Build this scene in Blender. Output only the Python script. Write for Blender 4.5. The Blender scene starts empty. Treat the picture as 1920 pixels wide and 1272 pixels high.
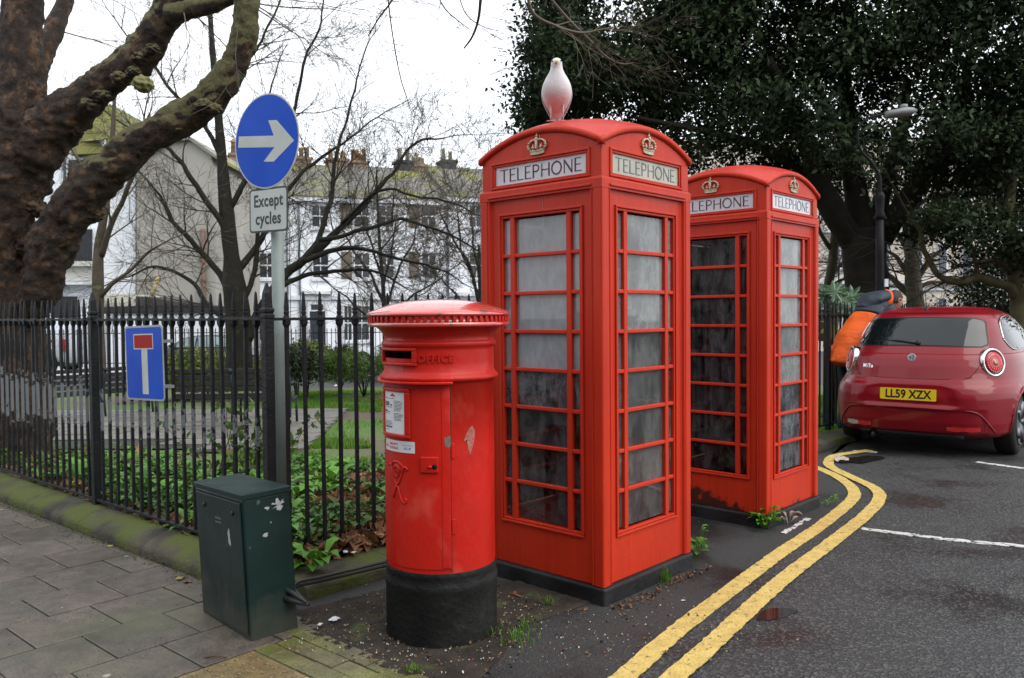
import bpy, bmesh, math, random
import numpy as np
from mathutils import Vector, Matrix, noise
PI = math.pi
R = random.Random(7)
NR = np.random.RandomState(11)
sc = bpy.context.scene
C = sc.collection

# ---------------------------------------------------------------- camera
CAM_Z, PITCH, ROLL, FPX = 1.5, 0.02992, -0.00829, 1547.6
cp, sp, cr, sr = math.cos(PITCH), math.sin(PITCH), math.cos(ROLL), math.sin(ROLL)
FW = Vector((0, cp, -sp)); U0 = Vector((0, sp, cp)); R0 = Vector((1, 0, 0))
RT = R0 * cr + U0 * sr; UP = U0 * cr - R0 * sr
cam = bpy.data.cameras.new('camera'); camo = bpy.data.objects.new('camera', cam); C.objects.link(camo)
cam.sensor_width = 36; cam.lens = FPX / 1920 * 36; cam.clip_end = 2000; cam.clip_start = .05
camo.matrix_world = Matrix(((RT.x, UP.x, -FW.x, 0), (RT.y, UP.y, -FW.y, 0), (RT.z, UP.z, -FW.z, CAM_Z), (0, 0, 0, 1)))
cam.dof.use_dof = True; cam.dof.focus_distance = 4.7; cam.dof.aperture_fstop = 6.3
sc.camera = camo

# ---------------------------------------------------------------- sky, sun, exposure
SUN_EL, SUN_AZ = math.radians(48), math.radians(125)     # azimuth clockwise from +Y
w = bpy.data.worlds.new('World'); sc.world = w; w.use_nodes = True
nt = w.node_tree; nt.nodes.clear()
sky = nt.nodes.new('ShaderNodeTexSky'); sky.sky_type = 'NISHITA'; sky.sun_disc = False
sky.sun_elevation = SUN_EL; sky.sun_rotation = SUN_AZ
cn = nt.nodes.new('ShaderNodeTexNoise'); cn.inputs['Scale'].default_value = 2.2; cn.inputs['Detail'].default_value = 5
cr_ = nt.nodes.new('ShaderNodeValToRGB')
cr_.color_ramp.elements[0].position = .3; cr_.color_ramp.elements[0].color = (8.8, 9.3, 10.0, 1)
cr_.color_ramp.elements[1].position = .65; cr_.color_ramp.elements[1].color = (10.4, 10.6, 10.8, 1)
mx = nt.nodes.new('ShaderNodeMix'); mx.data_type = 'RGBA'; mx.inputs[0].default_value = .88
bg = nt.nodes.new('ShaderNodeBackground'); bg.inputs['Strength'].default_value = .125
wo = nt.nodes.new('ShaderNodeOutputWorld')
L = nt.links.new
L(cn.outputs['Fac'], cr_.inputs['Fac']); L(sky.outputs[0], mx.inputs[6]); L(cr_.outputs[0], mx.inputs[7])
L(mx.outputs[2], bg.inputs['Color']); L(bg.outputs[0], wo.inputs[0])
sl = bpy.data.lights.new('sun', 'SUN'); sl.energy = 1.5; sl.angle = math.radians(50); sl.color = (1, .96, .9)
so = bpy.data.objects.new('sun', sl); C.objects.link(so)
sd = Vector((math.sin(SUN_AZ) * math.cos(SUN_EL), math.cos(SUN_AZ) * math.cos(SUN_EL), math.sin(SUN_EL)))
so.rotation_euler = (-sd).to_track_quat('-Z', 'Y').to_euler()
sc.view_settings.view_transform = 'Standard'; sc.view_settings.look = 'None'
sc.view_settings.exposure = 0.50; sc.view_settings.gamma = 1; sc.view_settings.use_curve_mapping = False
sc.cycles.use_denoising = True
sc.cycles.max_bounces = 8; sc.cycles.transparent_max_bounces = 16
sc.cycles.caustics_reflective = False; sc.cycles.caustics_refractive = False

# ---------------------------------------------------------------- helpers
def ray(px, py): return FW + RT * ((px - 960) / FPX) - UP * ((py - 636) / FPX)
def at(px, py, Y):
    d = ray(px, py); t = Y / d.y
    return Vector((d.x * t, Y, CAM_Z + d.z * t))
def gp(px, py, z=0.0):
    d = ray(px, py); t = (z - CAM_Z) / d.z
    return Vector((d.x * t, d.y * t, z))
def gz(x, y):                       # height of the sunken garden
    return .08 - .045 * min(max(y - 6.5, 0), 20)
def gg(px, py):
    z = 0
    for _ in range(30):
        p = gp(px, py, z); z = gz(p.x, p.y)
    return Vector((p.x, p.y, z))

MATS = {}
def mat(name, c1, c2=None, scale=6, rough=.5, bump=0, bscale=60, metal=0, spec=.32, coat=0, detail=6,
        island=0, trans=0, c3=None, s3=20, t3=.62, w3=.04, r2=None, coord='Object', emit=None, stretch=None, lo=.35, hi=.65):
    if name in MATS: return MATS[name]
    m = bpy.data.materials.new(name); m.use_nodes = True; MATS[name] = m
    n = m.node_tree.nodes; l = m.node_tree.links.new
    b = n['Principled BSDF']
    tc = n.new('ShaderNodeTexCoord'); src = tc.outputs[coord]
    if stretch:
        mp = n.new('ShaderNodeMapping'); mp.inputs['Scale'].default_value = stretch; l(src, mp.inputs[0]); src = mp.outputs[0]
    def ramp(inp, a, bb, ca=(0, 0, 0, 1), cb=(1, 1, 1, 1)):
        r = n.new('ShaderNodeValToRGB'); r.color_ramp.elements[0].position = a; r.color_ramp.elements[1].position = bb
        r.color_ramp.elements[0].color = ca; r.color_ramp.elements[1].color = cb; l(inp, r.inputs[0]); return r
    def nz(s, d=6):
        t = n.new('ShaderNodeTexNoise'); t.inputs['Scale'].default_value = s; t.inputs['Detail'].default_value = d; l(src, t.inputs['Vector']); return t
    def mixc(f, a, bb):
        x = n.new('ShaderNodeMix'); x.data_type = 'RGBA'
        l(f, x.inputs[0])
        for i, v in ((6, a), (7, bb)):
            if isinstance(v, tuple): x.inputs[i].default_value = v if len(v) == 4 else v + (1,)
            else: l(v, x.inputs[i])
        return x.outputs[2]
    c2 = c2 or tuple(x * .8 for x in c1)
    t = nz(scale, detail)
    rp = ramp(t.outputs['Fac'], lo, hi)
    col = mixc(rp.outputs[0], c1, c2)
    if island:
        g = n.new('ShaderNodeNewGeometry'); hv = n.new('ShaderNodeHueSaturation')
        mr = n.new('ShaderNodeMapRange'); mr.inputs[3].default_value = 1 - island; mr.inputs[4].default_value = 1 + island
        l(g.outputs['Random Per Island'], mr.inputs[0]); l(mr.outputs[0], hv.inputs['Value']); l(col, hv.inputs['Color']); col = hv.outputs[0]
    if c3:
        t3n = nz(s3, 5); r3 = ramp(t3n.outputs['Fac'], t3, t3 + w3); col = mixc(r3.outputs[0], col, c3)
    l(col, b.inputs['Base Color'])
    b.inputs['Roughness'].default_value = rough; b.inputs['Metallic'].default_value = metal
    b.inputs['Specular IOR Level'].default_value = spec; b.inputs['Coat Weight'].default_value = coat; b.inputs['Coat Roughness'].default_value = .06
    if r2 is not None:
        tr = nz(scale * 1.7, 4); rr = ramp(tr.outputs['Fac'], .35, .65, (rough,) * 3 + (1,), (r2,) * 3 + (1,)); l(rr.outputs[0], b.inputs['Roughness'])
    if bump:
        tb = nz(bscale, 4); bn = n.new('ShaderNodeBump'); bn.inputs['Strength'].default_value = bump; bn.inputs['Distance'].default_value = .01
        l(tb.outputs['Fac'], bn.inputs['Height']); l(bn.outputs[0], b.inputs['Normal'])
    if trans:
        tl = n.new('ShaderNodeBsdfTranslucent'); l(col, tl.inputs[0]); ms = n.new('ShaderNodeMixShader'); ms.inputs[0].default_value = trans
        out = n['Material Output']; l(b.outputs[0], ms.inputs[1]); l(tl.outputs[0], ms.inputs[2]); l(ms.outputs[0], out.inputs[0])
    if emit:
        b.inputs['Emission Color'].default_value = emit[:3] + (1,); b.inputs['Emission Strength'].default_value = emit[3]
    return m

class MB:
    """mesh builder"""
    def __init__(s): s.v = []; s.f = []; s.sm = []
    def add(s, vs, fs, smooth=False):
        o = len(s.v); s.v += [tuple(x) for x in vs]
        for f in fs: s.f.append([i + o for i in f]); s.sm.append(smooth)
    def box(s, a, b, mtx=None):
        x0, y0, z0 = a; x1, y1, z1 = b
        vs = [Vector(p) for p in ((x0, y0, z0), (x1, y0, z0), (x1, y1, z0), (x0, y1, z0), (x0, y0, z1), (x1, y0, z1), (x1, y1, z1), (x0, y1, z1))]
        if mtx: vs = [mtx @ p for p in vs]
        s.add(vs, [(0, 3, 2, 1), (4, 5, 6, 7), (0, 1, 5, 4), (1, 2, 6, 5), (2, 3, 7, 6), (3, 0, 4, 7)])
    def prism(s, pts, z0, z1, mtx=None, smooth=False):      # pts xy, counter-clockwise
        n = len(pts); vs = [Vector((p[0], p[1], z0)) for p in pts] + [Vector((p[0], p[1], z1)) for p in pts]
        if mtx: vs = [mtx @ p for p in vs]
        s.add(vs, [list(range(n))[::-1], list(range(n, 2 * n))]); 
        o = len(s.v) - 2 * n
        for i in range(n):
            j = (i + 1) % n; s.f.append([o + i, o + j, o + n + j, o + n + i]); s.sm.append(smooth)
    def tube(s, pts, rad, sides=8, cap=True, smooth=True, jit=None, flat=1.0):
        pts = [Vector(p) for p in pts]; n = len(pts)
        if not hasattr(rad, '__len__'): rad = [rad] * n
        up = None; rings = []
        for i, p in enumerate(pts):
            d = (pts[min(i + 1, n - 1)] - pts[max(i - 1, 0)])
            if d.length < 1e-9: d = Vector((0, 0, 1))
            d.normalize()
            if up is None: up = d.orthogonal().normalized()
            up = (up - d * up.dot(d));
            if up.length < 1e-6: up = d.orthogonal()
            up.normalize(); sd_ = d.cross(up)
            ring = []
            for k in range(sides):
                a = 2 * PI * k / sides; q = up * math.cos(a) + sd_ * math.sin(a) * flat
                r = rad[i]
                if jit: r *= 1 + jit(p + q * r)
                ring.append(p + q * r)
            rings.append(ring)
        vs = [v for r_ in rings for v in r_]; fs = []
        for i in range(n - 1):
            for k in range(sides):
                k2 = (k + 1) % sides; fs.append((i * sides + k, i * sides + k2, (i + 1) * sides + k2, (i + 1) * sides + k))
        if cap: fs += [tuple(range(sides))[::-1], tuple(range((n - 1) * sides, n * sides))]
        s.add(vs, fs, smooth)
    def lathe(s, prof, seg=48, th0=0, th1=2 * PI, cen=(0, 0), skip=None, smooth=True, thick=0):
        # prof (r,z) bottom to top; angle 0 points to -y, grows towards +x
        full = abs(th1 - th0 - 2 * PI) < 1e-6; m = seg if full else seg + 1
        vs = []
        for (r, z) in prof:
            for k in range(m):
                a = th0 + (th1 - th0) * k / seg; vs.append((cen[0] + r * math.sin(a), cen[1] - r * math.cos(a), z))
        fs = []
        for i in range(len(prof) - 1):
            for k in range(seg):
                k2 = (k + 1) % m
                if skip and skip(th0 + (th1 - th0) * (k + .5) / seg, (prof[i][1] + prof[i + 1][1]) / 2): continue
                fs.append((i * m + k, i * m + k2, (i + 1) * m + k2, (i + 1) * m + k))
        s.add(vs, fs, smooth)
    def loft(s, rings, cap=True, smooth=True, closed=True):
        n = len(rings[0]); vs = [v for r_ in rings for v in r_]; fs = []
        for i in range(len(rings) - 1):
            for k in range(n if closed else n - 1):
                k2 = (k + 1) % n; fs.append((i * n + k, i * n + k2, (i + 1) * n + k2, (i + 1) * n + k))
        if cap: fs += [tuple(range(n))[::-1], tuple(range((len(rings) - 1) * n, len(rings) * n))]
        s.add(vs, fs, smooth)
    def mesh(s, name):
        me = bpy.data.meshes.new(name); me.from_pydata(s.v, [], s.f)
        me.polygons.foreach_set('use_smooth', s.sm); me.update(); return me
    def build(s, name, m, parent=None, bevel=0, seg=2, sub=0, loc=None):
        o = link(name, s.mesh(name), m, parent)
        if bevel:
            b = o.modifiers.new('b', 'BEVEL'); b.width = bevel; b.segments = seg; b.limit_method = 'ANGLE'; b.angle_limit = math.radians(40)
        if sub:
            b = o.modifiers.new('s', 'SUBSURF'); b.levels = sub; b.render_levels = sub
        if loc: o.location = loc
        return o
def link(name, me, m=None, parent=None):
    o = bpy.data.objects.new(name, me); C.objects.link(o)
    if m:
        if isinstance(m, list):
            for x in m: me.materials.append(x)
        elif not me.materials: me.materials.append(m)
    if parent: o.parent = parent
    return o
def thing(name, label, cat, loc=(0, 0, 0), rz=0, group=None):
    o = bpy.data.objects.new(name, None); C.objects.link(o); o.location = loc; o.rotation_euler = (0, 0, rz); o.empty_display_size = .1
    return tag(o, label, cat, group)
def tag(o, label=None, cat=None, group=None, kind=None):
    if label: o['label'] = label
    if cat: o['category'] = cat
    if group: o['group'] = group
    if kind: o['kind'] = kind
    return o
def npmesh(name, V, F, m, parent=None, smooth=False):       # V (n,3), F (k,4) or (k,3) arrays
    me = bpy.data.meshes.new(name); n = len(V); k, q = F.shape
    me.vertices.add(n); me.vertices.foreach_set('co', np.asarray(V, dtype=np.float32).ravel())
    me.loops.add(k * q); me.loops.foreach_set('vertex_index', F.astype(np.int32).ravel())
    me.polygons.add(k); me.polygons.foreach_set('loop_start', np.arange(0, k * q, q, dtype=np.int32))
    me.update(calc_edges=True); me.validate()
    if smooth: me.polygons.foreach_set('use_smooth', [True] * k)
    return link(name, me, m, parent)
def leaves(P, size, asp=.5, tilt=1.0, up=None, fold=0):
    """P (n,3) positions -> rhombus leaves, random orientation; returns V,F"""
    n = len(P); sz = (size * (0.6 + .8 * NR.rand(n)))[:, None] if not hasattr(size, '__len__') else np.asarray(size)[:, None]
    a = NR.randn(n, 3); 
    if up is not None: a[:, 2] = a[:, 2] * (1 - tilt) + up
    a /= np.linalg.norm(a, axis=1)[:, None]
    b = NR.randn(n, 3); b -= a * (a * b).sum(1)[:, None]; b /= np.linalg.norm(b, axis=1)[:, None]
    # a = normal, b = length dir
    c = np.cross(a, b)
    V = np.stack([P, P + b * sz * .45 + c * sz * asp * .5 + a * sz * fold, P + b * sz, P + b * sz * .45 - c * sz * asp * .5 + a * sz * fold], 1).reshape(-1, 3)
    F = np.arange(4 * n).reshape(-1, 4)
    return V, F
def lobed(P, size, n=9, curl=.5):
    """curled lobed dead leaves: fan of n rim points round a raised centre"""
    k = len(P); sz = (size * (.5 + .9 * NR.rand(k)))[:, None]
    a = NR.randn(k, 3) * .55; a[:, 2] += 1; a /= np.linalg.norm(a, axis=1)[:, None]
    b = NR.randn(k, 3); b -= a * (a * b).sum(1)[:, None]; b /= np.linalg.norm(b, axis=1)[:, None]; c = np.cross(a, b)
    cu = (curl * (NR.rand(k) * 1.6 - .5))[:, None]; V = [P - a * sz * .05]; 
    for i in range(n):
        t = 2 * PI * i / n; r = (.52 if i % 2 else .28) * (1 + .25 * (NR.rand(k) - .5))[:, None]
        x, y = math.cos(t) * 1.15, math.sin(t) * .9
        V.append(P + (b * x + c * y) * sz * r + a * sz * (cu * y * y * .9 + .14 * NR.randn(k)[:, None] * abs(x)))
    V = np.stack(V, 1).reshape(-1, 3); F = []
    base = np.arange(k)[:, None] * (n + 1)
    for i in range(n): F.append(np.hstack([base, base + 1 + i, base + 1 + (i + 1) % n]))
    return V, np.stack(F, 1).reshape(-1, 3)
def fcurve(body, size, extrude=0, bold=0, spacing=1.0, align='CENTER', xs=1.0):
    c = bpy.data.curves.new('t', 'FONT'); c.body = body; c.size = size; c.extrude = extrude; c.offset = bold; c.space_character = spacing
    c.align_x = align; c.align_y = 'CENTER'; c.resolution_u = 4
    o = bpy.data.objects.new('t', c); C.objects.link(o); bpy.context.view_layer.update()
    me = bpy.data.meshes.new_from_object(o.evaluated_get(bpy.context.evaluated_depsgraph_get()))
    bpy.data.objects.remove(o); bpy.data.curves.remove(c)
    for v in me.vertices: v.co.x *= xs
    return me
def merge(mb, me, mtx):
    mb.add([mtx @ v.co for v in me.vertices], [list(p.vertices) for p in me.polygons])
def frame(o, x, y, z=None):     # matrix from origin and axes
    x = Vector(x).normalized(); y = Vector(y).normalized(); z = x.cross(y) if z is None else Vector(z)
    return Matrix(((x.x, y.x, z.x, o[0]), (x.y, y.y, z.y, o[1]), (x.z, y.z, z.z, o[2]), (0, 0, 0, 1)))
def smooth_path(pts, n):
    """Catmull-Rom resample of [(Vector, r)...]"""
    P = [Vector(p[0]) for p in pts]; Q = [p[1] for p in pts]; out = []; rr = []
    P = [P[0] * 2 - P[1]] + P + [P[-1] * 2 - P[-2]]; Q = [Q[0]] + Q + [Q[-1]]
    for i in range(1, len(P) - 2):
        for k in range(n):
            t = k / n; a, b, c, d = P[i - 1:i + 3]
            out.append(.5 * ((2 * b) + (c - a) * t + (2 * a - 5 * b + 4 * c - d) * t * t + (3 * b - a - 3 * c + d) * t ** 3)); rr.append(Q[i] * (1 - t) + Q[i + 1] * t)
    out.append(P[-2]); rr.append(Q[-2]); return out, rr
def rvec(): return Vector((R.gauss(0, 1), R.gauss(0, 1), R.gauss(0, 1))).normalized()
LD = Vector((-.7604, .6494, 0)); RD = Vector((.695, .719, 0)).normalized()     # the two railing runs
CP = Vector((-1.36, 4.59, 0))                                                  # their corner
# ================================================================ GROUND
def sheet(name, pts, z, m, par=None):
    mb = MB(); mb.add([(p[0], p[1], z) for p in pts], [list(range(len(pts)))]); return tag(mb.build(name, m, par), kind='structure')
def asphalt(name, base, spec_c, sc_, wet, rough_lo, rough_hi, bump):
    m = bpy.data.materials.new(name); m.use_nodes = True; n = m.node_tree.nodes; l = m.node_tree.links.new; b = n['Principled BSDF']
    tc = n.new('ShaderNodeTexCoord'); o = tc.outputs['Object']
    vo = n.new('ShaderNodeTexVoronoi'); vo.inputs['Scale'].default_value = sc_; l(o, vo.inputs['Vector'])
    n1 = n.new('ShaderNodeTexNoise'); n1.inputs['Scale'].default_value = 1.3; n1.inputs['Detail'].default_value = 8; l(o, n1.inputs['Vector'])
    n2 = n.new('ShaderNodeTexNoise'); n2.inputs['Scale'].default_value = 14; n2.inputs['Detail'].default_value = 5; l(o, n2.inputs['Vector'])
    r1 = n.new('ShaderNodeValToRGB'); l(n1.outputs['Fac'], r1.inputs[0])
    r1.color_ramp.elements[0].position = .35; r1.color_ramp.elements[0].color = tuple(x * .62 for x in base) + (1,)
    r1.color_ramp.elements[1].position = .68; r1.color_ramp.elements[1].color = tuple(x * 1.25 for x in base) + (1,)
    # stones: voronoi cell colour picks pale ones
    sp_ = n.new('ShaderNodeSeparateColor'); l(vo.outputs['Color'], sp_.inputs[0])
    r2 = n.new('ShaderNodeValToRGB'); l(sp_.outputs[0], r2.inputs[0]); r2.color_ramp.elements[0].position = .6; r2.color_ramp.elements[1].position = 1
    mx = n.new('ShaderNodeMix'); mx.data_type = 'RGBA'; ml = n.new('ShaderNodeMath'); ml.operation = 'MULTIPLY'; ml.inputs[1].default_value = .55
    l(r2.outputs[0], ml.inputs[0]); l(ml.outputs[0], mx.inputs[0]); l(r1.outputs[0], mx.inputs[6]); mx.inputs[7].default_value = spec_c + (1,)
    # scattered white grit
    v2 = n.new('ShaderNodeTexVoronoi'); v2.inputs['Scale'].default_value = 9; l(o, v2.inputs['Vector'])
    r3 = n.new('ShaderNodeValToRGB'); l(v2.outputs['Distance'], r3.inputs[0]); r3.color_ramp.elements[0].position = .04; r3.color_ramp.elements[0].color = (1, 1, 1, 1)
    r3.color_ramp.elements[1].position = .055; r3.color_ramp.elements[1].color = (0, 0, 0, 1)
    m2 = n.new('ShaderNodeMix'); m2.data_type = 'RGBA'; mm = n.new('ShaderNodeMath'); mm.operation = 'MULTIPLY'
    s2 = n.new('ShaderNodeSeparateColor'); l(v2.outputs['Color'], s2.inputs[0]); gt = n.new('ShaderNodeMath'); gt.operation = 'GREATER_THAN'; gt.inputs[1].default_value = .62
    l(s2.outputs[1], gt.inputs[0]); l(gt.outputs[0], mm.inputs[0]); l(r3.outputs[0], mm.inputs[1])
    l(mm.outputs[0], m2.inputs[0]); l(mx.outputs[2], m2.inputs[6]); m2.inputs[7].default_value = (.32, .31, .28, 1)
    l(m2.outputs[2], b.inputs['Base Color'])
    # wetness
    rr = n.new('ShaderNodeValToRGB'); l(n1.outputs['Fac'], rr.inputs[0]); rr.color_ramp.elements[0].position = wet; rr.color_ramp.elements[0].color = (rough_lo,) * 3 + (1,)
    rr.color_ramp.elements[1].position = wet + .13; rr.color_ramp.elements[1].color = (rough_hi,) * 3 + (1,); l(rr.outputs[0], b.inputs['Roughness'])
    bp = n.new('ShaderNodeBump'); bp.inputs['Strength'].default_value = bump; bp.inputs['Distance'].default_value = .004
    ad = n.new('ShaderNodeMath'); ad.operation = 'ADD'; l(vo.outputs['Distance'], ad.inputs[0]); l(n2.outputs['Fac'], ad.inputs[1])
    ml2 = n.new('ShaderNodeMath'); ml2.operation = 'MULTIPLY'; l(ad.outputs[0], ml2.inputs[0])
    rb = n.new('ShaderNodeValToRGB'); l(n1.outputs['Fac'], rb.inputs[0]); rb.color_ramp.elements[0].position = wet - .02; rb.color_ramp.elements[0].color = (.12,) * 3 + (1,)
    rb.color_ramp.elements[1].position = wet + .1; l(rb.outputs[0], ml2.inputs[1]); l(ml2.outputs[0], bp.inputs['Height']); l(bp.outputs[0], b.inputs['Normal'])
    MATS[name] = m; return m
road_m = asphalt('road_asphalt', (.025, .026, .027), (.135, .13, .124), 84, .375, .36, .62, 1.2)
foot_m = asphalt('footway_asphalt', (.024, .025, .025), (.07, .07, .066), 170, .34, .25, .7, .6)
soil_m = mat('soil', (.040, .030, .021), (.018, .014, .011), 9, .85, .8, 90, c3=(.05, .07, .02), s3=5, t3=.6, w3=.1)
sheet('ground', [(-300, -100), (300, -100), (300, 400), (-300, 400)], -1.2, mat('far_ground', (.07, .07, .06), rough=.9))
# road slab sheet : everything on the street side
road = sheet('road', [(-40, -8), (60, -8), (60, 60), (CP + RD * 75).to_tuple()[:2], (CP.x, CP.y), (CP + LD * 60).to_tuple()[:2], (-60, -8)], 0, road_m)
edge = [(-.144, 3.36), (-.5, -3), (-.2, -4), (.1, 2.8), (.35, 3.33), (.78, 3.97), (1.40, 4.82), (2.1, 5.80), (2.74, 6.62), (2.9, 6.85), (2.86, 7.25), (2.95, 7.6), (3.1, 8.2), (3.5, 8.9), (3.3, 9.2)]
sheet('footway', [(-.5, -3), (.1, 2.0), (.44, 3.40), (.80, 3.92), (1.46, 4.80), (2.1, 5.72), (2.72, 6.52), (2.88, 6.85), (2.80, 7.25), (2.9, 7.6), (3.05, 8.1), (3.45, 8.7), (3.9, 9.6),
      (CP + RD * 7.3 + Vector((.26, -.26, 0))).to_tuple()[:2], (CP + Vector((.2, -.2, 0))).to_tuple()[:2], (-1.15, 4.2), (-.1, 3.4)], .004, foot_m)
# soil round the pillar box, gently lumpy
def lumpy(name, poly, res, z0, amp, m, sc_=6, kind='structure', par=None, fz=None, taper=True):
    xs = [p[0] for p in poly]; ys = [p[1] for p in poly]
    bm = bmesh.new(); fpoly = [bm.verts.new((p[0], p[1], 0)) for p in poly]; bm.faces.new(fpoly)
    x = min(xs) + res
    while x < max(xs):
        bmesh.ops.bisect_plane(bm, geom=bm.verts[:] + bm.edges[:] + bm.faces[:], plane_co=(x, 0, 0), plane_no=(1, 0, 0)); x += res
    y = min(ys) + res
    while y < max(ys):
        bmesh.ops.bisect_plane(bm, geom=bm.verts[:] + bm.edges[:] + bm.faces[:], plane_co=(0, y, 0), plane_no=(0, 1, 0)); y += res
    for v in bm.verts:
        base = z0 if fz is None else fz(v.co.x, v.co.y) + z0
        k = 0 if (taper and v.is_boundary) else 1
        v.co.z = base + k * (amp * abs(noise.fractal(Vector((v.co.x, v.co.y, 3)) * sc_, 1, 2, 4)) + amp * .3)
    for f in bm.faces: f.smooth = True
    bmesh.ops.recalc_face_normals(bm, faces=bm.faces[:])
    me = bpy.data.meshes.new(name); bm.to_mesh(me); bm.free()
    if me.polygons and me.polygons[0].normal.z < 0: me.flip_normals()
    return tag(link(name, me, m, par), kind=kind)
lumpy('soil', [(-1.0, 3.86), (-.49, 3.38), (-.15, 3.32), (-.04, 3.6), (.02, 3.9), (.2, 4.05), (.62, 4.42), (.62, 4.5), (-.5, 4.62), (-.66, 4.5), (-1.10, 4.13)], .018, .006, .013, soil_m, 14)

# ---- pavement of square slabs
pd = Vector((.755, -.657, 0)).normalized(); pw = Vector((.657, .755, 0)).normalized()
pav = MB(); a0 = Vector((-2.028, 3.821, 0))
poly = [(-12, 14.6), (-1.78, 4.60), (-1.09, 4.00), (-1.0, 3.86), (-1.32, 3.35), (-2, 2.5), (-12, -3)]
pave = sheet('pavement', [(-9, 10.8), (-9, -3), (-1.9, -3), (-.9, 2.4), (-.4, 3.36), (-1.06, 4.0), (-1.2, 4.25), (-1.95, 4.80)], .003, mat('joint_sand', (.075, .07, .055), (.05, .055, .035), 8, .9, .5))
slab_m = mat('slab_concrete', (.175, .148, .132), (.125, .118, .103), 3.0, .6, .35, 120, c3=(.10, .105, .06), s3=1.6, t3=.55, w3=.12, r2=.38, coord='Generated')
def slab_mat(name, c1, c2):
    m = bpy.data.materials.new(name); m.use_nodes = True; n = m.node_tree.nodes; l = m.node_tree.links.new; b = n['Principled BSDF']
    g = n.new('ShaderNodeNewGeometry'); P = g.outputs['Position']
    def nz(s, d=6):
        t = n.new('ShaderNodeTexNoise'); t.inputs['Scale'].default_value = s; t.inputs['Detail'].default_value = d; l(P, t.inputs['Vector']); return t.outputs['Fac']
    def ramp(i, p0, p1, c0, c1_):
        r = n.new('ShaderNodeValToRGB'); r.color_ramp.elements[0].position = p0; r.color_ramp.elements[1].position = p1
        r.color_ramp.elements[0].color = c0 + (1,); r.color_ramp.elements[1].color = c1_ + (1,); l(i, r.inputs[0]); return r.outputs[0]
    def mix(f, a, bb, t='MIX'):
        x = n.new('ShaderNodeMix'); x.data_type = 'RGBA'; x.blend_type = t
        if isinstance(f, float): x.inputs[0].default_value = f
        else: l(f, x.inputs[0])
        for i, v in ((6, a), (7, bb)):
            if isinstance(v, tuple): x.inputs[i].default_value = v + (1,)
            else: l(v, x.inputs[i])
        return x.outputs[2]
    oi = n.new('ShaderNodeObjectInfo')
    c = ramp(nz(2.2), .35, .65, c1, c2)
    c = mix(.9, c, ramp(oi.outputs['Random'], 0, 1, (.8, .8, .8), (1.15, 1.12, 1.1)), 'MULTIPLY')
    c = mix(.8, c, ramp(nz(130, 3), .36, .64, (.5, .5, .5), (1.55, 1.5, 1.4)), 'MULTIPLY')      # grain
    c = mix(.75, c, ramp(nz(11, 8), .35, .65, (.68, .68, .7), (1.25, 1.22, 1.2)), 'MULTIPLY')
    c = mix(ramp(nz(.9, 7), .53, .68, (0, 0, 0), (.55, .55, .55)), c, (.085, .095, .045))            # algae
    v = n.new('ShaderNodeTexVoronoi'); v.inputs['Scale'].default_value = 4.2; l(P, v.inputs['Vector'])
    c = mix(ramp(v.outputs['Distance'], .055, .085, (.9, .9, .9), (0, 0, 0)), c, (.30, .28, .24))             # gum
    l(c, b.inputs['Base Color'])
    l(ramp(nz(1.5, 5), .35, .65, (.3, .3, .3), (.65, .65, .65)), b.inputs['Roughness'])
    bp = n.new('ShaderNodeBump'); bp.inputs['Strength'].default_value = .35; bp.inputs['Distance'].default_value = .003; l(nz(260, 3), bp.inputs['Height']); l(bp.outputs[0], b.inputs['Normal'])
    return m
slab_m = slab_mat('slab_concrete2', (.095, .080, .069), (.066, .060, .050))
def inpoly(x, y, pl):
    r = False; j = len(pl) - 1
    for i in range(len(pl)):
        if (pl[i][1] > y) != (pl[j][1] > y) and x < (pl[j][0] - pl[i][0]) * (y - pl[i][1]) / (pl[j][1] - pl[i][1]) + pl[i][0]: r = not r
        j = i
    return r
def clip_convex(pts, p, nrm):      # keep side where (x-p).n <= 0
    out = []
    for i in range(len(pts)):
        a = pts[i]; b = pts[(i + 1) % len(pts)]; da = (a - p).dot(nrm); db = (b - p).dot(nrm)
        if da <= 0: out.append(a)
        if (da < 0 < db) or (db < 0 < da): out.append(a + (b - a) * (da / (da - db)))
    return out
kn = Vector((.634, .774, 0)).normalized(); kp0 = Vector((-1.83, 4.69, 0))       # kerb front line (normal towards garden)
S = .388
nslab = 0
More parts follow.
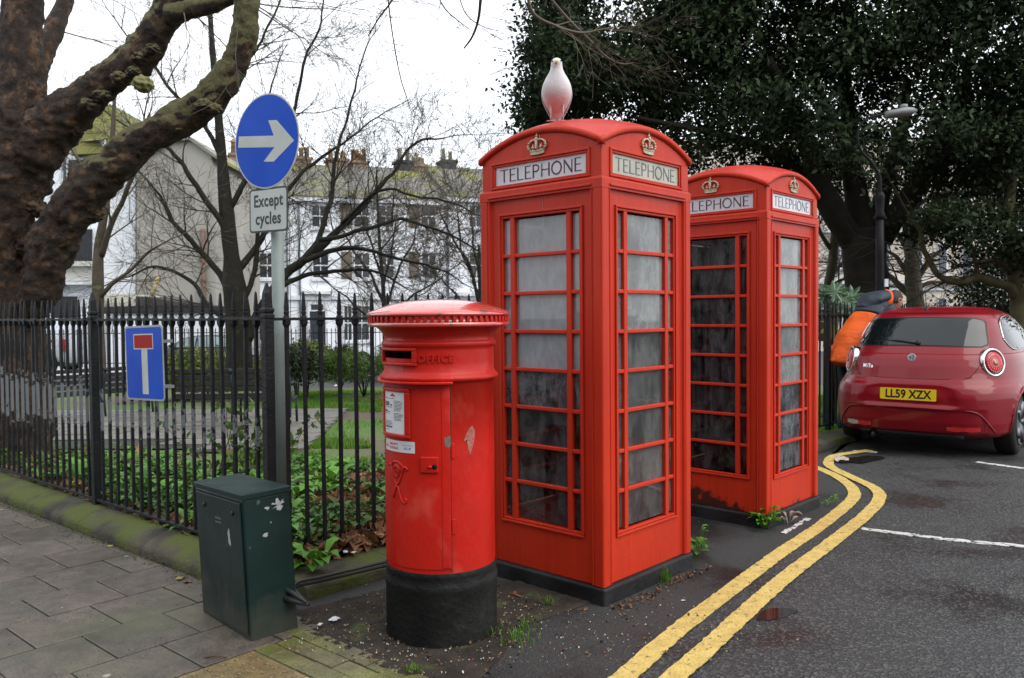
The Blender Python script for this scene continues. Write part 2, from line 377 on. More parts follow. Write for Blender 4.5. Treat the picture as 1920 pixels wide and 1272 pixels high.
for i in range(-6, 14):
    for j in range(-7, 10):
        # i counts rows along pd (away from kerb corner), j along pw
        o = a0 + pd * (-S * i) + pw * (S * (j + (.5 if i % 2 else 0)))
        g = .0045
        q = [o + pd * g + pw * g, o + pd * (S - g) + pw * g, o + pd * (S - g) + pw * (S - g), o + pd * g + pw * (S - g)]
        q = clip_convex(q, kp0 - kn * .012, kn)
        if len(q) < 3: continue
        # right boundary: setts / tactile
        q = clip_convex(q, Vector((-1.165, 3.64, 0)) - pd * .01, pd)
        if len(q) < 3: continue
        c = sum(q, Vector()) / len(q)
        if c.y < 2.9 or abs(c.x / c.y) > .75 or (c.x > -1.9 and c.y > 4.6): continue
        area = sum((q[k].x * q[(k + 1) % len(q)].y - q[(k + 1) % len(q)].x * q[k].y) for k in range(len(q))) / 2
        if abs(area) < .003: continue
        if area < 0: q = q[::-1]
        mb = MB(); dz = R.uniform(-.0015, .0015); tx, ty = R.uniform(-.004, .004), R.uniform(-.004, .004)
        top = [Vector((p.x, p.y, .0125 + dz + tx * (p.x - c.x) + ty * (p.y - c.y))) for p in q]
        n_ = len(q); vs = [Vector((p.x, p.y, .001)) for p in q] + top
        mb.add(vs, [list(range(n_, 2 * n_))] + [[k, (k + 1) % n_, n_ + (k + 1) % n_, n_ + k] for k in range(n_)])
        mb.build('paving_slab', slab_m, pave, bevel=.002, seg=1); nslab += 1
# mossy setts
sett_m = slab_mat('mossy_sett', (.115, .125, .035), (.085, .075, .045))
so_ = Vector((-1.165, 3.64, 0))
for r_ in range(0, 5):
    for k in range(-4, 8):
        wdt, ln = .102, .205
        o = so_ + pw * (.008 + r_ * wdt) + pd * (k * ln + (ln / 2 if r_ % 2 else 0) - .1)
        q = [o + pw * .003 + pd * .003, o + pd * (ln - .003) + pw * .003, o + pd * (ln - .003) + pw * (wdt - .003), o + pw * (wdt - .003) + pd * .003]
        c = sum(q, Vector()) / 4
        u = (c - so_).dot(pd)
        if r_ >= 3 and u < .18 + (r_ - 3) * .1: continue
        if r_ >= 3 or u < -.0: 
            if u < -.02 or r_ > 2: continue
        mb = MB(); dz = R.uniform(-.003, .002)
        m4 = [Vector((p.x, p.y, .0125 + dz + R.uniform(-.001, .001))) for p in q]
        mb.add([Vector((p.x, p.y, .001)) for p in q] + m4, [[7, 6, 5, 4], [0, 4, 5, 1], [1, 5, 6, 2], [2, 6, 7, 3], [3, 7, 4, 0]])
        mb.build('paving_sett', sett_m, pave, bevel=.004, seg=2)
# buff tactile slabs with blisters
tact_m = slab_mat('tactile_buff', (.20, .145, .065), (.15, .12, .06))
for i in range(2):
    for j in range(1, 3):
        o = so_ + pd * (.008 + i * .4) - pw * (j * .4)
        mb = MB(); q = [o, o + pd * .394, o + pd * .394 + pw * .394, o + pw * .394]
        mb.add([Vector((p.x, p.y, .001)) for p in q] + [Vector((p.x, p.y, .012)) for p in q], [[4, 5, 6, 7], [0, 1, 5, 4], [1, 2, 6, 5], [2, 3, 7, 6], [3, 0, 4, 7]])
        for a in range(6):
            for b in range(6):
                c = o + pd * (.033 + a * .0656) + pw * (.033 + b * .0656)
                ring = [[(c.x + r * math.cos(t * PI / 5), c.y + r * math.sin(t * PI / 5), z) for t in range(10)] for r, z in ((.0125, .0118), (.0105, .0155), (.006, .017))]
                mb.loft(ring)
        mb.build('tactile_slab', tact_m, pave)
# ---- kerb copings
cop_m = mat('coping_stone', (.080, .070, .050), (.032, .031, .024), 6, .85, 1.0, 45, c3=(.070, .085, .018), s3=3.4, t3=.41, w3=.16, coord='Object')
def coping(name, label, p0, d, n_in, L0, L1, step, prof):
    t = thing(name, label, 'kerb', (0, 0, 0)); tag(t, kind='structure')
    s = L0; 
    while s < L1:
        e = min(s + step * R.uniform(.85, 1.15), L1); mb = MB(); rings = []
        nseg = 14
        for k in range(nseg + 1):
            ss = s + .0015 + (e - s - .003) * k / nseg; o = p0 + d * ss
            w_ = [Vector((o.x, o.y, 0)) + n_in * a + Vector((0, 0, z + .008 * noise.noise(Vector((ss * 3, a * 9, z * 9))) + .004 * noise.noise(Vector((ss * 14, a * 30, z * 30))))) for a, z in prof]
            rings.append(w_)
        mb.loft(rings); ob = mb.build('kerb_stone', cop_m, t, bevel=.003)
        s = e
    return t
kin = kn
coping('left_kerb_coping', 'long mossy rounded stone coping under the left railings', Vector((-1.30, 4.25, 0)) - LD * .0, LD, kin, .30, 9.5, .95,
       [(0, -.05), (0, .045), (.015, .070), (.05, .092), (.10, .112), (.15, .124), (.22, .13), (.33, .135), (.33, -.05)])
rin = Vector((-RD.y, RD.x, 0))
coping('right_kerb_coping', 'mossy low kerb stones under the railings behind the pillar box', CP + Vector((.27, -.30, 0)), RD, rin, -.0, 16, .62,
       [(0, -.05), (0, .06), (.012, .075), (.10, .085), (.22, .09), (.3, .09), (.3, -.05)])
# ---- road paint
yel_m = mat('yellow_paint', (.64, .47, .15), (.50, .36, .11), 16, .6, .8, 70, c3=(.20, .15, .07), s3=38, t3=.60, w3=.08)
wht_m = mat('white_road_paint', (.62, .62, .60), (.5, .5, .48), 9, .6, .5, 80, c3=(.07, .07, .07), s3=22, t3=.55, w3=.04)
def crp(x, y): return gp(960 + x * .5, 860 + y * .5)
def strip(name, pts, wd, m, z=.009, jag=.007, step=.02):
    pp, _ = smooth_path([(p, 0) for p in pts], 24); mb = MB(); top = []
    # resample
    out = [pp[0]]
    for p in pp:
        if (p - out[-1]).length > step: out.append(p)
    for i, p in enumerate(out):
        d = (out[min(i + 1, len(out) - 1)] - out[max(i - 1, 0)]).normalized(); n_ = Vector((-d.y, d.x, 0))
        j1 = jag * noise.noise(p * 22) + jag * .7 * noise.noise(p * 60); j2 = jag * noise.noise(p * 22 + Vector((9, 9, 9))) + jag * .7 * noise.noise(p * 60 + Vector((5, 3, 9)))
        top.append((p + n_ * (wd / 2 + j1), p - n_ * (wd / 2 + j2)))
    for (a, b), (c, d) in zip(top, top[1:]):
        pass
    vs = []; fs = []
    for a, b in top: vs += [(a.x, a.y, z), (b.x, b.y, z), (a.x, a.y, z - .004), (b.x, b.y, z - .004)]
    for i in range(len(top) - 1):
        q = 4 * i; fs += [(q + 1, q + 5, q + 4, q), (q, q + 4, q + 6, q + 2), (q + 5, q + 1, q + 3, q + 7)]
    mb.add(vs, fs); return tag(mb.build(name, m), kind='structure')
A = [(200, 1010), (422, 824), (620, 650), (830, 490), (1000, 362), (1130, 275), (1240, 190), (1283, 143), (1268, 105), (1215, 68), (1155, 42), (1090, 20), (1120, -5), (1200, -25), (1260, -30)]
B = [(400, 1010), (612, 824), (760, 692), (900, 562), (1040, 440), (1200, 318), (1320, 222), (1375, 160), (1362, 118), (1270, 72), (1200, 38), (1187, 15), (1215, -8), (1300, -22), (1345, -28)]
strip('yellow_line', [crp(*p) for p in A[:12]], .098, yel_m)
strip('yellow_line', [crp(*p) for p in B], .098, yel_m, .0125)
strip('white_line', [gp(1615, 992), gp(1680, 1000), gp(1790, 1014), gp(1930, 1026), gp(2100, 1045)], .07, wht_m, .005, .016)
strip('white_line', [gp(1468, 1002), gp(1485, 992), gp(1515, 974)], .036, wht_m, .009, .022)
strip('white_line', [gp(1830, 867), gp(1925, 880), gp(2020, 893)], .07, wht_m, .005, .012)
strip('white_line', [gp(1600, 846), gp(1645, 849)], .06, wht_m, .005, .012)
# puddle on the road by the yellow line
pm = bpy.data.materials.new('puddle_water'); pm.use_nodes = True; b = pm.node_tree.nodes['Principled BSDF']
b.inputs['Base Color'].default_value = (.02, .018, .016, 1); b.inputs['Roughness'].default_value = .04; b.inputs['IOR'].default_value = 1.33
def puddle(c, rx, ry, rot, z, lab):
    mb = MB(); pts = []
    for k in range(40):
        a = 2 * PI * k / 40; r = 1 + .35 * noise.noise(Vector((math.cos(a) * 1.5 + c.x, math.sin(a) * 1.5, 1))); x, y = rx * r * math.cos(a), ry * r * math.sin(a)
        pts.append((c.x + x * math.cos(rot) - y * math.sin(rot), c.y + x * math.sin(rot) + y * math.cos(rot)))
    mb.add([(x, y, z) for x, y in pts], [list(range(40))]); tag(mb.build('puddle', pm), kind='structure')
puddle(gp(1455, 1152), .13, .055, .6, .0035, '')
puddle(gp(1620, 862), .3, .12, .7, .0035, '')
# ================================================================ GARDEN
gm = bpy.data.materials.new('garden_earth'); gm.use_nodes = True
n = gm.node_tree.nodes; l = gm.node_tree.links.new; b = n['Principled BSDF']
tc = n.new('ShaderNodeNewGeometry'); P_ = tc.outputs['Position']
n1 = n.new('ShaderNodeTexNoise'); n1.inputs['Scale'].default_value = .55; n1.inputs['Detail'].default_value = 6; l(P_, n1.inputs['Vector'])
n2 = n.new('ShaderNodeTexNoise'); n2.inputs['Scale'].default_value = 25; n2.inputs['Detail'].default_value = 4; l(P_, n2.inputs['Vector'])
r1 = n.new('ShaderNodeValToRGB'); l(n1.outputs['Fac'], r1.inputs[0]); r1.color_ramp.elements[0].position = .46; r1.color_ramp.elements[1].position = .56
r1.color_ramp.elements[0].color = (.07, .14, .018, 1); r1.color_ramp.elements[1].color = (.115, .085, .062, 1)
r2 = n.new('ShaderNodeValToRGB'); l(n2.outputs['Fac'], r2.inputs[0]); r2.color_ramp.elements[0].position = .3; r2.color_ramp.elements[1].position = .7
r2.color_ramp.elements[0].color = (.6, .6, .6, 1); r2.color_ramp.elements[1].color = (1.3, 1.3, 1.3, 1)
mxx = n.new('ShaderNodeMix'); mxx.data_type = 'RGBA'; mxx.blend_type = 'MULTIPLY'; mxx.inputs[0].default_value = 1; l(r1.outputs[0], mxx.inputs[6]); l(r2.outputs[0], mxx.inputs[7]); l(mxx.outputs[2], b.inputs['Base Color'])
b.inputs['Roughness'].default_value = .9
# terrain grid in the corner between the railings
SS, TT = 60, 70; vs = []; fs = []
def gridpos(i, j):
    s = (i / SS) ** 1.8 * 60; t = (j / TT) ** 1.8 * 75; return CP + LD * s + RD * t
for i in range(SS + 1):
    for j in range(TT + 1):
        p = gridpos(i, j) + Vector((0, .02, 0)); z = gz(p.x, p.y) + .03 * noise.noise(Vector((p.x * 1.2, p.y * 1.2, 0)))
        if i == 0 or j == 0: z = gz(p.x, p.y) if p.y > 8 else .07
        vs.append((p.x, p.y, z))
for i in range(SS):
    for j in range(TT):
        a = i * (TT + 1) + j; fs.append((a, a + TT + 1, a + TT + 2, a + 1)[::-1])
mb = MB(); mb.add(vs, fs, True); tag(mb.build('garden_ground', gm), kind='structure')
# garden path of slabs
path_m = slab_mat('path_slab_stone', (.17, .16, .15), (.13, .125, .12))
pathb = thing('garden_path', None, None); pathb['kind'] = 'structure'
def rightedge(y): return -2.35 - (y - 9.0) * .13
def pathz(x, y): return gz(x, y) + .045
mb = MB(); pl = [(-16, 10.2), (-3.9, 9.6), (-2.3, 9.0), (-3.2, 15.6), (-16, 17.0)]
mb.add([(x, y, pathz(x, y) - .02) for x, y in pl], [[0, 1, 2, 3, 4]]); tag(mb.build('path_bed', mat('path_bed_m', (.05, .05, .04), rough=.9), pathb))
row = 0; y = 9.3
while y < 16:
    dy = .62; x = rightedge(y) - (.0 if row % 2 else .3)
    first = True
    while x > -14:
        dx = .92; x0 = x - dx
        if first and row % 2 == 0: x = rightedge(y); 
        first = False
        lowy = 9.0 + max(0, (-x - 2.3)) * .75 if x > -4.2 else 10.3 + (-x - 4) * .05
        if y > lowy - .3:
            g = .008; mb = MB()
            q = [(x0 + g, y + g), (x - g, y + g), (x - g, y + dy - g), (x0 + g, y + dy - g)]
            dz = R.uniform(-.004, .004)
            mb.add([(a, b_, pathz(a, b_) - .03) for a, b_ in q] + [(a, b_, pathz(a, b_) + dz) for a, b_ in q], [[4, 5, 6, 7], [0, 1, 5, 4], [1, 2, 6, 5], [2, 3, 7, 6], [3, 0, 4, 7]])
            mb.build('path_slab', path_m, pathb)
        x = x0
    y += dy; row += 1

def in_path(x, y): return y > 9.0 and y < 16.1 and x < rightedge(y) + .05 and y > (9.0 + max(0, (-x - 2.3)) * .75 if x > -4.2 else 10.3)
# grass blades
grass_m = mat('grass_blade', (.13, .27, .02), (.08, .18, .016), 3, .5, island=.35, trans=.3, coord='Object')
def grass(n, fn, hgt, name, wd=.006):
    P = []
    while len(P) < n:
        s = fn()
        if s is not None: P.append(s)
    P = np.array(P); k = len(P); h = hgt * (.5 + NR.rand(k)); a = NR.rand(k) * 2 * PI; ln = .35 * h
    d = np.stack([np.cos(a), np.sin(a), 0 * a], 1) * (wd * (.6 + .8 * NR.rand(k)))[:, None]
    e = np.stack([np.cos(a + 1.3) * ln, np.sin(a + 1.3) * ln, h], 1)
    V = np.stack([P - d, P + d, P + e], 1).reshape(-1, 3); F = np.arange(3 * k).reshape(-1, 3)
    return tag(npmesh(name, V, F, grass_m), kind='stuff')
def lawn():
    # patches of grass right of the path, none on the bare mud
    y = R.uniform(5.6, 24) if R.random() < .8 else R.uniform(5.5, 11); x = R.uniform(-.32, .02) * y + R.uniform(-.3, .2)
    if in_path(x, y): return None
    rel = Vector((x, y, 0)) - CP
    if rel.dot(Vector((-RD.y, RD.x, 0))) < .15: return None
    if noise.noise(Vector((x * .5, y * .5, 0))) + .5 * noise.noise(Vector((x * 2, y * 2, 0))) < -.05: return None
    if 10.5 < y < 15.5 and R.random() < .9: return None
    return (x, y, gz(x, y))
tag(grass(52000, lawn, .06, 'grass', .007), 'short green lawn grass growing behind the railings', 'grass')
def lawn2():
    y = R.uniform(10, 19); x = (R.uniform(.37, .47)) * y
    rel = Vector((x, y, 0)) - CP
    if rel.dot(Vector((-RD.y, RD.x, 0))) < .15: return None
    return (x, y, gz(x, y))
tag(grass(16000, lawn2, .08, 'grass', .009), 'bright green grass beyond the railings right of the far telephone box', 'grass')
# dead leaves along the railings
dead_m = mat('dead_leaf', (.28, .14, .075), (.15, .08, .045), 7, .7, island=.5, trans=.1)
P = []
while len(P) < 9000:
    t = R.uniform(0, 6); q = abs(R.gauss(0, .55)) + .02
    if R.random() < .3: p = CP + LD * t * 1.0 + RD * q
    else: p = CP + RD * (t * .6 + .02) + LD * q
    if R.random() < .35 * min(1, q): continue
    P.append((p.x, p.y, gz(p.x, p.y) + R.uniform(.02, .06)))
while len(P) < 13500:
    y = R.uniform(4.9, 7.4); x = y * R.uniform(-.27, -.13)
    rel = Vector((x, y, 0)) - CP
    if rel.dot(Vector((-RD.y, RD.x, 0))) < -.02 or R.random() < max(0, (y - 6.2)) * .7: continue
    P.append((x, y, gz(x, y) + R.uniform(.03, .09)))
while len(P) < 14300:
    t = R.uniform(0, 1.7); p = CP + RD * t + LD * R.uniform(-.10, .12); P.append((p.x, p.y, R.uniform(.10, .15)))
V, F = lobed(np.array(P), .105)
tag(npmesh('dead_leaves', V, F, dead_m), 'curled brown dead leaves lying behind the railings', 'leaves', kind='stuff')
# leafy ground cover
ivy_m = mat('leafy_green', (.11, .27, .025), (.065, .18, .02), 2.5, .38, island=.35, trans=.25)
ivy2_m = mat('leafy_dark', (.035, .085, .018), (.02, .055, .015), 2.5, .35, island=.4, trans=.15)
def tuft(cx, cy, cz, n, rad, ln, asp=.38, h=.12):
    """a rosette of n broad leaves, each a folded 2-quad blade"""
    vs = []; fs = []
    for k in range(n):
        a = R.uniform(0, 2 * PI); el = R.uniform(.25, 1.1); L_ = ln * R.uniform(.6, 1.15); w_ = L_ * asp * .5
        d = Vector((math.cos(a), math.sin(a), 0)); s = Vector((-math.sin(a), math.cos(a), 0)); o = Vector((cx, cy, cz)) + d * rad * R.random()
        st = o + d * L_ * .25 * math.cos(el) + Vector((0, 0, h * .6 * math.sin(el)))
        m1 = st + d * L_ * .45 * math.cos(el) + Vector((0, 0, L_ * .45 * math.sin(el)))
        m2 = m1 + d * L_ * .35 * math.cos(el * .4) + Vector((0, 0, L_ * .2 * math.sin(el * .4)))
        tip = m2 + d * L_ * .28 - Vector((0, 0, L_ * .1))
        b0 = len(vs); dn = Vector((0, 0, -w_ * .35))
        vs += [o, st - s * w_ * .15, st + s * w_ * .15, m1 - s * w_ - dn, m1, m1 + s * w_ - dn, m2 - s * w_ * .8 - dn, m2, m2 + s * w_ * .8 - dn, tip]
        fs += [(b0, b0 + 1, b0 + 2), (b0 + 1, b0 + 3, b0 + 4), (b0 + 1, b0 + 4, b0 + 2), (b0 + 2, b0 + 4, b0 + 5), (b0 + 3, b0 + 6, b0 + 7, b0 + 4), (b0 + 4, b0 + 7, b0 + 8, b0 + 5), (b0 + 6, b0 + 9, b0 + 7), (b0 + 7, b0 + 9, b0 + 8)]
    return vs, fs
mb = MB()
for k in range(250):
    t = abs(R.gauss(0, 1.0)) * 3.2; q = .2 + abs(R.gauss(0, .6))
    p = CP + LD * t + RD * q if R.random() < .62 else CP + RD * R.uniform(.1, 2.6) + LD * (.85 + abs(R.gauss(0, .7)))
    if in_path(p.x, p.y): continue
    if 960 + 1548 * p.x / p.y > 612 and p.y < 6.9 and R.random() < .88: continue
    v_, f_ = tuft(p.x, p.y, gz(p.x, p.y) + .02, R.randint(5, 22), R.uniform(.05, .16), R.uniform(.06, .2), R.uniform(.25, .55), R.uniform(.05, .2)); mb.add(v_, f_, True)
tag(mb.build('ground_cover_plants', ivy_m), 'bright green broad-leaved ground cover along the railings', 'plants', kind='stuff')
P = []
while len(P) < 7000:
    t = abs(R.gauss(0, 1.0)) * 3.2; q = .12 + abs(R.gauss(0, .5)); p = CP + LD * t + RD * q if R.random() < .6 else CP + RD * R.uniform(0, 3) + LD * R.uniform(.3, 2.5)
    if in_path(p.x, p.y) or noise.noise(p * 2.3) < .0: continue
    P.append((p.x, p.y, gz(p.x, p.y) + R.uniform(.03, .16)))
V, F = lobed(np.array(P), .055, 7, .3); tag(npmesh('low_ivy', V, F, mat('ivy_small', (.07, .15, .025), (.035, .08, .018), 4, .4, island=.45, trans=.2)), 'small-leaved green ivy creeping between the broad-leaved plants', 'ivy', kind='stuff')
def plant(px, py, z, n, rad, ln, label, m=ivy_m, asp=.4, name='leafy_weed', cat='plant', h=.1, Y=None):
    p = gp(px, py, z); mb = MB(); v_, f_ = tuft(0, 0, 0, n, rad, ln, asp, h); mb.add(v_, f_, True)
    return tag(mb.build(name, m, loc=(p.x, p.y, z)), label, cat)
plant(590, 1064, .09, 16, .05, .16, 'broad-leaved green plant at the foot of the railings by the cable', asp=.45)
plant(705, 960, .10, 9, .04, .17, 'green leafy plant behind the railings just left of the red pillar box', asp=.45)
plant(1308, 1040, .006, 16, .02, .085, 'bushy green weed growing at the right corner of the near telephone box', asp=.5, h=.12)
plant(1312, 1028, .006, 8, .02, .06, 'small weed leaves standing above the weed at the right corner of the near box', asp=.5, h=.22)
plant(1434, 992, .006, 40, .05, .085, 'green feathery weed at the front corner of the far telephone box', asp=.5, h=.14)
plant(1442, 990, .006, 16, .03, .06, 'upright weed shoot against the far telephone box', asp=.5, h=.25)
plant(1478, 984, .006, 9, .03, .09, 'dry grey withered plant lying by the far telephone box', mat('withered', (.30, .26, .22), (.2, .16, .13), rough=.8), h=.1)
plant(1556, 948, .006, 14, .05, .045, 'low mossy weed at the right foot of the far telephone box', asp=.5)
def blades(px, py, n, h, sp_, label, m=grass_m, Z=.006):
    p = gp(px, py, Z); mb = MB()
    for k in range(n):
        a = R.uniform(0, 6.28); o = Vector((R.gauss(0, sp_), R.gauss(0, sp_), 0)); hh = h * R.uniform(.5, 1.1); d = Vector((math.cos(a), math.sin(a), 0)); s = Vector((-d.y, d.x, 0)) * .0018
        m1 = o + d * hh * .15 + Vector((0, 0, hh * .6)); m2 = o + d * hh * .45 + Vector((0, 0, hh))
        b0 = [o - s, o + s, m1 + s, m1 - s, m2]; mb.add(b0, [(0, 1, 2, 3), (3, 2, 4)])
    return tag(mb.build('grass_tuft', m, loc=(p.x, p.y, Z)), label, 'grass tuft')
gt_m = mat('tuft_green', (.10, .24, .02), (.07, .17, .015), 5, .45, island=.3, trans=.3)
blades(1243, 1088, 90, .10, .022, 'green grass tuft at the right side of the near telephone box plinth', gt_m)
blades(1246, 1072, 34, .06, .01, 'thin grass tuft close to the near telephone box wall', gt_m)
blades(965, 1200, 70, .06, .05, 'sparse grass between the pillar box and the near telephone box', gt_m)
blades(985, 1178, 40, .05, .04, 'few grass blades behind the pillar box base', gt_m)
blades(770, 1262, 60, .035, .02, 'small bright grass tuft in front of the pillar box', gt_m)
blades(1030, 1136, 34, .05, .02, 'tiny seedling grass beside the near telephone box plinth', gt_m)
# dirt and leaf bits along the left kerb foot
P = []
while len(P) < 700:
    s_ = R.uniform(0, 4.5); p = kp0 - kn * abs(R.gauss(.02, .05)) + LD * (s_ - .6); P.append((p.x, p.y, .0155))
V, F = leaves(np.array(P), .010, .8, .6, up=1.5, fold=.3); tag(npmesh('kerb_dirt', V, F, mat('kerb_dirt', (.10, .065, .04), (.05, .04, .03), 5, .8, island=.5)), 'brown dirt and leaf crumbs gathered along the foot of the left kerb', 'dirt', kind='stuff')
P = []
while len(P) < 420:
    y = R.uniform(3.2, 5.5); x = R.uniform(-.62, -.27) * y; P.append((x, y, .0155))
V, F = leaves(np.array(P), .007, .9, .6, up=2, fold=.2); tag(npmesh('pavement_grit', V, F, mat('pave_grit', (.26, .23, .18), (.12, .09, .06), 5, .8, island=.6)), 'tiny pale grit scattered over the pavement slabs', 'grit', kind='stuff')
# litter and grit round the box
for nm, col, cnt, lab, sz in (('pale_grit', (.42, .38, .32), 900, 'pale grit scattered over the soil round the pillar box', .0075), ('red_chips', (.5, .05, .02), 40, 'red and orange chips scattered on the soil', .006), ('leaf_crumbs', (.16, .08, .04), 520, 'brown leaf crumbs scattered on the soil and footway', .016)):
    P = []
    while len(P) < cnt:
        x, y = R.gauss(-.25, .6), R.gauss(3.85, .35)
        if nm == 'leaf_crumbs' and R.random() < .3: 
            s_ = R.uniform(.0, .9); x, y = .5 + .672 * s_ + R.gauss(0, .03) + .02, 4.15 + .735 * s_ - .03 + R.gauss(0, .02)
        if inpoly(x, y, [(-1.0, 3.9), (-1.0, 3.6), (-.45, 3.34), (1.2, 3.6), (1.4, 5), (.5, 4.3), (.45, 4.05), (-.2, 4.6), (-.5, 4.6), (-1.05, 4.12)]): P.append((x, y, .02 if y < 4.5 and x < .2 else .008))
    V, F = leaves(np.array(P), sz, .8, .6, up=1.5, fold=.35); tag(npmesh(nm, V, F, mat(nm, col, rough=.7, island=.4)), lab, 'grit', kind='stuff')
def scrap(name, px, py, sz, m, label, cat='litter', z=.02, garden=False, asp=.7):
    p = gg(px, py) if garden else gp(px, py, z); mb = MB(); rings = []
    N_ = 6; vs = []
    for i in range(N_):
        for j in range(N_):
            u, v = i / (N_ - 1) - .5, j / (N_ - 1) - .5
            vs.append((u * sz, v * sz * asp, sz * .16 * (noise.noise(Vector((u * 3 + px, v * 3, py))) + .6) + .002))
    fs = [(i * N_ + j, (i + 1) * N_ + j, (i + 1) * N_ + j + 1, i * N_ + j + 1) for i in range(N_ - 1) for j in range(N_ - 1)]
    mb.add(vs, fs, False); o = mb.build(name, m); o.location = p; o.rotation_euler = (0, 0, R.uniform(0, 3))
    md = o.modifiers.new('s', 'SOLIDIFY'); md.thickness = .001
    return tag(o, label, cat)
paper = mat('paper_white', (.62, .65, .7), (.5, .52, .56), rough=.6)
scrap('paper_scrap', 627, 1163, .05, paper, 'crumpled pale paper scrap on the soil between cabinet and pillar box')
scrap('paper_scrap', 600, 1172, .025, paper, 'small white paper scrap nearer the green cabinet')
scrap('paper_scrap', 648, 1036, .035, paper, 'torn white paper left of its twin under the railings', z=.12)
scrap('paper_scrap', 663, 1037, .03, paper, 'torn white paper right of its twin, nearest the pillar box, under the railings', z=.12)
scrap('paper_bag', 633, 725, .32, mat('bag_white', (.75, .75, .75), rough=.6), 'white bag lying on the lawn behind the railings', garden=True)
scrap('cardboard_piece', 1578, 864, .22, mat('wet_card', (.5, .42, .36), (.42, .33, .28), rough=.5), 'pale flattened cup lid on the road at the end of the yellow lines', z=.012, asp=.6)
scrap('cigarette_end', 1281, 1127, .022, paper, 'cigarette end on the footway beside the yellow line', z=.006, asp=.3)
scrap('cigarette_end', 868, 1262, .022, paper, 'cigarette end on the soil before the pillar box', z=.015, asp=.3)
scrap('fallen_leaf', 205, 1025, .04, mat('leafy', (.30, .25, .06), (.2, .14, .04), rough=.7), 'yellow fallen leaf on the slabs near the kerb', cat='leaf', z=.014)
scrap('fallen_leaf', 338, 1086, .05, MATS['leafy'], 'brown yellow leaf left of the green cabinet', cat='leaf', z=.014)
scrap('fallen_leaf', 352, 1092, .045, mat('leafb', (.17, .08, .05), rough=.7), 'dark brown leaf touching the green cabinet base', cat='leaf', z=.014)
mb = MB(); mb.tube([(0, 0, .006), (.05, .01, .01), (.1, .0, .007)], .003, 5); o = mb.build('twig', mat('twig_m', (.10, .05, .03), rough=.8)); o.location = gp(383, 1236, .012); tag(o, 'brown twig on the slabs in front of the cabinet', 'twig')
mb = MB(); mb.tube([(0, 0, .006), (.03, -.02, .008), (.06, -.05, .006)], .004, 5); o = mb.build('twig', mat('twig_o', (.35, .12, .04), rough=.8)); o.location = gp(955, 1115, .012); tag(o, 'orange brown twig beside the near telephone box plinth', 'twig')
# ================================================================ TELEPHONE BOXES
def red_paint(name, stain=False):
    m = mat(name, (.56, .034, .010), (.49, .026, .008), 1.6, .38, .12, 45, c3=(.60, .08, .05), s3=40, t3=.74, w3=.03, r2=.5, spec=.28)
    n = m.node_tree.nodes; l = m.node_tree.links.new; b = n['Principled BSDF']
    old = b.inputs['Base Color'].links[0].from_socket
    tc = n.new('ShaderNodeTexCoord'); sx = n.new('ShaderNodeSeparateXYZ'); l(tc.outputs['Object'], sx.inputs[0])
    nz = n.new('ShaderNodeTexNoise'); nz.inputs['Scale'].default_value = 14 if stain else 9; nz.inputs['Detail'].default_value = 8; l(tc.outputs['Object'], nz.inputs['Vector'])
    # grime that creeps up from the foot
    md = n.new('ShaderNodeMath'); md.operation = 'MULTIPLY'; md.inputs[1].default_value = -3.4 if stain else -9; l(sx.outputs[2], md.inputs[0])
    ad = n.new('ShaderNodeMath'); ad.operation = 'ADD'; l(md.outputs[0], ad.inputs[0]); l(nz.outputs['Fac'], ad.inputs[1])
    if stain:   # only low on the left part of the left-hand side
        a2 = n.new('ShaderNodeMath'); a2.operation = 'MULTIPLY_ADD'; a2.inputs[1].default_value = .75; a2.inputs[2].default_value = .22; l(sx.outputs[1], a2.inputs[0])
        a3 = n.new('ShaderNodeMath'); a3.operation = 'ADD'; l(ad.outputs[0], a3.inputs[0]); l(a2.outputs[0], a3.inputs[1]); ad = a3
    rp = n.new('ShaderNodeValToRGB'); rp.color_ramp.elements[0].position = .02 if not stain else .06; rp.color_ramp.elements[1].position = .22 if not stain else .20; l(ad.outputs[0], rp.inputs[0])
    rp.color_ramp.elements[1].color = (.35, .35, .35, 1) if not stain else (.92, .92, .92, 1)
    x = n.new('ShaderNodeMix'); x.data_type = 'RGBA'; l(rp.outputs[0], x.inputs[0]); l(old, x.inputs[6]); x.inputs[7].default_value = (.03, .012, .01, 1) if not stain else (.018, .014, .012, 1)
    # fine vertical streaks of dirt and pale chalking
    mp = n.new('ShaderNodeMapping'); mp.inputs['Scale'].default_value = (9, 9, .55); l(tc.outputs['Object'], mp.inputs[0])
    n3 = n.new('ShaderNodeTexNoise'); n3.inputs['Scale'].default_value = 4; n3.inputs['Detail'].default_value = 7; l(mp.outputs[0], n3.inputs['Vector'])
    r3 = n.new('ShaderNodeValToRGB'); r3.color_ramp.elements[0].position = .3; r3.color_ramp.elements[1].position = .7; r3.color_ramp.elements[0].color = (.88, .84, .84, 1); r3.color_ramp.elements[1].color = (1.04, 1.08, 1.08, 1); l(n3.outputs['Fac'], r3.inputs[0])
    x2 = n.new('ShaderNodeMix'); x2.data_type = 'RGBA'; x2.blend_type = 'MULTIPLY'; x2.inputs[0].default_value = .8; l(x.outputs[2], x2.inputs[6]); l(r3.outputs[0], x2.inputs[7])
    l(x2.outputs[2], b.inputs['Base Color']); return m
kred = red_paint('kiosk_red'); kred2 = red_paint('kiosk_red_stained', True)
kblack = mat('plinth_black', (.012, .012, .013), (.026, .026, .028), 6, .55, .4, 40, r2=.4, spec=.2)
cream = mat('crown_cream', (.66, .62, .50), (.50, .45, .30), 60, .5)
opal = mat('sign_opal', (.62, .63, .70), (.56, .57, .62), 6, .3, coat=.3)
opal2 = mat('sign_opal_yellowed', (.44, .44, .36), (.36, .36, .28), 9, .35, coat=.3)
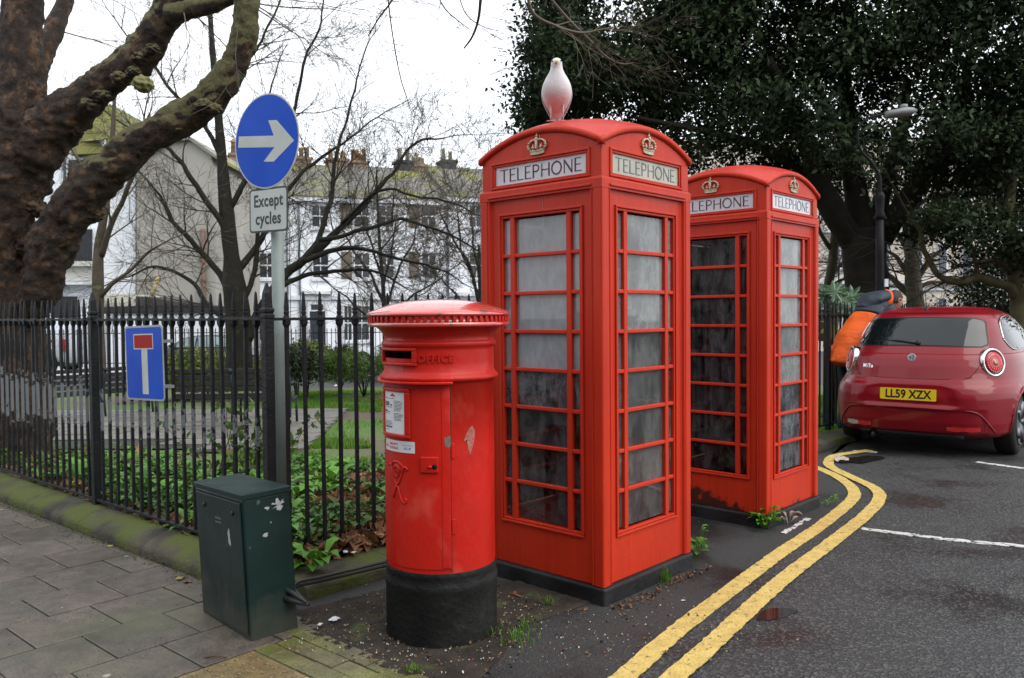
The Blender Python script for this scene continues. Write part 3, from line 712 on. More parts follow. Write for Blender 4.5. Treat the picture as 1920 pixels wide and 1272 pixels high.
lettm = mat('letter_maroon', (.10, .03, .05), rough=.5)
lett2 = mat('letter_faded', (.17, .16, .18), (.12, .12, .13), rough=.5)
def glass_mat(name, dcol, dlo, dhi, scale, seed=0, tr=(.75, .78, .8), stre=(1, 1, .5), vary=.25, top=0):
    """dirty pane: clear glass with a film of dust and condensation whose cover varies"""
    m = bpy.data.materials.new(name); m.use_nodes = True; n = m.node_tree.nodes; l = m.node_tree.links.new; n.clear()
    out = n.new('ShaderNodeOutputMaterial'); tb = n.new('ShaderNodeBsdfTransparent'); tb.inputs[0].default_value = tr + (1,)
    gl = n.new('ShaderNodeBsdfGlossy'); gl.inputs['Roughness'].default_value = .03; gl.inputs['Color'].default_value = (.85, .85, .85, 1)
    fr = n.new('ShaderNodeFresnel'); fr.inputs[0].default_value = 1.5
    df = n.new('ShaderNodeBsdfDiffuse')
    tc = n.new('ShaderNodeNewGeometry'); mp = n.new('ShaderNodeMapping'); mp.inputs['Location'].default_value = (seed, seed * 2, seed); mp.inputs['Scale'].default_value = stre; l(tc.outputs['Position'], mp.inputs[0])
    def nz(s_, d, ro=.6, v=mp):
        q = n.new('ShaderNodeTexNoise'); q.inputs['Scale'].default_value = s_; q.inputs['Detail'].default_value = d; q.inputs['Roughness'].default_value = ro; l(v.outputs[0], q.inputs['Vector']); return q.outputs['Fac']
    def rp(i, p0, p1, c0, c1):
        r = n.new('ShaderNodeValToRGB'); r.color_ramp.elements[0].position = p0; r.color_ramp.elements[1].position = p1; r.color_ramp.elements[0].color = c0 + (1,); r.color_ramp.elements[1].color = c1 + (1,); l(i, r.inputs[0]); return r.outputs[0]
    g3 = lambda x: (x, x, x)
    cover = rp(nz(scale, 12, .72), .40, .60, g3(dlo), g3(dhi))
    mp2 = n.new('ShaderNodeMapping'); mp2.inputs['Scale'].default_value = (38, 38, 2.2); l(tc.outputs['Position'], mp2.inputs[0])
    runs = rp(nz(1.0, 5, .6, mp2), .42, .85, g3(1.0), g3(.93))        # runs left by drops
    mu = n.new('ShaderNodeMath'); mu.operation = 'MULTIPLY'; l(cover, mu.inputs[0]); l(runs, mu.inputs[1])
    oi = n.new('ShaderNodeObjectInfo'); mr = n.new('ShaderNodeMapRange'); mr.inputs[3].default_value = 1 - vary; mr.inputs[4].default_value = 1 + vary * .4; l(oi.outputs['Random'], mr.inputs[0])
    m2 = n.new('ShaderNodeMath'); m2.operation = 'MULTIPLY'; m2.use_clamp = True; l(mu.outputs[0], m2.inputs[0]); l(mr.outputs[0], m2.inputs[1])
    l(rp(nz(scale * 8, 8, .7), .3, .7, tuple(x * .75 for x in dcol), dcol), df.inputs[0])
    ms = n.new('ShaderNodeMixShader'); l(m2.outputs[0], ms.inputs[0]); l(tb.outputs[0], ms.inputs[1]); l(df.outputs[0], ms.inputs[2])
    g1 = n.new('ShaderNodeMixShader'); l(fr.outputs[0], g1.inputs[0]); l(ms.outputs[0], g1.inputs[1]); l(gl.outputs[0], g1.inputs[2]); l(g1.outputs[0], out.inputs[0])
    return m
g_grey = glass_mat('glass_misted', (.33, .37, .40), .84, .99, 3.5, 1, tr=(.3, .3, .3), vary=.05)  # nearly opaque grey film, upper rows of the near box's left face
g_part = glass_mat('glass_part_misted', (.20, .215, .235), .02, .85, 11, 4, tr=(.3, .3, .32))
g_dirty = glass_mat('glass_grimy', (.10, .11, .12), .02, .75, 13, 2, tr=(.28, .29, .31), vary=.4)
g_clear = glass_mat('glass_clear', (.46, .49, .48), .10, .34, 6, 7, tr=(.96, .98, .98), vary=.4)
g_pale = glass_mat('glass_pale', (.50, .535, .54), .34, .62, 2.6, 3, tr=(.93, .95, .95), vary=.25)  # paler film, upper rows of the right-hand faces
HW = .433
GLY = {  # stroke letters (unit height): list of (polyline, weight)
 'T': (.74, [([(0, 1), (.74, 1)], .5), ([(.37, 1), (.37, 0)], 1)]),
 'E': (.55, [([(.05, 0), (.05, 1)], 1), ([(.05, 1), (.52, 1)], .5), ([(.05, .52), (.45, .52)], .5), ([(.05, 0), (.55, 0)], .5)]),
 'L': (.55, [([(.05, 1), (.05, 0)], 1), ([(.05, 0), (.55, 0)], .5)]),
 'P': (.58, [([(.05, 0), (.05, 1)], 1), ([(.05, 1), (.3, 1), (.46, .94), (.54, .8), (.54, .68), (.46, .54), (.3, .47), (.05, .47)], .75)]),
 'H': (.76, [([(.06, 0), (.06, 1)], 1), ([(.70, 0), (.70, 1)], 1), ([(.06, .52), (.70, .52)], .5)]),
 'O': (.86, [([(.43 + .40 * math.sin(a * PI / 12), .5 + .5 * math.cos(a * PI / 12)) for a in range(25)], .9)]),
 'N': (.78, [([(.07, 0), (.07, 1)], .6), ([(.07, 1), (.71, 0)], 1), ([(.71, 0), (.71, 1)], .6)])}
def stroke_word(word, width, height, th, M4, gap=.16):
    tot = sum(GLY[c][0] for c in word) + gap * (len(word) - 1); sx = width / tot; x = 0; mb = MB()
    for c in word:
        wd, st = GLY[c]
        for pl, wt in st:
            pp = [Vector(((x + p[0]) * sx, p[1] * height, 0)) for p in pl]; hw = th * wt / 2
            for i, (a, b) in enumerate(zip(pp, pp[1:])):
                d = (b - a).normalized(); nn = Vector((-d.y, d.x, 0)) * hw; e = d * hw * .5
                z = .0004 * (i % 2)
                q = [a - e - nn, b + e - nn, b + e + nn, a - e + nn]
                mb.add([M4 @ (v + Vector((0, 0, z))) for v in q] + [M4 @ (v + Vector((0, 0, z + .0015))) for v in q], [(4, 5, 6, 7), (0, 1, 5, 4), (1, 2, 6, 5), (2, 3, 7, 6), (3, 0, 4, 7)])
        x += wd + gap
    return mb
def arcz(t, rise=.117): return rise * (1 - t * t)
def side_frames():
    # (axis x along face left->right seen from outside, outward normal) in local coordinates
    return [(Vector((0, -1, 0)), Vector((-1, 0, 0))), (Vector((1, 0, 0)), Vector((0, -1, 0))), (Vector((0, 1, 0)), Vector((1, 0, 0))), (Vector((-1, 0, 0)), Vector((0, 1, 0)))]
def crown_mb(M4, w_=.125, h_=.108):
    mb = MB()
    def P(x, y, z=0): return M4 @ Vector((x * w_, y * h_, z))
    # band
    for y0, y1, z in ((0, .05, .014), (.05, .17, .011), (.17, .22, .014)):
        n_ = 10; rr = []
        for k in range(n_ + 1):
            x = -.36 + .72 * k / n_; c = .03 - .12 * (x / .36) ** 2 * -1 * .3; o = -.04 * (1 - (x / .36) ** 2)
            fl = 1 + (y0 - .1) * .4; 
            rr.append([P(x * (1 + y0 * .5), y0 + o, 0), P(x * (1 + y0 * .5), y0 + o, z), P(x * (1 + y1 * .5), y1 + o, z), P(x * (1 + y1 * .5), y1 + o, 0)])
        mb.loft(rr)
    for s in (-1, 1):
        mb.tube([P(s * x, y, z) for x, y, z in ((.40, .2, .006), (.50, .38, .009), (.46, .56, .011), (.30, .68, .012), (.12, .70, .012), (.02, .62, .013))], .0050, 6)
        for x, y in ((.46, .30), (.50, .42), (.45, .56), (.34, .65), (.2, .70)):
            mb.tube([P(s * x, y, .006), P(s * x, y, .017)], .0048, 6)
        # fleurs on the band
        mb.tube([P(s * .22, .2, .010), P(s * .22, .44, .012)], .0035, 5); mb.tube([P(s * .14, .34, .012), P(s * .30, .34, .012)], .0035, 5)
        mb.tube([P(s * .19, .2, .008), P(s * .24, .5, .010)], .0022, 5)
    mb.tube([P(0, .2, .012), P(0, .5, .014), P(0, .72, .014)], [.0075, .0055, .006], 6)
    for y in (.3, .4, .5, .6): mb.tube([P(-.03, y, .012), P(-.03, y, .020)], .0055, 6); 
    mb.tube([P(0, .74, .004), P(0, .74, .020)], .0078, 8)
    mb.tube([P(0, .78, .012), P(0, 1.0, .012)], .0030, 5); mb.tube([P(-.07, .9, .012), P(.07, .9, .012)], .0030, 5)
    return mb
def kiosk(corner, ang, label, paint, look, signm):
    h = HW; u = Vector((math.sin(ang), math.cos(ang), 0)); v = Vector((-math.cos(ang), math.sin(ang), 0))
    cen = Vector(corner) + (u + v) * h; rz = math.atan2(u.y, u.x)
    t = thing('telephone_box', label, 'telephone box', cen, rz, 'red telephone boxes')
    # plinth
    mb = MB(); mb.box((-h - .010, -h - .010, -.05), (h + .010, h + .010, .0935)); mb.build('plinth', kblack, t, bevel=.014, seg=3)
    # floor
    mb = MB(); mb.box((-h + .05, -h + .05, .094), (h - .05, h - .05, .12)); mb.build('floor_plate', mat('kiosk_floor', (.06, .05, .045), rough=.8), t)
    # corner posts, stepped section
    for sx_ in (-1, 1):
        for sy in (-1, 1):
            mb = MB()
            pts = [(h, h - .012), (h - .003, h - .003), (h - .012, h), (h - .055, h), (h - .058, h - .006), (h - .066, h - .006), (h - .069, h), (h - .074, h), (h - .079, h - .016), (h - .088, h - .022), (h - .088, h - .088), (h - .022, h - .088),
                   (h - .016, h - .079), (h, h - .074), (h, h - .069), (h - .006, h - .066), (h - .006, h - .058), (h, h - .055)]
            pp = [(a * sx_, b * sy) for a, b in pts]
            if sx_ * sy < 0: pp = pp[::-1]
            mb.prism(pp[::-1], .096, 2.138); mb.build('corner_post', paint, t, bevel=.0022, seg=2)
    # head: solid band, shoulder, pediments
    mb = MB(); hh = h
    ring = lambda r, z: [(-r, -r, z), (r, -r, z), (r, r, z), (-r, r, z)]
    mb.loft([ring(h, 2.139), ring(h, 2.186), ring(h - .003, 2.194), ring(h - .012, 2.2), ring(h - .012, 2.201)], smooth=False)
    mb.build('head_band', paint, t, bevel=.003)
    N_ = 20
    for k, (ax, nr) in enumerate(side_frames()):
        M4 = frame(nr * (h - .012), ax, Vector((0, 0, 1)), nr)        # x along face, y up, z outwards
        # pediment wall as a segmental panel, sign opening left free
        mb = MB(); z0, z1 = 2.2015, 2.353; a = .343
        def bx(x0, x1, y0, y1, d0=-.03, d1=0): mb.box((x0, y0, d0), (x1, y1, d1), M4)
        e = h - .012 - .0015
        bx(-e, -.334, z0, 2.34); bx(.334, e, z0, 2.34); bx(-.334, .334, z0, 2.215); 
        top = []
        for i in range(N_ + 1):
            x = -e + 2 * e * i / N_; top.append((x, 2.352 + arcz(x / h) - .002))
        pl = [(-e, 2.34), (e, 2.34)] + top[::-1]
        mb.prism(pl, -.03, 0, M4)
        mb.build('pediment', paint, t)
        # raised frame round the sign
        mb = MB()
        for (x0, x1, y0, y1) in ((-.352, .352, 2.339, 2.352), (-.352, .352, 2.2035, 2.214)): mb.box((x0, y0, -.004), (x1, y1, .007), M4)
        for (x0, x1) in ((-.352, -.336), (.336, .352)): mb.box((x0, 2.2142, -.004), (x1, 2.3388, .007), M4)
        for (x0, x1, y0, y1) in ((-.3355, .3355, 2.3265, 2.3385), (-.3355, .3355, 2.2145, 2.2235)): mb.box((x0, y0, -.012), (x1, y1, .001), M4)
        for (x0, x1) in ((-.3355, -.322), (.322, .3355)): mb.box((x0, 2.2237, -.012), (x1, 2.3263, .001), M4)
        fr_ = mb.build('sign_frame', paint, t, bevel=.0025)
        mb = MB(); mb.box((-.322, 2.2236, -.016), (.322, 2.3264, -.009), M4); sg = mb.build('sign_panel', signm[k], t)
        lw = stroke_word('TELEPHONE', .575, .066, .0088, M4 @ Matrix.Translation((-.2875, 2.242, -.0088)))
        lw.build('lettering', lett2 if k == 1 else lettm, sg)
        # arched eaves moulding
        mb = MB(); rings = []
        for i in range(N_ + 1):
            q = -1 + 2 * i / N_; x = q * (h + .004); y = 2.352 + arcz(q)
            rings.append([M4 @ Vector((x, y + dy, dz)) for dy, dz in ((-.001, .000), (.001, .010), (.008, .017), (.022, .0185), (.034, .014), (.0395, .004), (.0395, -.012), (-.001, -.012))])
        mb.loft(rings, cap=True); mb.build('eaves_moulding', paint, t)
        M5 = frame(nr * (h - .012), ax, Vector((0, 0, 1)), nr)
        cw = crown_mb(M5 @ Matrix.Translation((0, 2.362, -.002))); cw.build('crown', cream, t)
        # door head moulding, door leaf
        if k == 2: continue
        D = frame(nr * (h - .020), ax, Vector((0, 0, 1)), nr)
        dn = 'door' if k == 0 else 'glazed_side'
        mb = MB()
        e2 = h - .0885
        xi = .298; zl, zt = .327, 2.063        # leaf opening edge
        for (x0, x1, y0, y1) in ((-e2, -xi, .0965, 2.1375), (xi, e2, .0965, 2.1375), (-xi, xi, .0965, zl), (-xi, xi, zt, 2.1375)): mb.box((x0, y0, -.04), (x1, y1, 0), D)
        leaf = mb.build(dn, paint, t)
        mb = MB()
        for (x0, x1, y0, y1) in ((-xi, xi, zl, zl + .013), (-xi, xi, zt - .013, zt)): mb.box((x0, y0, -.0005), (x1, y1, .011), D)
        for (x0, x1) in ((-xi, -xi + .013), (xi - .013, xi)): mb.box((x0, zl + .0131, -.0005), (x1, zt - .0131, .011), D)
        for (x0, x1, y0, y1) in ((-xi + .0135, xi - .0135, zl + .0135, .354), (-xi + .0135, xi - .0135, 2.036, zt - .0135)): mb.box((x0, y0, -.024), (x1, y1, .003), D)
        for (x0, x1) in ((-xi + .0135, -.272), (.272, xi - .0135)): mb.box((x0, .3542, -.024), (x1, 2.0358, .003), D)
        mb.build('glazing_frame', paint, leaf, bevel=.003)
        # outer head moulding
        mb = MB(); mb.box((-h + .066, 2.1515, -.002), (h - .066, 2.164, .028), D); mb.build('head_moulding', paint, leaf, bevel=.003)
        # glazing bars
        zs = [.354 + .21025 * i for i in range(9)]
        for xb in (-.2, .2):
            mb = MB(); mb.box((xb - .0165, .3542, -.022), (xb + .0165, 2.0358, .002), D); mb.build('glazing_bar', paint, leaf, bevel=.004)
        for z in zs[1:-1]:
            for (x0, x1) in ((-.272, -.2167), (-.1833, .1833), (.2167, .272)):
                mb = MB(); mb.box((x0, z - .0105, -.021), (x1, z + .0105, .0005), D); mb.build('glazing_bar', paint, leaf, bevel=.004)
        for r_ in range(8):
            for c_, (x0, x1) in enumerate(((-.272, -.2167), (-.1833, .1833), (.2167, .272))):
                mb = MB(); tz = R.uniform(-.0015, .0015); cor = [(x0, zs[r_] + .01), (x1, zs[r_] + .01), (x1, zs[r_ + 1] - .01), (x0, zs[r_ + 1] - .01)]
                vv = [D @ Vector((a, b, -.019 + tz + R.uniform(-.0008, .0008))) for a, b in cor]; mb.add(vv, [(0, 1, 2, 3)])
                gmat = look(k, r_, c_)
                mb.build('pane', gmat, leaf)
    # solid back wall carrying the telephone
    D = frame(Vector((1, 0, 0)) * (h - .020), Vector((0, 1, 0)), Vector((0, 0, 1)), Vector((1, 0, 0)))
    mb = MB(); mb.box((-h + .0885, .0965, -.03), (h - .0885, 2.1375, 0), D); mb.build('back_wall', paint, t)
    mb = MB(); mb.box((-.26, .75, -.055), (.26, 2.0, -.031), D); mb.build('backboard', mat('backboard_grey', (.16, .17, .18), (.12, .12, .13), 5, .6), t, bevel=.003)
    mb = MB(); mb.box((-.02, 1.15, -.15), (.2, 1.55, -.056), D); mb.box((0.01, 1.25, -.165), (.08, 1.48, -.1505), D); mb.build('payphone', mat('payphone_grey', (.08, .085, .09), rough=.35), t, bevel=.01)
    mb = MB(); mb.box((-.24, .98, -.2), (.0, 1.0, -.056), D); mb.build('shelf', mat('shelf_black', (.03, .03, .03), rough=.4), t, bevel=.003)
    mb = MB(); mb.box((-.14, 1.62, -.0595), (.12, 1.78, -.0555), D); mb.build('notice_board', mat('notice_pale', (.4, .42, .45), (.3, .3, .34), 30, .5), t)
    # ceiling and roof
    mb = MB(); mb.box((-h + .045, -h + .045, 2.2015), (h - .045, h - .045, 2.206)); mb.build('ceiling', mat('ceiling_white', (.45, .45, .43), rough=.7), t)
    mb = MB(); G = 28; vs = []; hr = h - .004
    for i in range(G + 1):
        for j in range(G + 1):
            a, b = -1 + 2 * i / G, -1 + 2 * j / G
            z = 2.391 + .117 * (1 - a * a) + .117 * (1 - b * b) - .032 * (1 - a * a) * (1 - b * b) - (.117 * (1 - b * b) * .0)
            # along an edge (b=+-1) z follows the arch; inside it swells to a low dome
            vs.append((a * hr, b * hr, z))
    fs = [(i * (G + 1) + j, (i + 1) * (G + 1) + j, (i + 1) * (G + 1) + j + 1, i * (G + 1) + j + 1) for i in range(G) for j in range(G)]
    mb.add(vs, fs, True); mb.build('roof', mat('kiosk_roof_red', (.50, .03, .02), (.45, .028, .018), 3, .32, .15, 60, c3=(.55, .45, .4), s3=14, t3=.72, w3=.02, r2=.5), t)
    return t, cen, rz
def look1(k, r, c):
    if k == 0: return g_grey if r >= 4 else (g_part if r == 3 else g_dirty)
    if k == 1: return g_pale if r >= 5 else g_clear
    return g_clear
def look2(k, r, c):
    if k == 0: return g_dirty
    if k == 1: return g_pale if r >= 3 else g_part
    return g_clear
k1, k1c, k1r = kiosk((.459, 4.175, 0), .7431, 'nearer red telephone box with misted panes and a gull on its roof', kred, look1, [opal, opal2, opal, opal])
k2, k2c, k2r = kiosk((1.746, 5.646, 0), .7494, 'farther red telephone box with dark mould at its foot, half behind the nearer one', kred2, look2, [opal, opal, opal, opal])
# soft mould patch is in the paint of the farther box
# ---------------------------------------------------------------- gull
def gull(base, face):
    """standing herring gull; base between the feet, face = unit vector it looks along"""
    f = Vector(face).normalized(); s = Vector((-f.y, f.x, 0)); up = Vector((0, 0, 1))
    t = thing('gull', 'white herring gull standing upright on the near telephone box roof', 'gull', base)
    white = mat('gull_white', (.74, .74, .76), (.66, .66, .69), 20, .65, .3, 90); grey = mat('gull_grey', (.36, .38, .42), (.3, .32, .36), 20, .65, .3, 90)
    # spine stations: (forward, height, half width, half depth)
    st = [(-.085, .040, .020, .005), (-.080, .055, .034, .012), (-.070, .075, .042, .018), (-.058, .10, .058, .036), (-.040, .13, .078, .056), (-.018, .165, .089, .068), (.0, .20, .088, .067), (.014, .232, .074, .058), (.024, .258, .057, .048),
          (.031, .278, .043, .040), (.036, .295, .0355, .034), (.040, .311, .0335, .034), (.044, .326, .0330, .036), (.046, .340, .0290, .031), (.045, .350, .0190, .020), (.044, .3555, .006, .007)]
    mb = MB(); rings = []
    for i, (a, z, hw, hd) in enumerate(st):
        rings.append([f * (a + hd * math.cos(2 * PI * k / 20)) + s * (hw * math.sin(2 * PI * k / 20)) + up * (z - (.35 * hd * math.cos(2 * PI * k / 20) if 2 < i < 9 else 0)) for k in range(20)])
    mb.loft(rings); mb.build('body', white, t, sub=1)
    for sg in (-1, 1):
        mb = MB(); rings = []
        for a, z, w_, d_ in ((-.012, .235, .010, .020), (-.030, .205, .014, .036), (-.045, .165, .014, .042), (-.066, .125, .012, .036), (-.085, .085, .009, .022), (-.100, .050, .006, .010), (-.108, .030, .002, .004)):
            off = {.235: .058, .205: .074, .165: .080, .125: .070, .085: .052, .05: .034, .03: .026}[z]
            rings.append([f * (a + d_ * math.cos(2 * PI * k / 12)) + s * sg * (off + w_ * math.sin(2 * PI * k / 12)) + up * z for k in range(12)])
        mb.loft(rings); mb.build('wing', grey, t, sub=1)
        # leg and webbed foot
        mb = MB(); hip = s * sg * .036 + f * -.012
        mb.tube([hip + up * .105, hip + f * .006 + up * .06, hip + f * .0 + up * .006], [.0075, .0038, .0032], 8)
        fo = hip + up * .004
        vv = [fo - f * .008, fo + f * .04 + s * .022, fo + f * .048, fo + f * .04 - s * .022]; mb.add([q for q in vv] + [q + up * .004 for q in vv], [(4, 5, 6, 7), (0, 1, 5, 4), (1, 2, 6, 5), (2, 3, 7, 6), (3, 0, 4, 7)])
        mb.build('leg', mat('gull_leg', (.55, .40, .38), rough=.5), t)
        mb = MB(); mb.tube([f * .064 + s * sg * .0225 + up * .333, f * .066 + s * sg * .0290 + up * .333], [.0052, .0036], 10); mb.build('eye', mat('gull_eye', (.03, .03, .02), rough=.1), t)
    mb = MB(); mb.tube([f * .068 + up * .327, f * .092 + up * .323, f * .108 + up * .316, f * .113 + up * .307], [.0125, .0110, .0085, .002], 10, flat=.62); mb.build('beak', mat('gull_beak', (.62, .46, .16), rough=.4), t)
    for sg in (-1, 1):   # tail feathers
        mb = MB(); q = [s * sg * .002 + up * .05 - f * .075, s * sg * .028 + up * .055 - f * .075, s * sg * .022 + up * .008 - f * .095, s * sg * .001 + up * .004 - f * .097]
        mb.add(q + [x - f * .004 for x in q], [(0, 1, 2, 3), (7, 6, 5, 4), (0, 4, 5, 1), (1, 5, 6, 2), (2, 6, 7, 3), (3, 7, 4, 0)]); mb.build('tail_feather', white, t)
    return t
# on the roof, in line with the kiosk's left half
def roof_point(c, rz, a, b):
    z = 2.391 + .117 * (1 - a * a) + .117 * (1 - b * b) - .032 * (1 - a * a) * (1 - b * b)
    x, y = a * HW, b * HW; return Vector((c.x + x * math.cos(rz) - y * math.sin(rz), c.y + x * math.sin(rz) + y * math.cos(rz), z))
# white dropping run down the near box front
D_ = frame(Vector((-1, 0, 0)) * (HW - .012), Vector((0, -1, 0)), Vector((0, 0, 1)), Vector((-1, 0, 0)))
dropm = mat('dropping_white', (.6, .6, .58), rough=.7)
for (x, z0, z1, o_) in ((.022, 2.36, 2.46, .012), (.024, 2.205, 2.352, .0015), (.026, 2.06, 2.135, -.007), (.027, 1.94, 2.03, -.0055 + .0)):
    mb = MB(); n_ = 9
    mb.tube([D_ @ Vector((x + .0012 * math.sin(i * 1.7), z1 + (z0 - z1) * i / n_, o_)) for i in range(n_ + 1)], [.0009 + .0009 * R.random() for i in range(n_ + 1)], 5, flat=.5); mb.build('dropping_streak', dropm, k1)
gb = roof_point(k1c, k1r, -.45, .12)
print('gull base', gb)
gl_ = gull(gb, (-gb.x, -gb.y, 0)); gl_.scale = (.98,) * 3
# ================================================================ PILLAR BOX
PB = Vector((-.345, 3.9, 0)); t = thing('pillar_box', 'worn cylindrical red pillar box with black base and toothed cap', 'post box', PB)
pred = mat('pillar_red', (.56, .013, .006), (.42, .014, .009), 3.2, .30, .35, 26, c3=(.62, .07, .05), s3=5, t3=.60, w3=.16, r2=.5, spec=.30, stretch=(1, 1, .6))
capred = mat('pillar_cap_red', (.58, .035, .025), (.54, .06, .05), 5, .2, .2, 30, c3=(.16, .06, .03), s3=16, t3=.60, w3=.05, r2=.3, coat=1, spec=.8)
pblk = mat('pillar_black', (.007, .007, .008), (.020, .020, .019), 3.5, .65, .6, 40, r2=.5, spec=.15, c3=(.038, .038, .035), s3=4, t3=.6, w3=.15)
PR = .256
def W(th, z, r): return Vector((r * math.sin(th), -r * math.cos(th), z))
d2 = math.radians
mb = MB(); mb.lathe([(.262, -.03), (.262, .02), (.2625, .24), (.268, .262), (.266, .285), (.262, .29), (.2615, .318), (.264, .332), (.258, .345)], 72); mb.build('base', pblk, t)
slot = lambda th, z: d2(-69) < ((th + PI) % (2 * PI) - PI) < d2(-22) and 1.2885 < z < 1.3395
mb = MB(); mb.lathe([(PR, .340), (PR, .6), (PR, .9), (PR, 1.196), (.262, 1.199), (.275, 1.206), (.2785, 1.215), (.275, 1.225), (.266, 1.231), (.262, 1.24), (.258, 1.246), (.258, 1.288), (.258, 1.34), (.258, 1.351), (.262, 1.356), (.2675, 1.362), (.269, 1.371), (.2665, 1.379), (.260, 1.384), (.258, 1.39), (.258, 1.402), (.264, 1.418), (.278, 1.434), (.30, 1.448)], 120, skip=slot)
# letter slot pocket
o_, i_ = .258, .17
a0_, a1_ = d2(-69), d2(-22); n_ = 16; i_ = .15
mb.build('body', pred, t); mb = MB()
for (z_o, z_i) in ((1.288, 1.297), (1.34, 1.338)):
    vs = []
    for k in range(n_ + 1):
        a = a0_ + (a1_ - a0_) * k / n_; vs += [W(a, z_o, o_), W(a, z_i, i_)]
    fs = [(2 * k, 2 * k + 2, 2 * k + 3, 2 * k + 1) for k in range(n_)]; mb.add(vs, fs if z_o < 1.3 else [f[::-1] for f in fs])
for a in (a0_, a1_): mb.add([W(a, 1.288, o_), W(a, 1.34, o_), W(a, 1.335, i_), W(a, 1.30, i_)], [(0, 1, 2, 3)])
mb.add([W(a0_ + (a1_ - a0_) * k / n_, z, i_) for k in range(n_ + 1) for z in (1.295, 1.339)], [(2 * k, 2 * k + 2, 2 * k + 3, 2 * k + 1) for k in range(n_)])
mb.build('slot_lining', mat('slot_dark', (.03, .006, .005), (.012, .004, .004), 8, .7), t)
# raised frame round the slot
def band(th0, th1, z0, z1, r0, r1, n=24):
    mb_ = MB(); rings = []
    for k in range(n + 1):
        a = d2(th0 + (th1 - th0) * k / n); rings.append([W(a, z0, r0), W(a, z0, r1), W(a, z1, r1), W(a, z1, r0)])
    mb_.loft(rings, smooth=False); return mb_
def joinmb(*ms):
    o = MB()
    for m_ in ms:
        b0 = len(o.v); o.v += m_.v; o.f += [[i + b0 for i in f] for f in m_.f]; o.sm += m_.sm
    return o
band(-68.8, -22.2, 1.2885, 1.305, .235, .2575, 12).build('slot_lip', pred, t)
joinmb(band(-75, -17, 1.340, 1.353, .257, .273), band(-75, -17, 1.274, 1.287, .257, .271), band(-75, -69.2, 1.2872, 1.3398, .257, .272, 3), band(-21.8, -17, 1.2872, 1.3398, .257, .272, 3)).build('slot_frame', pred, t, bevel=.004)
# OFFICE in relief
def wrap(me, th0, z0, r, name, m, par, flip=False):
    for v_ in me.vertices:
        x, y, z = v_.co; p = W(d2(th0) + x / r, z0 + y, r + z); v_.co = p
    return link(name, me, m, par)
wrap(fcurve('OFFICE', .047, .0045, .0018, 1.12), 1.5, 1.305, .2600, 'lettering', pred, t)
# cap
cap = MB(); cap.lathe([(.29, 1.444), (.315, 1.447), (.329, 1.449), (.332, 1.453), (.331, 1.466), (.3215, 1.468), (.3215, 1.494), (.333, 1.4955), (.338, 1.500), (.337, 1.507), (.326, 1.515), (.29, 1.530), (.235, 1.549), (.17, 1.563), (.09, 1.572), (.0, 1.574)], 120)
capo = cap.build('cap', capred, t)
nt_ = 64; mb = MB(); dme = None
for k in range(nt_):
    a = 2 * PI * k / nt_
    if dme is None:
        m_ = MB(); m_.box((-.0082, -.332, 1.4682), (.0082, -.319, 1.4938)); dme = m_.mesh('dentil')
    o = link('dentil', dme, pred, capo); o.rotation_euler = (0, 0, a); b_ = o.modifiers.new('b', 'BEVEL'); b_.width = .003; b_.segments = 2
# door: a slightly proud cylindrical leaf left of the seam, hood over it
door = joinmb(band(-100, 15.0, .365, 1.190, .2555, .2600, 60)); doorm = door.build('door', pred, t, bevel=.0015)
for p_ in doorm.data.polygons: p_.use_smooth = False
band(6.5, 15.0, .372, 1.180, .2595, .2625, 6).build('door_edge_strip', pred, doorm, bevel=.002)
band(-104, 17, 1.1925, 1.205, .26, .292, 60).build('door_hood', pred, t, bevel=.004)
band(15.05, 15.9, .350, 1.192, .2555, .2572, 1).build('door_seam', mat('seam_dark', (.05, .015, .012), rough=.8), t)
for z in (.52, .86): band(15.9, 19.5, z, z + .07, .256, .2605, 3).build('hinge', pred, t, bevel=.002)
# collection plate in its frame
joinmb(band(-73, -25, 1.155, 1.172, .259, .270), band(-73, -25, .948, .965, .259, .270), band(-73, -67, .9652, 1.1548, .259, .270, 4), band(-31.5, -25, .9652, 1.1548, .259, .270, 4)).build('plate_frame', pred, doorm, bevel=.004)
pl_ = band(-67, -31.5, .9655, 1.1545, .2590, .2625, 12).build('collection_plate', mat('plate_white', (.70, .72, .76), (.64, .66, .70), 9, .35), doorm)
ink = mat('ink_grey', (.10, .10, .11), rough=.6); inkr = mat('ink_red', (.50, .05, .04), rough=.6)
rr_ = .2632
def tl(txt, size, th, z, m, bold=0, al='LEFT'): wrap(fcurve(txt, size, .0004, bold, 1, al), th, z, rr_, 'printing', m, pl_)
tl('9.00', .026, -65, 1.098, ink, .0008); tl('am', .012, -53, 1.094, ink, .0005); tl('7.00', .014, -65, 1.064, ink, .0004); tl('am', .009, -57, 1.062, ink, .0003)
mb = MB()
for (th0, th1, z) in [(-65, -46, 1.122), (-65, -50, 1.082), (-65, -56, 1.052)] + [(-47, -34 - R.uniform(0, 3), 1.112 - .0062 * i) for i in range(8)] + [(-47, -34 - R.uniform(0, 3), 1.056 - .0062 * i) for i in range(6)] + [(-65, -48 - R.uniform(0, 4), 1.018 - .006 * i) for i in range(4)] + [(-65, -57, .980)]:
    b_ = band(th0, th1, z, z + .0024, .2624, .2629, 6); mb = joinmb(mb, b_)
mb.build('printing', ink, pl_)
band(-65, -50, .990, .997, .2624, .2630, 6).build('printing', ink, pl_)
joinmb(band(-53, -45, 1.133, 1.1385, .2624, .2630, 4), band(-51.5, -46.5, 1.139, 1.143, .2624, .2630, 3), band(-49.6, -48.4, 1.1432, 1.148, .2624, .2630, 1)).build('emblem', inkr, pl_)
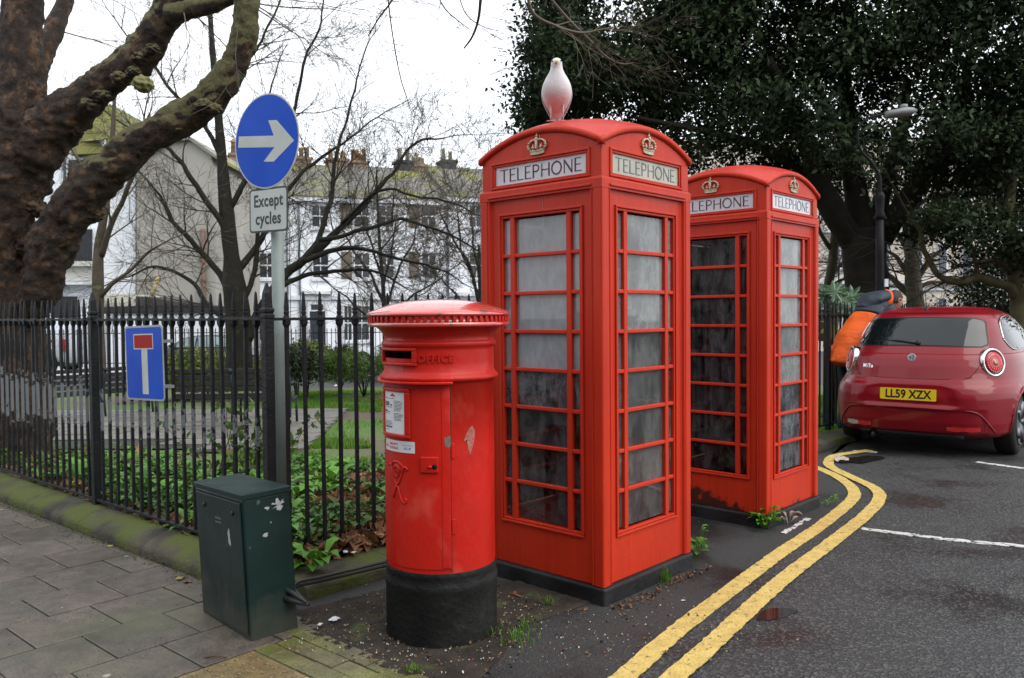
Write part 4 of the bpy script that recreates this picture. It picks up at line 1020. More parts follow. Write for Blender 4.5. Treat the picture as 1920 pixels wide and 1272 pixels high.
# priority sticker
st_ = band(-67, -20.5, .884, .935, .2602, .2611, 20).build('sticker', mat('sticker_white', (.68, .70, .74), rough=.4), doorm)
rr_ = .2613
for tx, z in (('PRIORITY', .917), ('POSTBOX', .900)): wrap(fcurve(tx, .0155, .0003, .0003, 1.0, 'LEFT'), -56, z, rr_, 'printing', inkr, st_)
joinmb(band(-64.5, -58.5, .901, .906, .2611, .2616, 4), band(-63, -60, .9062, .912, .2611, .2616, 3), band(-62, -61, .9122, .919, .2611, .2616, 1)).build('emblem', mat('ink_orange', (.6, .14, .05), rough=.6), st_)
band(-33, -25, .899, .908, .2611, .2616, 4).build('printing', mat('ink_blue', (.15, .30, .55), rough=.6), st_)
wrap(fcurve('NHS', .009, .0003, .0003), -29, .9035, .2617, 'printing', mat('plate_white2', (.7, .7, .75), rough=.5), st_)
joinmb(band(-36, -23, .916, .9175, .2611, .2615, 5)).build('printing', ink, st_)
# lock
lk = joinmb(band(-14.5, 3.2, .800, .872, .2595, .2695, 8)).build('lock_plate', pred, doorm, bevel=.006)
mb = MB(); mb.tube([W(d2(-.5), .828, .262), W(d2(-.5), .828, .2712)], .0115, 14); mb.build('keyhole', mat('hole_black', (.004, .004, .004), rough=.9), lk)
mb = MB(); mb.tube([W(d2(-6), .829, .266), W(d2(-5), .829, .277), W(d2(-3), .829, .279)], .006, 8); mb.build('lock_pin', pred, lk)
# royal cipher : V and R twined, cast in relief (scrolls)
def relief(pts, r_, name='cipher'):
    return [(W(d2(-44) + x / .26, z, .2615)) for x, z in pts]
ci = MB()
V_ = [(-.062, .815), (-.050, .826), (-.042, .815), (-.030, .780), (-.008, .742), (.004, .735), (.018, .750), (.030, .780), (.043, .812), (.056, .820), (.066, .812), (.060, .802)]
O_ = [(.026 * math.cos(a * PI / 8) * (1 - a / 60), .795 + .030 * math.sin(a * PI / 8) * (1 - a / 60)) for a in range(30)]
T_ = [(-.044, .818), (-.020, .838), (.010, .840), (.036, .826), (.048, .814)]
RR = [(-.004, .735), (-.010, .712), (-.020, .690), (-.026, .672)]
R2_ = [(-.002, .733), (.012, .722), (.016, .700), (.030, .670), (.046, .655), (.058, .660), (.060, .674), (.050, .678)]
V2 = [(.010 * math.cos(a * PI / 8) * (1 - a / 40), .790 + .012 * math.sin(a * PI / 8)) for a in range(18)]
for c_, r_ in ((V_, .0052), (O_, .0042), (T_, .004), (RR, .0045), (R2_, .0042), (V2, .0035)): ci.tube(relief(c_, 0), r_, 6)
ci.build('cipher', pred, doorm)
# paint chips
def chip(th, z, pts, r_, m, name='bare_patch'):
    c_ = MB(); q = [W(d2(th) + x / r_, z + y, r_) for x, y in pts]; n_ = len(q); cc = W(d2(th), z, r_)
    c_.add([cc] + q, [(0, 1 + k, 1 + (k + 1) % n_) for k in range(n_)], True); return c_.build(name, m, t)
pk = mat('bare_pink', (.42, .17, .14), (.34, .10, .08), 26, .55, .4, 60)
chip(36.5, .935, [(.012, .066), (.027, .045), (.026, .015), (.020, -.015), (.008, -.045), (.0, -.066), (-.010, -.04), (-.012, -.012), (-.020, .004), (-.028, -.004), (-.030, .006), (-.022, .026), (-.008, .05)], .2568, pk)
chip(11.5, .938, [(.017, .026), (.018, -.02), (.006, -.03), (.0, -.02), (-.004, -.026), (-.010, -.004), (-.012, .022), (-.002, .016), (.004, .022)], .2630, mat('bare_grey', (.15, .13, .12), (.22, .16, .14), 30, .6))
# ================================================================ GREEN CABINET
gcab = mat('cabinet_green', (.009, .027, .025), (.005, .017, .016), 3, .36, .12, 30, c3=(.06, .10, .09), s3=20, t3=.70, w3=.04, r2=.5, spec=.2)
n = gcab.node_tree.nodes; l = gcab.node_tree.links.new; b = n['Principled BSDF']; old = b.inputs['Base Color'].links[0].from_socket
tc = n.new('ShaderNodeTexCoord'); sx = n.new('ShaderNodeSeparateXYZ'); l(tc.outputs['Object'], sx.inputs[0]); nz = n.new('ShaderNodeTexNoise'); nz.inputs['Scale'].default_value = 7; nz.inputs['Detail'].default_value = 8; l(tc.outputs['Object'], nz.inputs['Vector'])
ma = n.new('ShaderNodeMath'); ma.operation = 'MULTIPLY_ADD'; ma.inputs[1].default_value = -2.1; l(sx.outputs[2], ma.inputs[0]); l(nz.outputs['Fac'], ma.inputs[2])
rp = n.new('ShaderNodeValToRGB'); rp.color_ramp.elements[0].position = .06; rp.color_ramp.elements[1].position = .42; l(ma.outputs[0], rp.inputs[0])
x = n.new('ShaderNodeMix'); x.data_type = 'RGBA'; l(rp.outputs[0], x.inputs[0]); l(old, x.inputs[6]); x.inputs[7].default_value = (.040, .046, .038, 1); l(x.outputs[2], b.inputs['Base Color'])
ux = Vector((.733, .68, 0)).normalized(); uy = Vector((-.70, .714, 0)).normalized(); uy = Vector((-ux.y, ux.x, 0))
cabp = Vector((-1.204, 3.738, .006)); CW, CL, CH = .235, .545, .685
t = thing('street_cabinet', 'scuffed dark green metal street cabinet leaning beside the pavement slabs', 'cabinet', cabp, math.atan2(ux.y, ux.x))
t.rotation_euler = (Matrix.Rotation(math.radians(-2.6), 4, Vector((0, 1, 0))) @ Matrix.Rotation(math.atan2(ux.y, ux.x), 4, 'Z')).to_euler()
mb = MB(); mb.box((0, 0, -.03), (CW, CL, CH - .03)); bd = mb.build('casing', gcab, t, bevel=.006)
mb = MB(); mb.loft([[(-.006, -.006, CH - .0298), (CW + .006, -.006, CH - .0298), (CW + .006, CL + .006, CH - .0298), (-.006, CL + .006, CH - .0298)], [(-.006, -.006, CH - .004), (CW + .006, -.006, CH - .004), (CW + .006, CL + .006, CH - .004), (-.006, CL + .006, CH - .004)],
    [(.004, .004, CH), (CW - .004, .004, CH), (CW - .004, CL - .004, CH), (.004, CL - .004, CH)]], smooth=False); mb.build('lid', gcab, t, bevel=.003)
mb = MB(); mb.box((-.0075, .02, .03), (-.0002, CL - .02, CH - .045)); dr = mb.build('door', gcab, t, bevel=.003)
for yy in (.10, .42):
    mb = MB(); mb.tube([Vector((-.007, yy, .585)), Vector((-.013, yy, .585))], .011, 14); mb.build('lock', mat('lock_dark', (.01, .012, .012), rough=.4), dr)
mb = MB()
for zz in (.535, .515): mb.box((-.0095, .235, zz), (-.0076, .30, zz + .008))
mb.build('label_plate', mat('label_grey', (.11, .14, .15), rough=.5), dr)
wsc = mat('scratched_white', (.42, .46, .47), (.3, .34, .34), 60, .6)
def patch(par, origin, ax, ay, nn, pts, m, name='scraped_patch'):
    q = [origin + ax * a + ay * b_ + nn * .0006 for a, b_ in pts]; c_ = MB(); cc = sum(q, Vector()) / len(q); n_ = len(q); c_.add([cc] + q, [(0, 1 + k, 1 + (k + 1) % n_) for k in range(n_)]); return c_.build(name, m, par)
def blob(rx, ry, n=18, ja=.5): return [(rx * (1 + ja * R.uniform(-1, 1)) * math.cos(2 * PI * k / n), ry * (1 + ja * R.uniform(-1, 1)) * math.sin(2 * PI * k / n)) for k in range(n)]
Z_ = Vector((0, 0, 1)); X_ = Vector((1, 0, 0)); Y_ = Vector((0, 1, 0))
patch(dr, Vector((-.0076, .155, .475)), -Y_, Z_, -X_, blob(.012, .04, 16, .35), wsc)
patch(dr, Vector((-.0076, .145, .44)), -Y_, Z_, -X_, blob(.006, .02, 12, .4), wsc)
patch(t, Vector((.175, 0, .605)), X_, Z_, -Y_, blob(.024, .020, 26, .75), wsc)
patch(t, Vector((.118, 0, .60)), X_, Z_, -Y_, blob(.010, .010, 12, .7), wsc)
patch(t, Vector((.10, 0, .475)), X_, Z_, -Y_, blob(.015, .008, 14, .6), wsc)
patch(t, Vector((.13, 0, .53)), X_, Z_, -Y_, blob(.004, .004, 9, .5), wsc)
# cable glands and cables
blk = mat('cable_black', (.018, .018, .02), (.03, .03, .032), 10, .42)
tc_ = thing('cable_pair', 'black cable ducts looping out of the green cabinet along the kerb', 'cable', (0, 0, 0))
def cw(px, py, z): return gp(px, py, z)
def cY(px, py, Y): return at(px, py, Y)
g0 = cY(530, 1103, 3.90)
mb = MB(); mb.tube([cY(522, 1098, 3.90), cY(545, 1110, 3.86), cY(575, 1130, 3.80)], [.013, .012, .008], 12); mb.build('gland', blk, tc_)
mb = MB(); mb.tube([cY(524, 1118, 3.88), cY(548, 1127, 3.84), cY(578, 1134, 3.80)], [.015, .014, .008], 12); mb.build('gland', blk, tc_)
for off, n_ in ((0, 0), (7, 1)):
    P_ = [cY(578, 1133, 3.80), cY(562, 1118 , 3.86), cY(551, 1103 + off * .4, 3.98), cY(560, 1092 + off, 4.1), cY(600, 1083 + off, 4.22), cY(660, 1069 + off, 4.36), cY(725, 1054 + off, 4.5), cY(800, 1046 + off, 4.75)]
    pp, rr2 = smooth_path([(p, .0085) for p in P_], 8); mb = MB(); mb.tube(pp, rr2, 8); mb.build('cable', blk, tc_)
# ================================================================ RAILINGS
iron = mat('railing_black', (.007, .008, .010), (.014, .015, .018), 8, .45, .5, 60, r2=.6, spec=.22)
ironp = mat('railing_peeling', (.007, .008, .010), (.014, .015, .018), 8, .45, .5, 60, r2=.6, spec=.22, c3=(.15, .163, .178), s3=9, t3=.60, w3=.03, stretch=(2, 2, .9))
# peeled grey only on a belt at knee to waist height
n = ironp.node_tree.nodes; l = ironp.node_tree.links.new
for nd in n:
    if nd.type == 'MIX' and nd.inputs[0].is_linked and abs(nd.inputs[7].default_value[0] - .15) < 1e-4:
        src = nd.inputs[0].links[0].from_socket; g_ = n.new('ShaderNodeNewGeometry'); s_ = n.new('ShaderNodeSeparateXYZ'); l(g_.outputs['Position'], s_.inputs[0])
        a1 = n.new('ShaderNodeMath'); a1.operation = 'SUBTRACT'; a1.inputs[1].default_value = .84; l(s_.outputs[2], a1.inputs[0])
        a2 = n.new('ShaderNodeMath'); a2.operation = 'ABSOLUTE'; l(a1.outputs[0], a2.inputs[0])
        n9 = n.new('ShaderNodeTexNoise'); n9.inputs['Scale'].default_value = 17; n9.inputs['Roughness'].default_value = .75; n9.inputs['Detail'].default_value = 4; l(g_.outputs['Position'], n9.inputs['Vector'])
        a3 = n.new('ShaderNodeMath'); a3.operation = 'MULTIPLY_ADD'; a3.inputs[1].default_value = -1.5; l(a2.outputs[0], a3.inputs[0]); a5 = n.new('ShaderNodeMath'); a5.operation = 'MULTIPLY_ADD'; a5.inputs[1].default_value = -.075; a5.inputs[2].default_value = -.235; l(s_.outputs[0], a5.inputs[0]); a6 = n.new('ShaderNodeMath'); a6.operation = 'ADD'; l(a5.outputs[0], a6.inputs[0]); l(n9.outputs['Fac'], a6.inputs[1]); l(a6.outputs[0], a3.inputs[2])
        r9 = n.new('ShaderNodeValToRGB'); r9.color_ramp.elements[0].position = .31; r9.color_ramp.elements[1].position = .335; l(a3.outputs[0], r9.inputs[0]); l(r9.outputs[0], nd.inputs[0])
def bar_mesh(name, hgt, w_, rail):
    mb = MB(); a = w_ / 2
    def sq(r, z, rot=0): return [(r * math.cos(PI / 4 + k * PI / 2 + rot) * 1.414, r * math.sin(PI / 4 + k * PI / 2 + rot) * 1.414, z) for k in range(4)]
    mb.loft([sq(a, 0), sq(a, hgt - .155), sq(a * 1.3, hgt - .151), sq(a * 1.3, hgt - .142), sq(a * .9, hgt - .138), sq(a * 1.2, hgt - .122), sq(a * 1.2, hgt - .116), sq(a * .85, hgt - .112), sq(a * 1.12, hgt - .102), sq(a * .55, hgt - .012), sq(a * .2, hgt)], smooth=False)
    # swelling where the bar passes through the rail
    mb.loft([sq(a * .9, rail - .05), sq(a * 1.7, rail - .028), sq(a * 1.8, rail), sq(a * 1.25, rail + .014)], smooth=False)
    return mb.mesh(name)
def railings(name, label, org, d, L0, L1, zf, bars, posts, m_of, hb=1.49, rail=1.332, wid=.0185, zoff=0):
    t = thing(name, label, 'railings', org)
    bm_ = bar_mesh('railing_bar', hb, wid, rail); pm_ = None
    rz = math.atan2(d.y, d.x)
    for s in bars:
        p = d * s; o = link('railing_bar', bm_, None, t); 
        if not bm_.materials: bm_.materials.append(m_of(s))
        o.location = (p.x, p.y, zf(s) - org.z); o.rotation_euler = (R.gauss(0, .004), R.gauss(0, .004), rz + R.gauss(0, .05))
    for s in posts:
        mb = MB(); a = .027
        def sq(r, z): return [(r * math.cos(rz + PI / 4 + k * PI / 2) * 1.414, r * math.sin(rz + PI / 4 + k * PI / 2) * 1.414, z) for k in range(4)]
        H_ = hb + .045
        mb.loft([sq(a, -.06), sq(a, H_ - .20), sq(a * 1.12, H_ - .195), sq(a * 1.12, H_ - .18), sq(a * .9, H_ - .172), sq(a * 1.1, H_ - .16), sq(a * 1.1, H_ - .145), sq(a * .85, H_ - .14), sq(a * .72, H_ - .06), sq(a * .2, H_)], smooth=False)
        o = mb.build('railing_post', iron, t, bevel=.003); p = d * s; o.location = (p.x, p.y, zf(s) - org.z)
    # rails
    for nm, zr, hw_, hh in (('top_rail', rail, .014, .008), ('bottom_rail', .012, .017, .009)):
        mb = MB(); ns = 24; q = Vector((-d.y, d.x, 0)); rings = []
        for k in range(ns + 1):
            s = L0 + (L1 - L0) * k / ns; p = d * s; z = zf(s) - org.z + zr + .003 * math.sin(s * 5)
            rings.append([p + q * a_ + Vector((0, 0, z + b_)) for a_, b_ in ((-hw_, -hh), (hw_, -hh), (hw_, hh), (-hw_, hh))])
        mb.loft(rings, smooth=False); mb.build(nm, iron, t, bevel=.002)
    return t
gap = 2.25 / 19
lp = [i * 2.25 for i in (1, 2, 3)]
lb = [gap * i for i in range(1, 75) if i % 19]
railings('garden_railings', 'black spiked iron railings with peeling paint along the left pavement', CP, LD, 0, 8.8, lambda s: .152, lb, lp, lambda s: ironp)
rb = [.118 * i for i in range(1, 215) if i % 21]; rp_ = [.0] + [.118 * 21 * i for i in range(1, 11)]
def rz_(s): 
    return .152 - .006 * max(0, s - 4)
railings('garden_railings', 'black spiked iron railings running behind the pillar box and the telephone boxes', CP, RD, 0, 25.3, rz_, rb, rp_, lambda s: iron)
# ================================================================ SIGNS
grey_post = mat('post_grey', (.26, .31, .30), (.21, .26, .25), 5, .5, .2, 50, c3=(.16, .18, .16), s3=9, t3=.66, w3=.1)
blue = mat('sign_blue', (.004, .085, .62), (.005, .075, .55), 4, .45, spec=.2, r2=.55); swh = mat('sign_white', (.60, .63, .62), (.52, .55, .54), 6, .45); sback = mat('sign_back_grey', (.25, .26, .27), rough=.5)
sred = mat('sign_red', (.42, .008, .012), (.38, .008, .012), 8, .5, spec=.15); sgrey = mat('sign_border', (.05, .06, .065), rough=.5)
SY = 4.86; pb_ = at(522, 700, SY); pole_x = pb_.x
top = at(517, 240, SY); bot = Vector((at(527, 880, SY).x, SY, .03))
t = thing('sign_pole', 'grey steel sign pole behind the railings carrying the round blue sign', 'sign pole', bot)
mb = MB(); mb.tube([Vector((0, 0, 0)), top - bot], .037, 20); mb.build('tube', grey_post, t)
mb = MB(); mb.tube([top - bot, top - bot + Vector((0, 0, .012))], .039, 20); mb.build('pole_cap', sgrey, t)
def face_frame(c, deg, lean=0):   # sign facing, deg left of the camera direction
    a = math.radians(deg); nrm = Vector((-math.sin(a), -math.cos(a), 0)); ax = Vector((math.cos(a), -math.sin(a), 0)); up_ = Vector((lean, 0, 1)).normalized(); up_ = (up_ - nrm * up_.dot(nrm)).normalized(); ax = up_.cross(nrm); return frame(c, ax, up_, nrm)
def disc(mb, M4, r, z0, z1, n=56): mb.prism([(r * math.cos(2 * PI * k / n), r * math.sin(2 * PI * k / n)) for k in range(n)], z0, z1, M4)
def rrect(w_, h_, r, n=6):
    out = []
    for cx, cy, a0 in ((w_ / 2 - r, h_ / 2 - r, 0), (-w_ / 2 + r, h_ / 2 - r, 90), (-w_ / 2 + r, -h_ / 2 + r, 180), (w_ / 2 - r, -h_ / 2 + r, 270)):
        for k in range(n + 1): a = math.radians(a0 + 90 * k / n); out.append((cx + r * math.cos(a), cy + r * math.sin(a)))
    return out
c1 = at(499, 265, SY - .075)
t = thing('round_sign', 'round blue sign with a white arrow pointing right', 'road sign', c1); M4 = face_frame((0, 0, 0), 33, .0) @ Matrix.Rotation(math.radians(-6), 4, 'Z')
SR = .272
mb = MB(); disc(mb, M4, SR, -.003, 0); mb.build('sign_plate', swh, t)
mb = MB(); disc(mb, M4, SR - .009, .0002, .0012); mb.build('sign_face', blue, t)
s_ = SR
mb = MB(); ar = [(-.86, -.105), (.20, -.105), (-.03, -.44), (.22, -.44), (.84, 0), (.84, .0), (.30, .43), (.06, .43), (.22, .115), (-.86, .115)]
ar = [(-.88, -.13), (.28, -.13), (-.04, -.43), (.28, -.43), (.86, 0), (.30, .43), (.04, .43), (.24, .11), (-.88, .11)]
mb.prism([(a * s_, b_ * s_) for a, b_ in ar], .0013, .0022, M4); mb.build('arrow', swh, t)
mb = MB(); mb.box((-.05, .12, -.03), (.05, .145, -.0032), M4); mb.box((-.05, -.145, -.03), (.05, -.12, -.0032), M4); mb.build('bracket', sback, t)
c2_ = at(503, 394, SY - .075)
t = thing('plate_sign', 'small white plate reading Except cycles under the round blue sign', 'road sign', c2_); M4 = face_frame((0, 0, 0), 36, .02)
PWd, PHt = .345, .255
mb = MB(); mb.prism(rrect(PWd, PHt, .025), -.003, 0, M4); mb.build('sign_plate', sgrey, t)
mb = MB(); mb.prism(rrect(PWd - .022, PHt - .022, .018), .0002, .0012, M4); mb.build('sign_face', swh, t)
mb = MB()
for tx, yy in (('Except', .052), ('cycles', -.05)): merge(mb, fcurve(tx, .098, .0005, .0022, 1.06, xs=.93), M4 @ Matrix.Translation((0, yy, .0018)))
mb.build('lettering', sgrey, t)
mb = MB(); mb.box((-.05, -.01, -.03), (.05, .015, -.0032), M4); mb.build('bracket', sback, t)
c3_ = at(270.5, 681, 5.42)
t = thing('dead_end_sign', 'rectangular blue dead end sign with white stem and red bar on the railings', 'road sign', c3_); M4 = face_frame((0, 0, 0), 38, -.035)
DW, DH = .485, .492
mb = MB(); mb.prism(rrect(DW, DH, .03), -.003, 0, M4); mb.build('sign_plate', mat('sign_rim', (.42, .46, .48), rough=.5), t)
mb = MB(); mb.prism(rrect(DW - .03, DH - .026, .022), .0002, .0012, M4); mb.build('sign_face', blue, t)
mb = MB(); mb.box((-.028, -.205, .0013), (.046, .10, .002), M4); mb.build('white_stem', swh, t)
mb = MB(); mb.box((-.125, .090, .0021), (.125, .192, .0027), M4); mb.build('white_border', swh, t)
mb = MB(); mb.box((-.115, .098, .0028), (.115, .184, .0034), M4); mb.build('red_bar', sred, t)
mb = MB(); mb.box((-.2, .13, -.035), (.3, .15, -.0032), M4); mb.box((-.2, -.16, -.035), (.3, -.14, -.0032), M4); mb.build('bracket', sback, t)
# ================================================================ TREES
plane_bark = bpy.data.materials.new('plane_bark'); plane_bark.use_nodes = True
n = plane_bark.node_tree.nodes; l = plane_bark.node_tree.links.new; b = n['Principled BSDF']
g = n.new('ShaderNodeNewGeometry'); P_ = g.outputs['Position']
def _nz(s, d=8, ro=.6):
    t = n.new('ShaderNodeTexNoise'); t.inputs['Scale'].default_value = s; t.inputs['Detail'].default_value = d; t.inputs['Roughness'].default_value = ro; l(P_, t.inputs['Vector']); return t.outputs['Fac']
def _rp(i, p0, p1, c0, c1):
    r = n.new('ShaderNodeValToRGB'); r.color_ramp.elements[0].position = p0; r.color_ramp.elements[1].position = p1; r.color_ramp.elements[0].color = c0 + (1,); r.color_ramp.elements[1].color = c1 + (1,); l(i, r.inputs[0]); return r
def _mx(f, a, bb):
    x = n.new('ShaderNodeMix'); x.data_type = 'RGBA'; l(f, x.inputs[0])
    for i, v in ((6, a), (7, bb)):
        if isinstance(v, tuple): x.inputs[i].default_value = v + (1,)
        else: l(v, x.inputs[i])
    return x.outputs[2]
r1 = _rp(_nz(9), .36, .70, (.014, .009, .006), (.140, .072, .034))
r1.color_ramp.elements.new(.53).color = (.036, .019, .011, 1)
c = r1.outputs[0]
hv_ = n.new('ShaderNodeMix'); hv_.data_type = 'RGBA'; hv_.blend_type = 'MULTIPLY'; hv_.inputs[0].default_value = .85; l(c, hv_.inputs[6]); l(_rp(_nz(42, 6, .7), .36, .62, (.25, .22, .2), (1.7, 1.6, 1.5)).outputs[0], hv_.inputs[7]); c = hv_.outputs[2]
r2 = _rp(_nz(4.5), .58, .66, (0, 0, 0), (.55, .55, .55)); c = _mx(r2.outputs[0], c, (.17, .115, .07))   # lighter flaked patches
# khaki live bark where the upper side is smooth
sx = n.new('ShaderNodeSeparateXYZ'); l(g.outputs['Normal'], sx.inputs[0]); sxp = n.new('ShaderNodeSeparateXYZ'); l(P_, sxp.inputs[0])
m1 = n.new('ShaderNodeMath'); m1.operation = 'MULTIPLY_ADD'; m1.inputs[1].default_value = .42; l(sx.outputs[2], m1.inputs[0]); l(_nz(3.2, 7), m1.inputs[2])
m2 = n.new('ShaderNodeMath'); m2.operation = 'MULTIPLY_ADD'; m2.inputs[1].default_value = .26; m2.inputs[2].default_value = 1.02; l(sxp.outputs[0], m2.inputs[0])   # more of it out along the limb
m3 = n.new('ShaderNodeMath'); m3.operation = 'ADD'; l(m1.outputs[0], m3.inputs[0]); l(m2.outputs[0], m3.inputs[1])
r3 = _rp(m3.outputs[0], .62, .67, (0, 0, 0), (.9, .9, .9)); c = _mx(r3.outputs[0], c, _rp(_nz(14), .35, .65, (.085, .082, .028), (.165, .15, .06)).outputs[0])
l(c, b.inputs['Base Color']); b.inputs['Roughness'].default_value = .75
bp = n.new('ShaderNodeBump'); bp.inputs['Strength'].default_value = 1; bp.inputs['Distance'].default_value = .05; l(_nz(18, 10, .75), bp.inputs['Height']); l(bp.outputs[0], b.inputs['Normal'])
bark_d = mat('bark_dark', (.020, .018, .012), (.011, .010, .008), 9, .85, .8, 30, c3=(.035, .04, .013), s3=6, t3=.60, w3=.1)
bark_g = mat('bark_grey', (.10, .082, .06), (.05, .043, .032), 6, .85, .8, 30, c3=(.12, .13, .05), s3=6, t3=.6, w3=.1)
bark_o = mat('bark_olive', (.12, .11, .055), (.07, .06, .035), 5, .85, .6, 30)
twig_m = mat('twig_brown', (.045, .036, .028), (.03, .025, .02), 5, .8)
twig_l = mat('twig_pale', (.13, .105, .08), (.10, .08, .06), 5, .8)
ever_b = mat('evergreen_bark', (.022, .018, .014), (.012, .010, .009), 5, .9, .8, 25)
def grow(mb, o, d, L_, r, lev, droop=0, spread=.55, kids=4, sides=3, wander=.16, minr=.0022):
    seg = 6 if lev > 1 else 4; p = Vector(o); pts = [p.copy()]; rr = [r]; d = Vector(d).normalized(); ch = []
    for i in range(seg):
        d = (d + rvec() * wander + Vector((0, 0, droop))).normalized(); p = p + d * L_ / seg; pts.append(p.copy()); rr.append(max(r * (1 - .75 * (i + 1) / seg), minr))
        if lev > 0 and i > 0: ch.append((p.copy(), d.copy(), rr[-1]))
    mb.tube(pts, rr, sides if lev < 2 else 4, cap=False)
    if lev > 0:
        for k in range(kids):
            q, dd, r_ = ch[R.randrange(len(ch))]
            s = dd.cross(rvec()).normalized(); nd = (dd * math.cos(spread * R.uniform(.6, 1.5)) + s * math.sin(spread * R.uniform(.7, 1.5))).normalized()
            grow(mb, q, nd, L_ * R.uniform(.45, .72), r_ * .75, lev - 1, droop, spread, kids, sides, wander, minr)
def bare_tree(label, loc, trunk, limbs, Y, bark, twm, lk=1.0, tl_=(2, 5), kids=4, name='bare_tree', dz=1.6, nsp=9, len_=1.6, tr=.014, jit=.1, droop=.01, twig_r=.0022, cat='tree', group=None, spread=.6):
    """trunk: [(px,py,halfwidth px)], limbs: list of the same; all at depth Y, limbs bend in depth too"""
    t = thing(name, label, cat, loc, 0, group); lo = Vector(loc)
    k = Y / FPX
    def conv(pl, dep):
        out = []
        for i, (px, py, hw) in enumerate(pl):
            p = at(px, py, Y); p = p + (p - Vector((0, 0, CAM_Z))).normalized() * dep * i / (len(pl) - 1); out.append((p - lo, hw * k * .86))
        return out
    tp, trr = smooth_path(conv(trunk, 0), 7)
    mb = MB(); mb.tube(tp, trr, 14, jit=lambda p: jit * noise.fractal(p * 2.2, 1, 2, 3)); mb.build('trunk', bark, t)
    tw = MB()
    for lm in limbs:
        lm = [(a_, b_, c_ * lk) for a_, b_, c_ in lm]
        dep = R.uniform(-dz, dz); pp, rr = smooth_path(conv(lm, dep), 6); so3 = Vector((R.random() * 9, R.random() * 9, R.random() * 9)); pp = [p + noise.noise_vector(p * .9 + so3) * .16 * min(1, i / 5) + noise.noise_vector(p * 3 + so3) * .045 * min(1, i / 5) for i, p in enumerate(pp)]; mb = MB(); mb.tube(pp, rr, 8, jit=lambda p: jit * noise.fractal(p * 3, 1, 2, 3)); mb.build('limb', bark, t)
        n_ = len(pp)
        for j in range(nsp):
            i = R.randint(max(1, n_ // 5), n_ - 1); d = (pp[i] - pp[i - 1]).normalized(); s = d.cross(rvec()).normalized(); nd = d * R.uniform(.3, .9) + s * R.uniform(.4, 1)
            grow(tw, pp[i], nd, len_ * R.uniform(.5, 1.1), max(rr[i] * .45, tr * .5) if rr[i] * .45 < tr * 1.6 else tr * 1.6, R.randint(*tl_) if tl_[0] != tl_[1] else tl_[0], droop, spread, kids, minr=twig_r)
        grow(tw, pp[-1], pp[-1] - pp[-2], len_, rr[-1], tl_[1] if tl_[1] < 4 else 3, droop, spread, kids, minr=twig_r)
    o = tw.build('twigs', twm, t); tag(o, kind='stuff'); return t
# ---- big plane tree at the left
YP = 8.8
base = gg(30, 800); base = at(30, 800, YP); base.z = gz(base.x, YP) - .05
t = thing('plane_tree', 'massive old plane tree with burred brown bark and bare khaki limbs', 'tree', base)
def plimb(nm, pl, Y0, Y1, sides, amp, fr=3.2, n=14, under=0):
    pts = []; N_ = len(pl)
    for i, (px, py, hw) in enumerate(pl):
        Y = Y0 + (Y1 - Y0) * i / (N_ - 1); pts.append((at(px, py, Y) - base, hw * Y / FPX))
    pp, rr = smooth_path(pts, n); mb = MB()
    def j(p):
        q = p + base
        v = noise.fractal(q * fr, .9, 2.1, 5) * amp
        c_ = noise.voronoi(q * 7.5)[0][0]; v += (.35 - c_) * amp * .55 + noise.fractal(q * 12, .8, 2.2, 3) * .12 + (.25 - noise.voronoi(q * 17)[0][0]) * .07
        return v
    mb.tube(pp, rr, sides, jit=j); return mb.build(nm, plane_bark, t)
plimb('trunk', [(5, 900, 90), (8, 780, 80), (10, 680, 72), (0, 580, 66), (-12, 500, 62), (-4, 410, 60), (14, 330, 68), (26, 255, 66), (38, 185, 44), (42, 80, 37), (42, -40, 36), (44, -160, 33)], YP, YP, 56, .15, n=12)
plimb('limb', [(52, 600, 26), (72, 550, 36), (90, 490, 41), (122, 415, 44), (168, 352, 40), (216, 312, 36), (258, 271, 33), (322, 232, 31), (400, 180, 31), (448, 102, 26), (462, 38, 24), (458, -40, 22), (430, -140, 20)], YP - .1, YP - .9, 56, .19)
plimb('limb', [(30, 330, 50), (75, 265, 50), (116, 222, 42), (168, 180, 32), (208, 147, 31), (265, 102, 33), (292, 58, 30), (322, 12, 30), (345, -50, 27), (385, -140, 24)], YP, YP - .4, 52, .18)
plimb('limb', [(62, 160, 16), (84, 100, 18), (104, 50, 17), (124, -5, 14), (140, -60, 11)], YP + .3, YP + .9, 24, .12)
plimb('limb', [(318, 28, 20), (360, 18, 17), (410, 5, 14), (470, -25, 12)], YP - .4, YP - .6, 16, .12)
plimb('limb', [(30, 300, 40), (-40, 200, 38), (-110, 100, 34), (-200, -40, 28)], YP, YP + .6, 20, .14)
def burr(px, py, r, Y, m=plane_bark):
    c_ = at(px, py, Y) - base; mb = MB(); ico = bmesh.new(); bmesh.ops.create_icosphere(ico, subdivisions=4, radius=1)
    vs = []
    for v in ico.verts:
        k_ = 1 + .30 * noise.fractal(v.co * 2.2 + Vector((px, 0, 0)), 1, 2, 4) + .22 * (.4 - noise.voronoi(v.co * 2.6 + Vector((px, py, 0)))[0][0]) + .1 * noise.fractal(v.co * 8, 1, 2, 2); q = v.co * k_; vs.append(c_ + Vector((q.x * r, q.y * r, q.z * r * .8)))
    mb.add(vs, [[v.index for v in f.verts] for f in ico.faces], True); ico.free(); return mb.build('burr', m, t)
kh = mat('khaki_bark', (.26, .25, .13), (.17, .17, .07), 5, .8, .8, 20)
burr(268, 158, .10, YP - .5, kh)
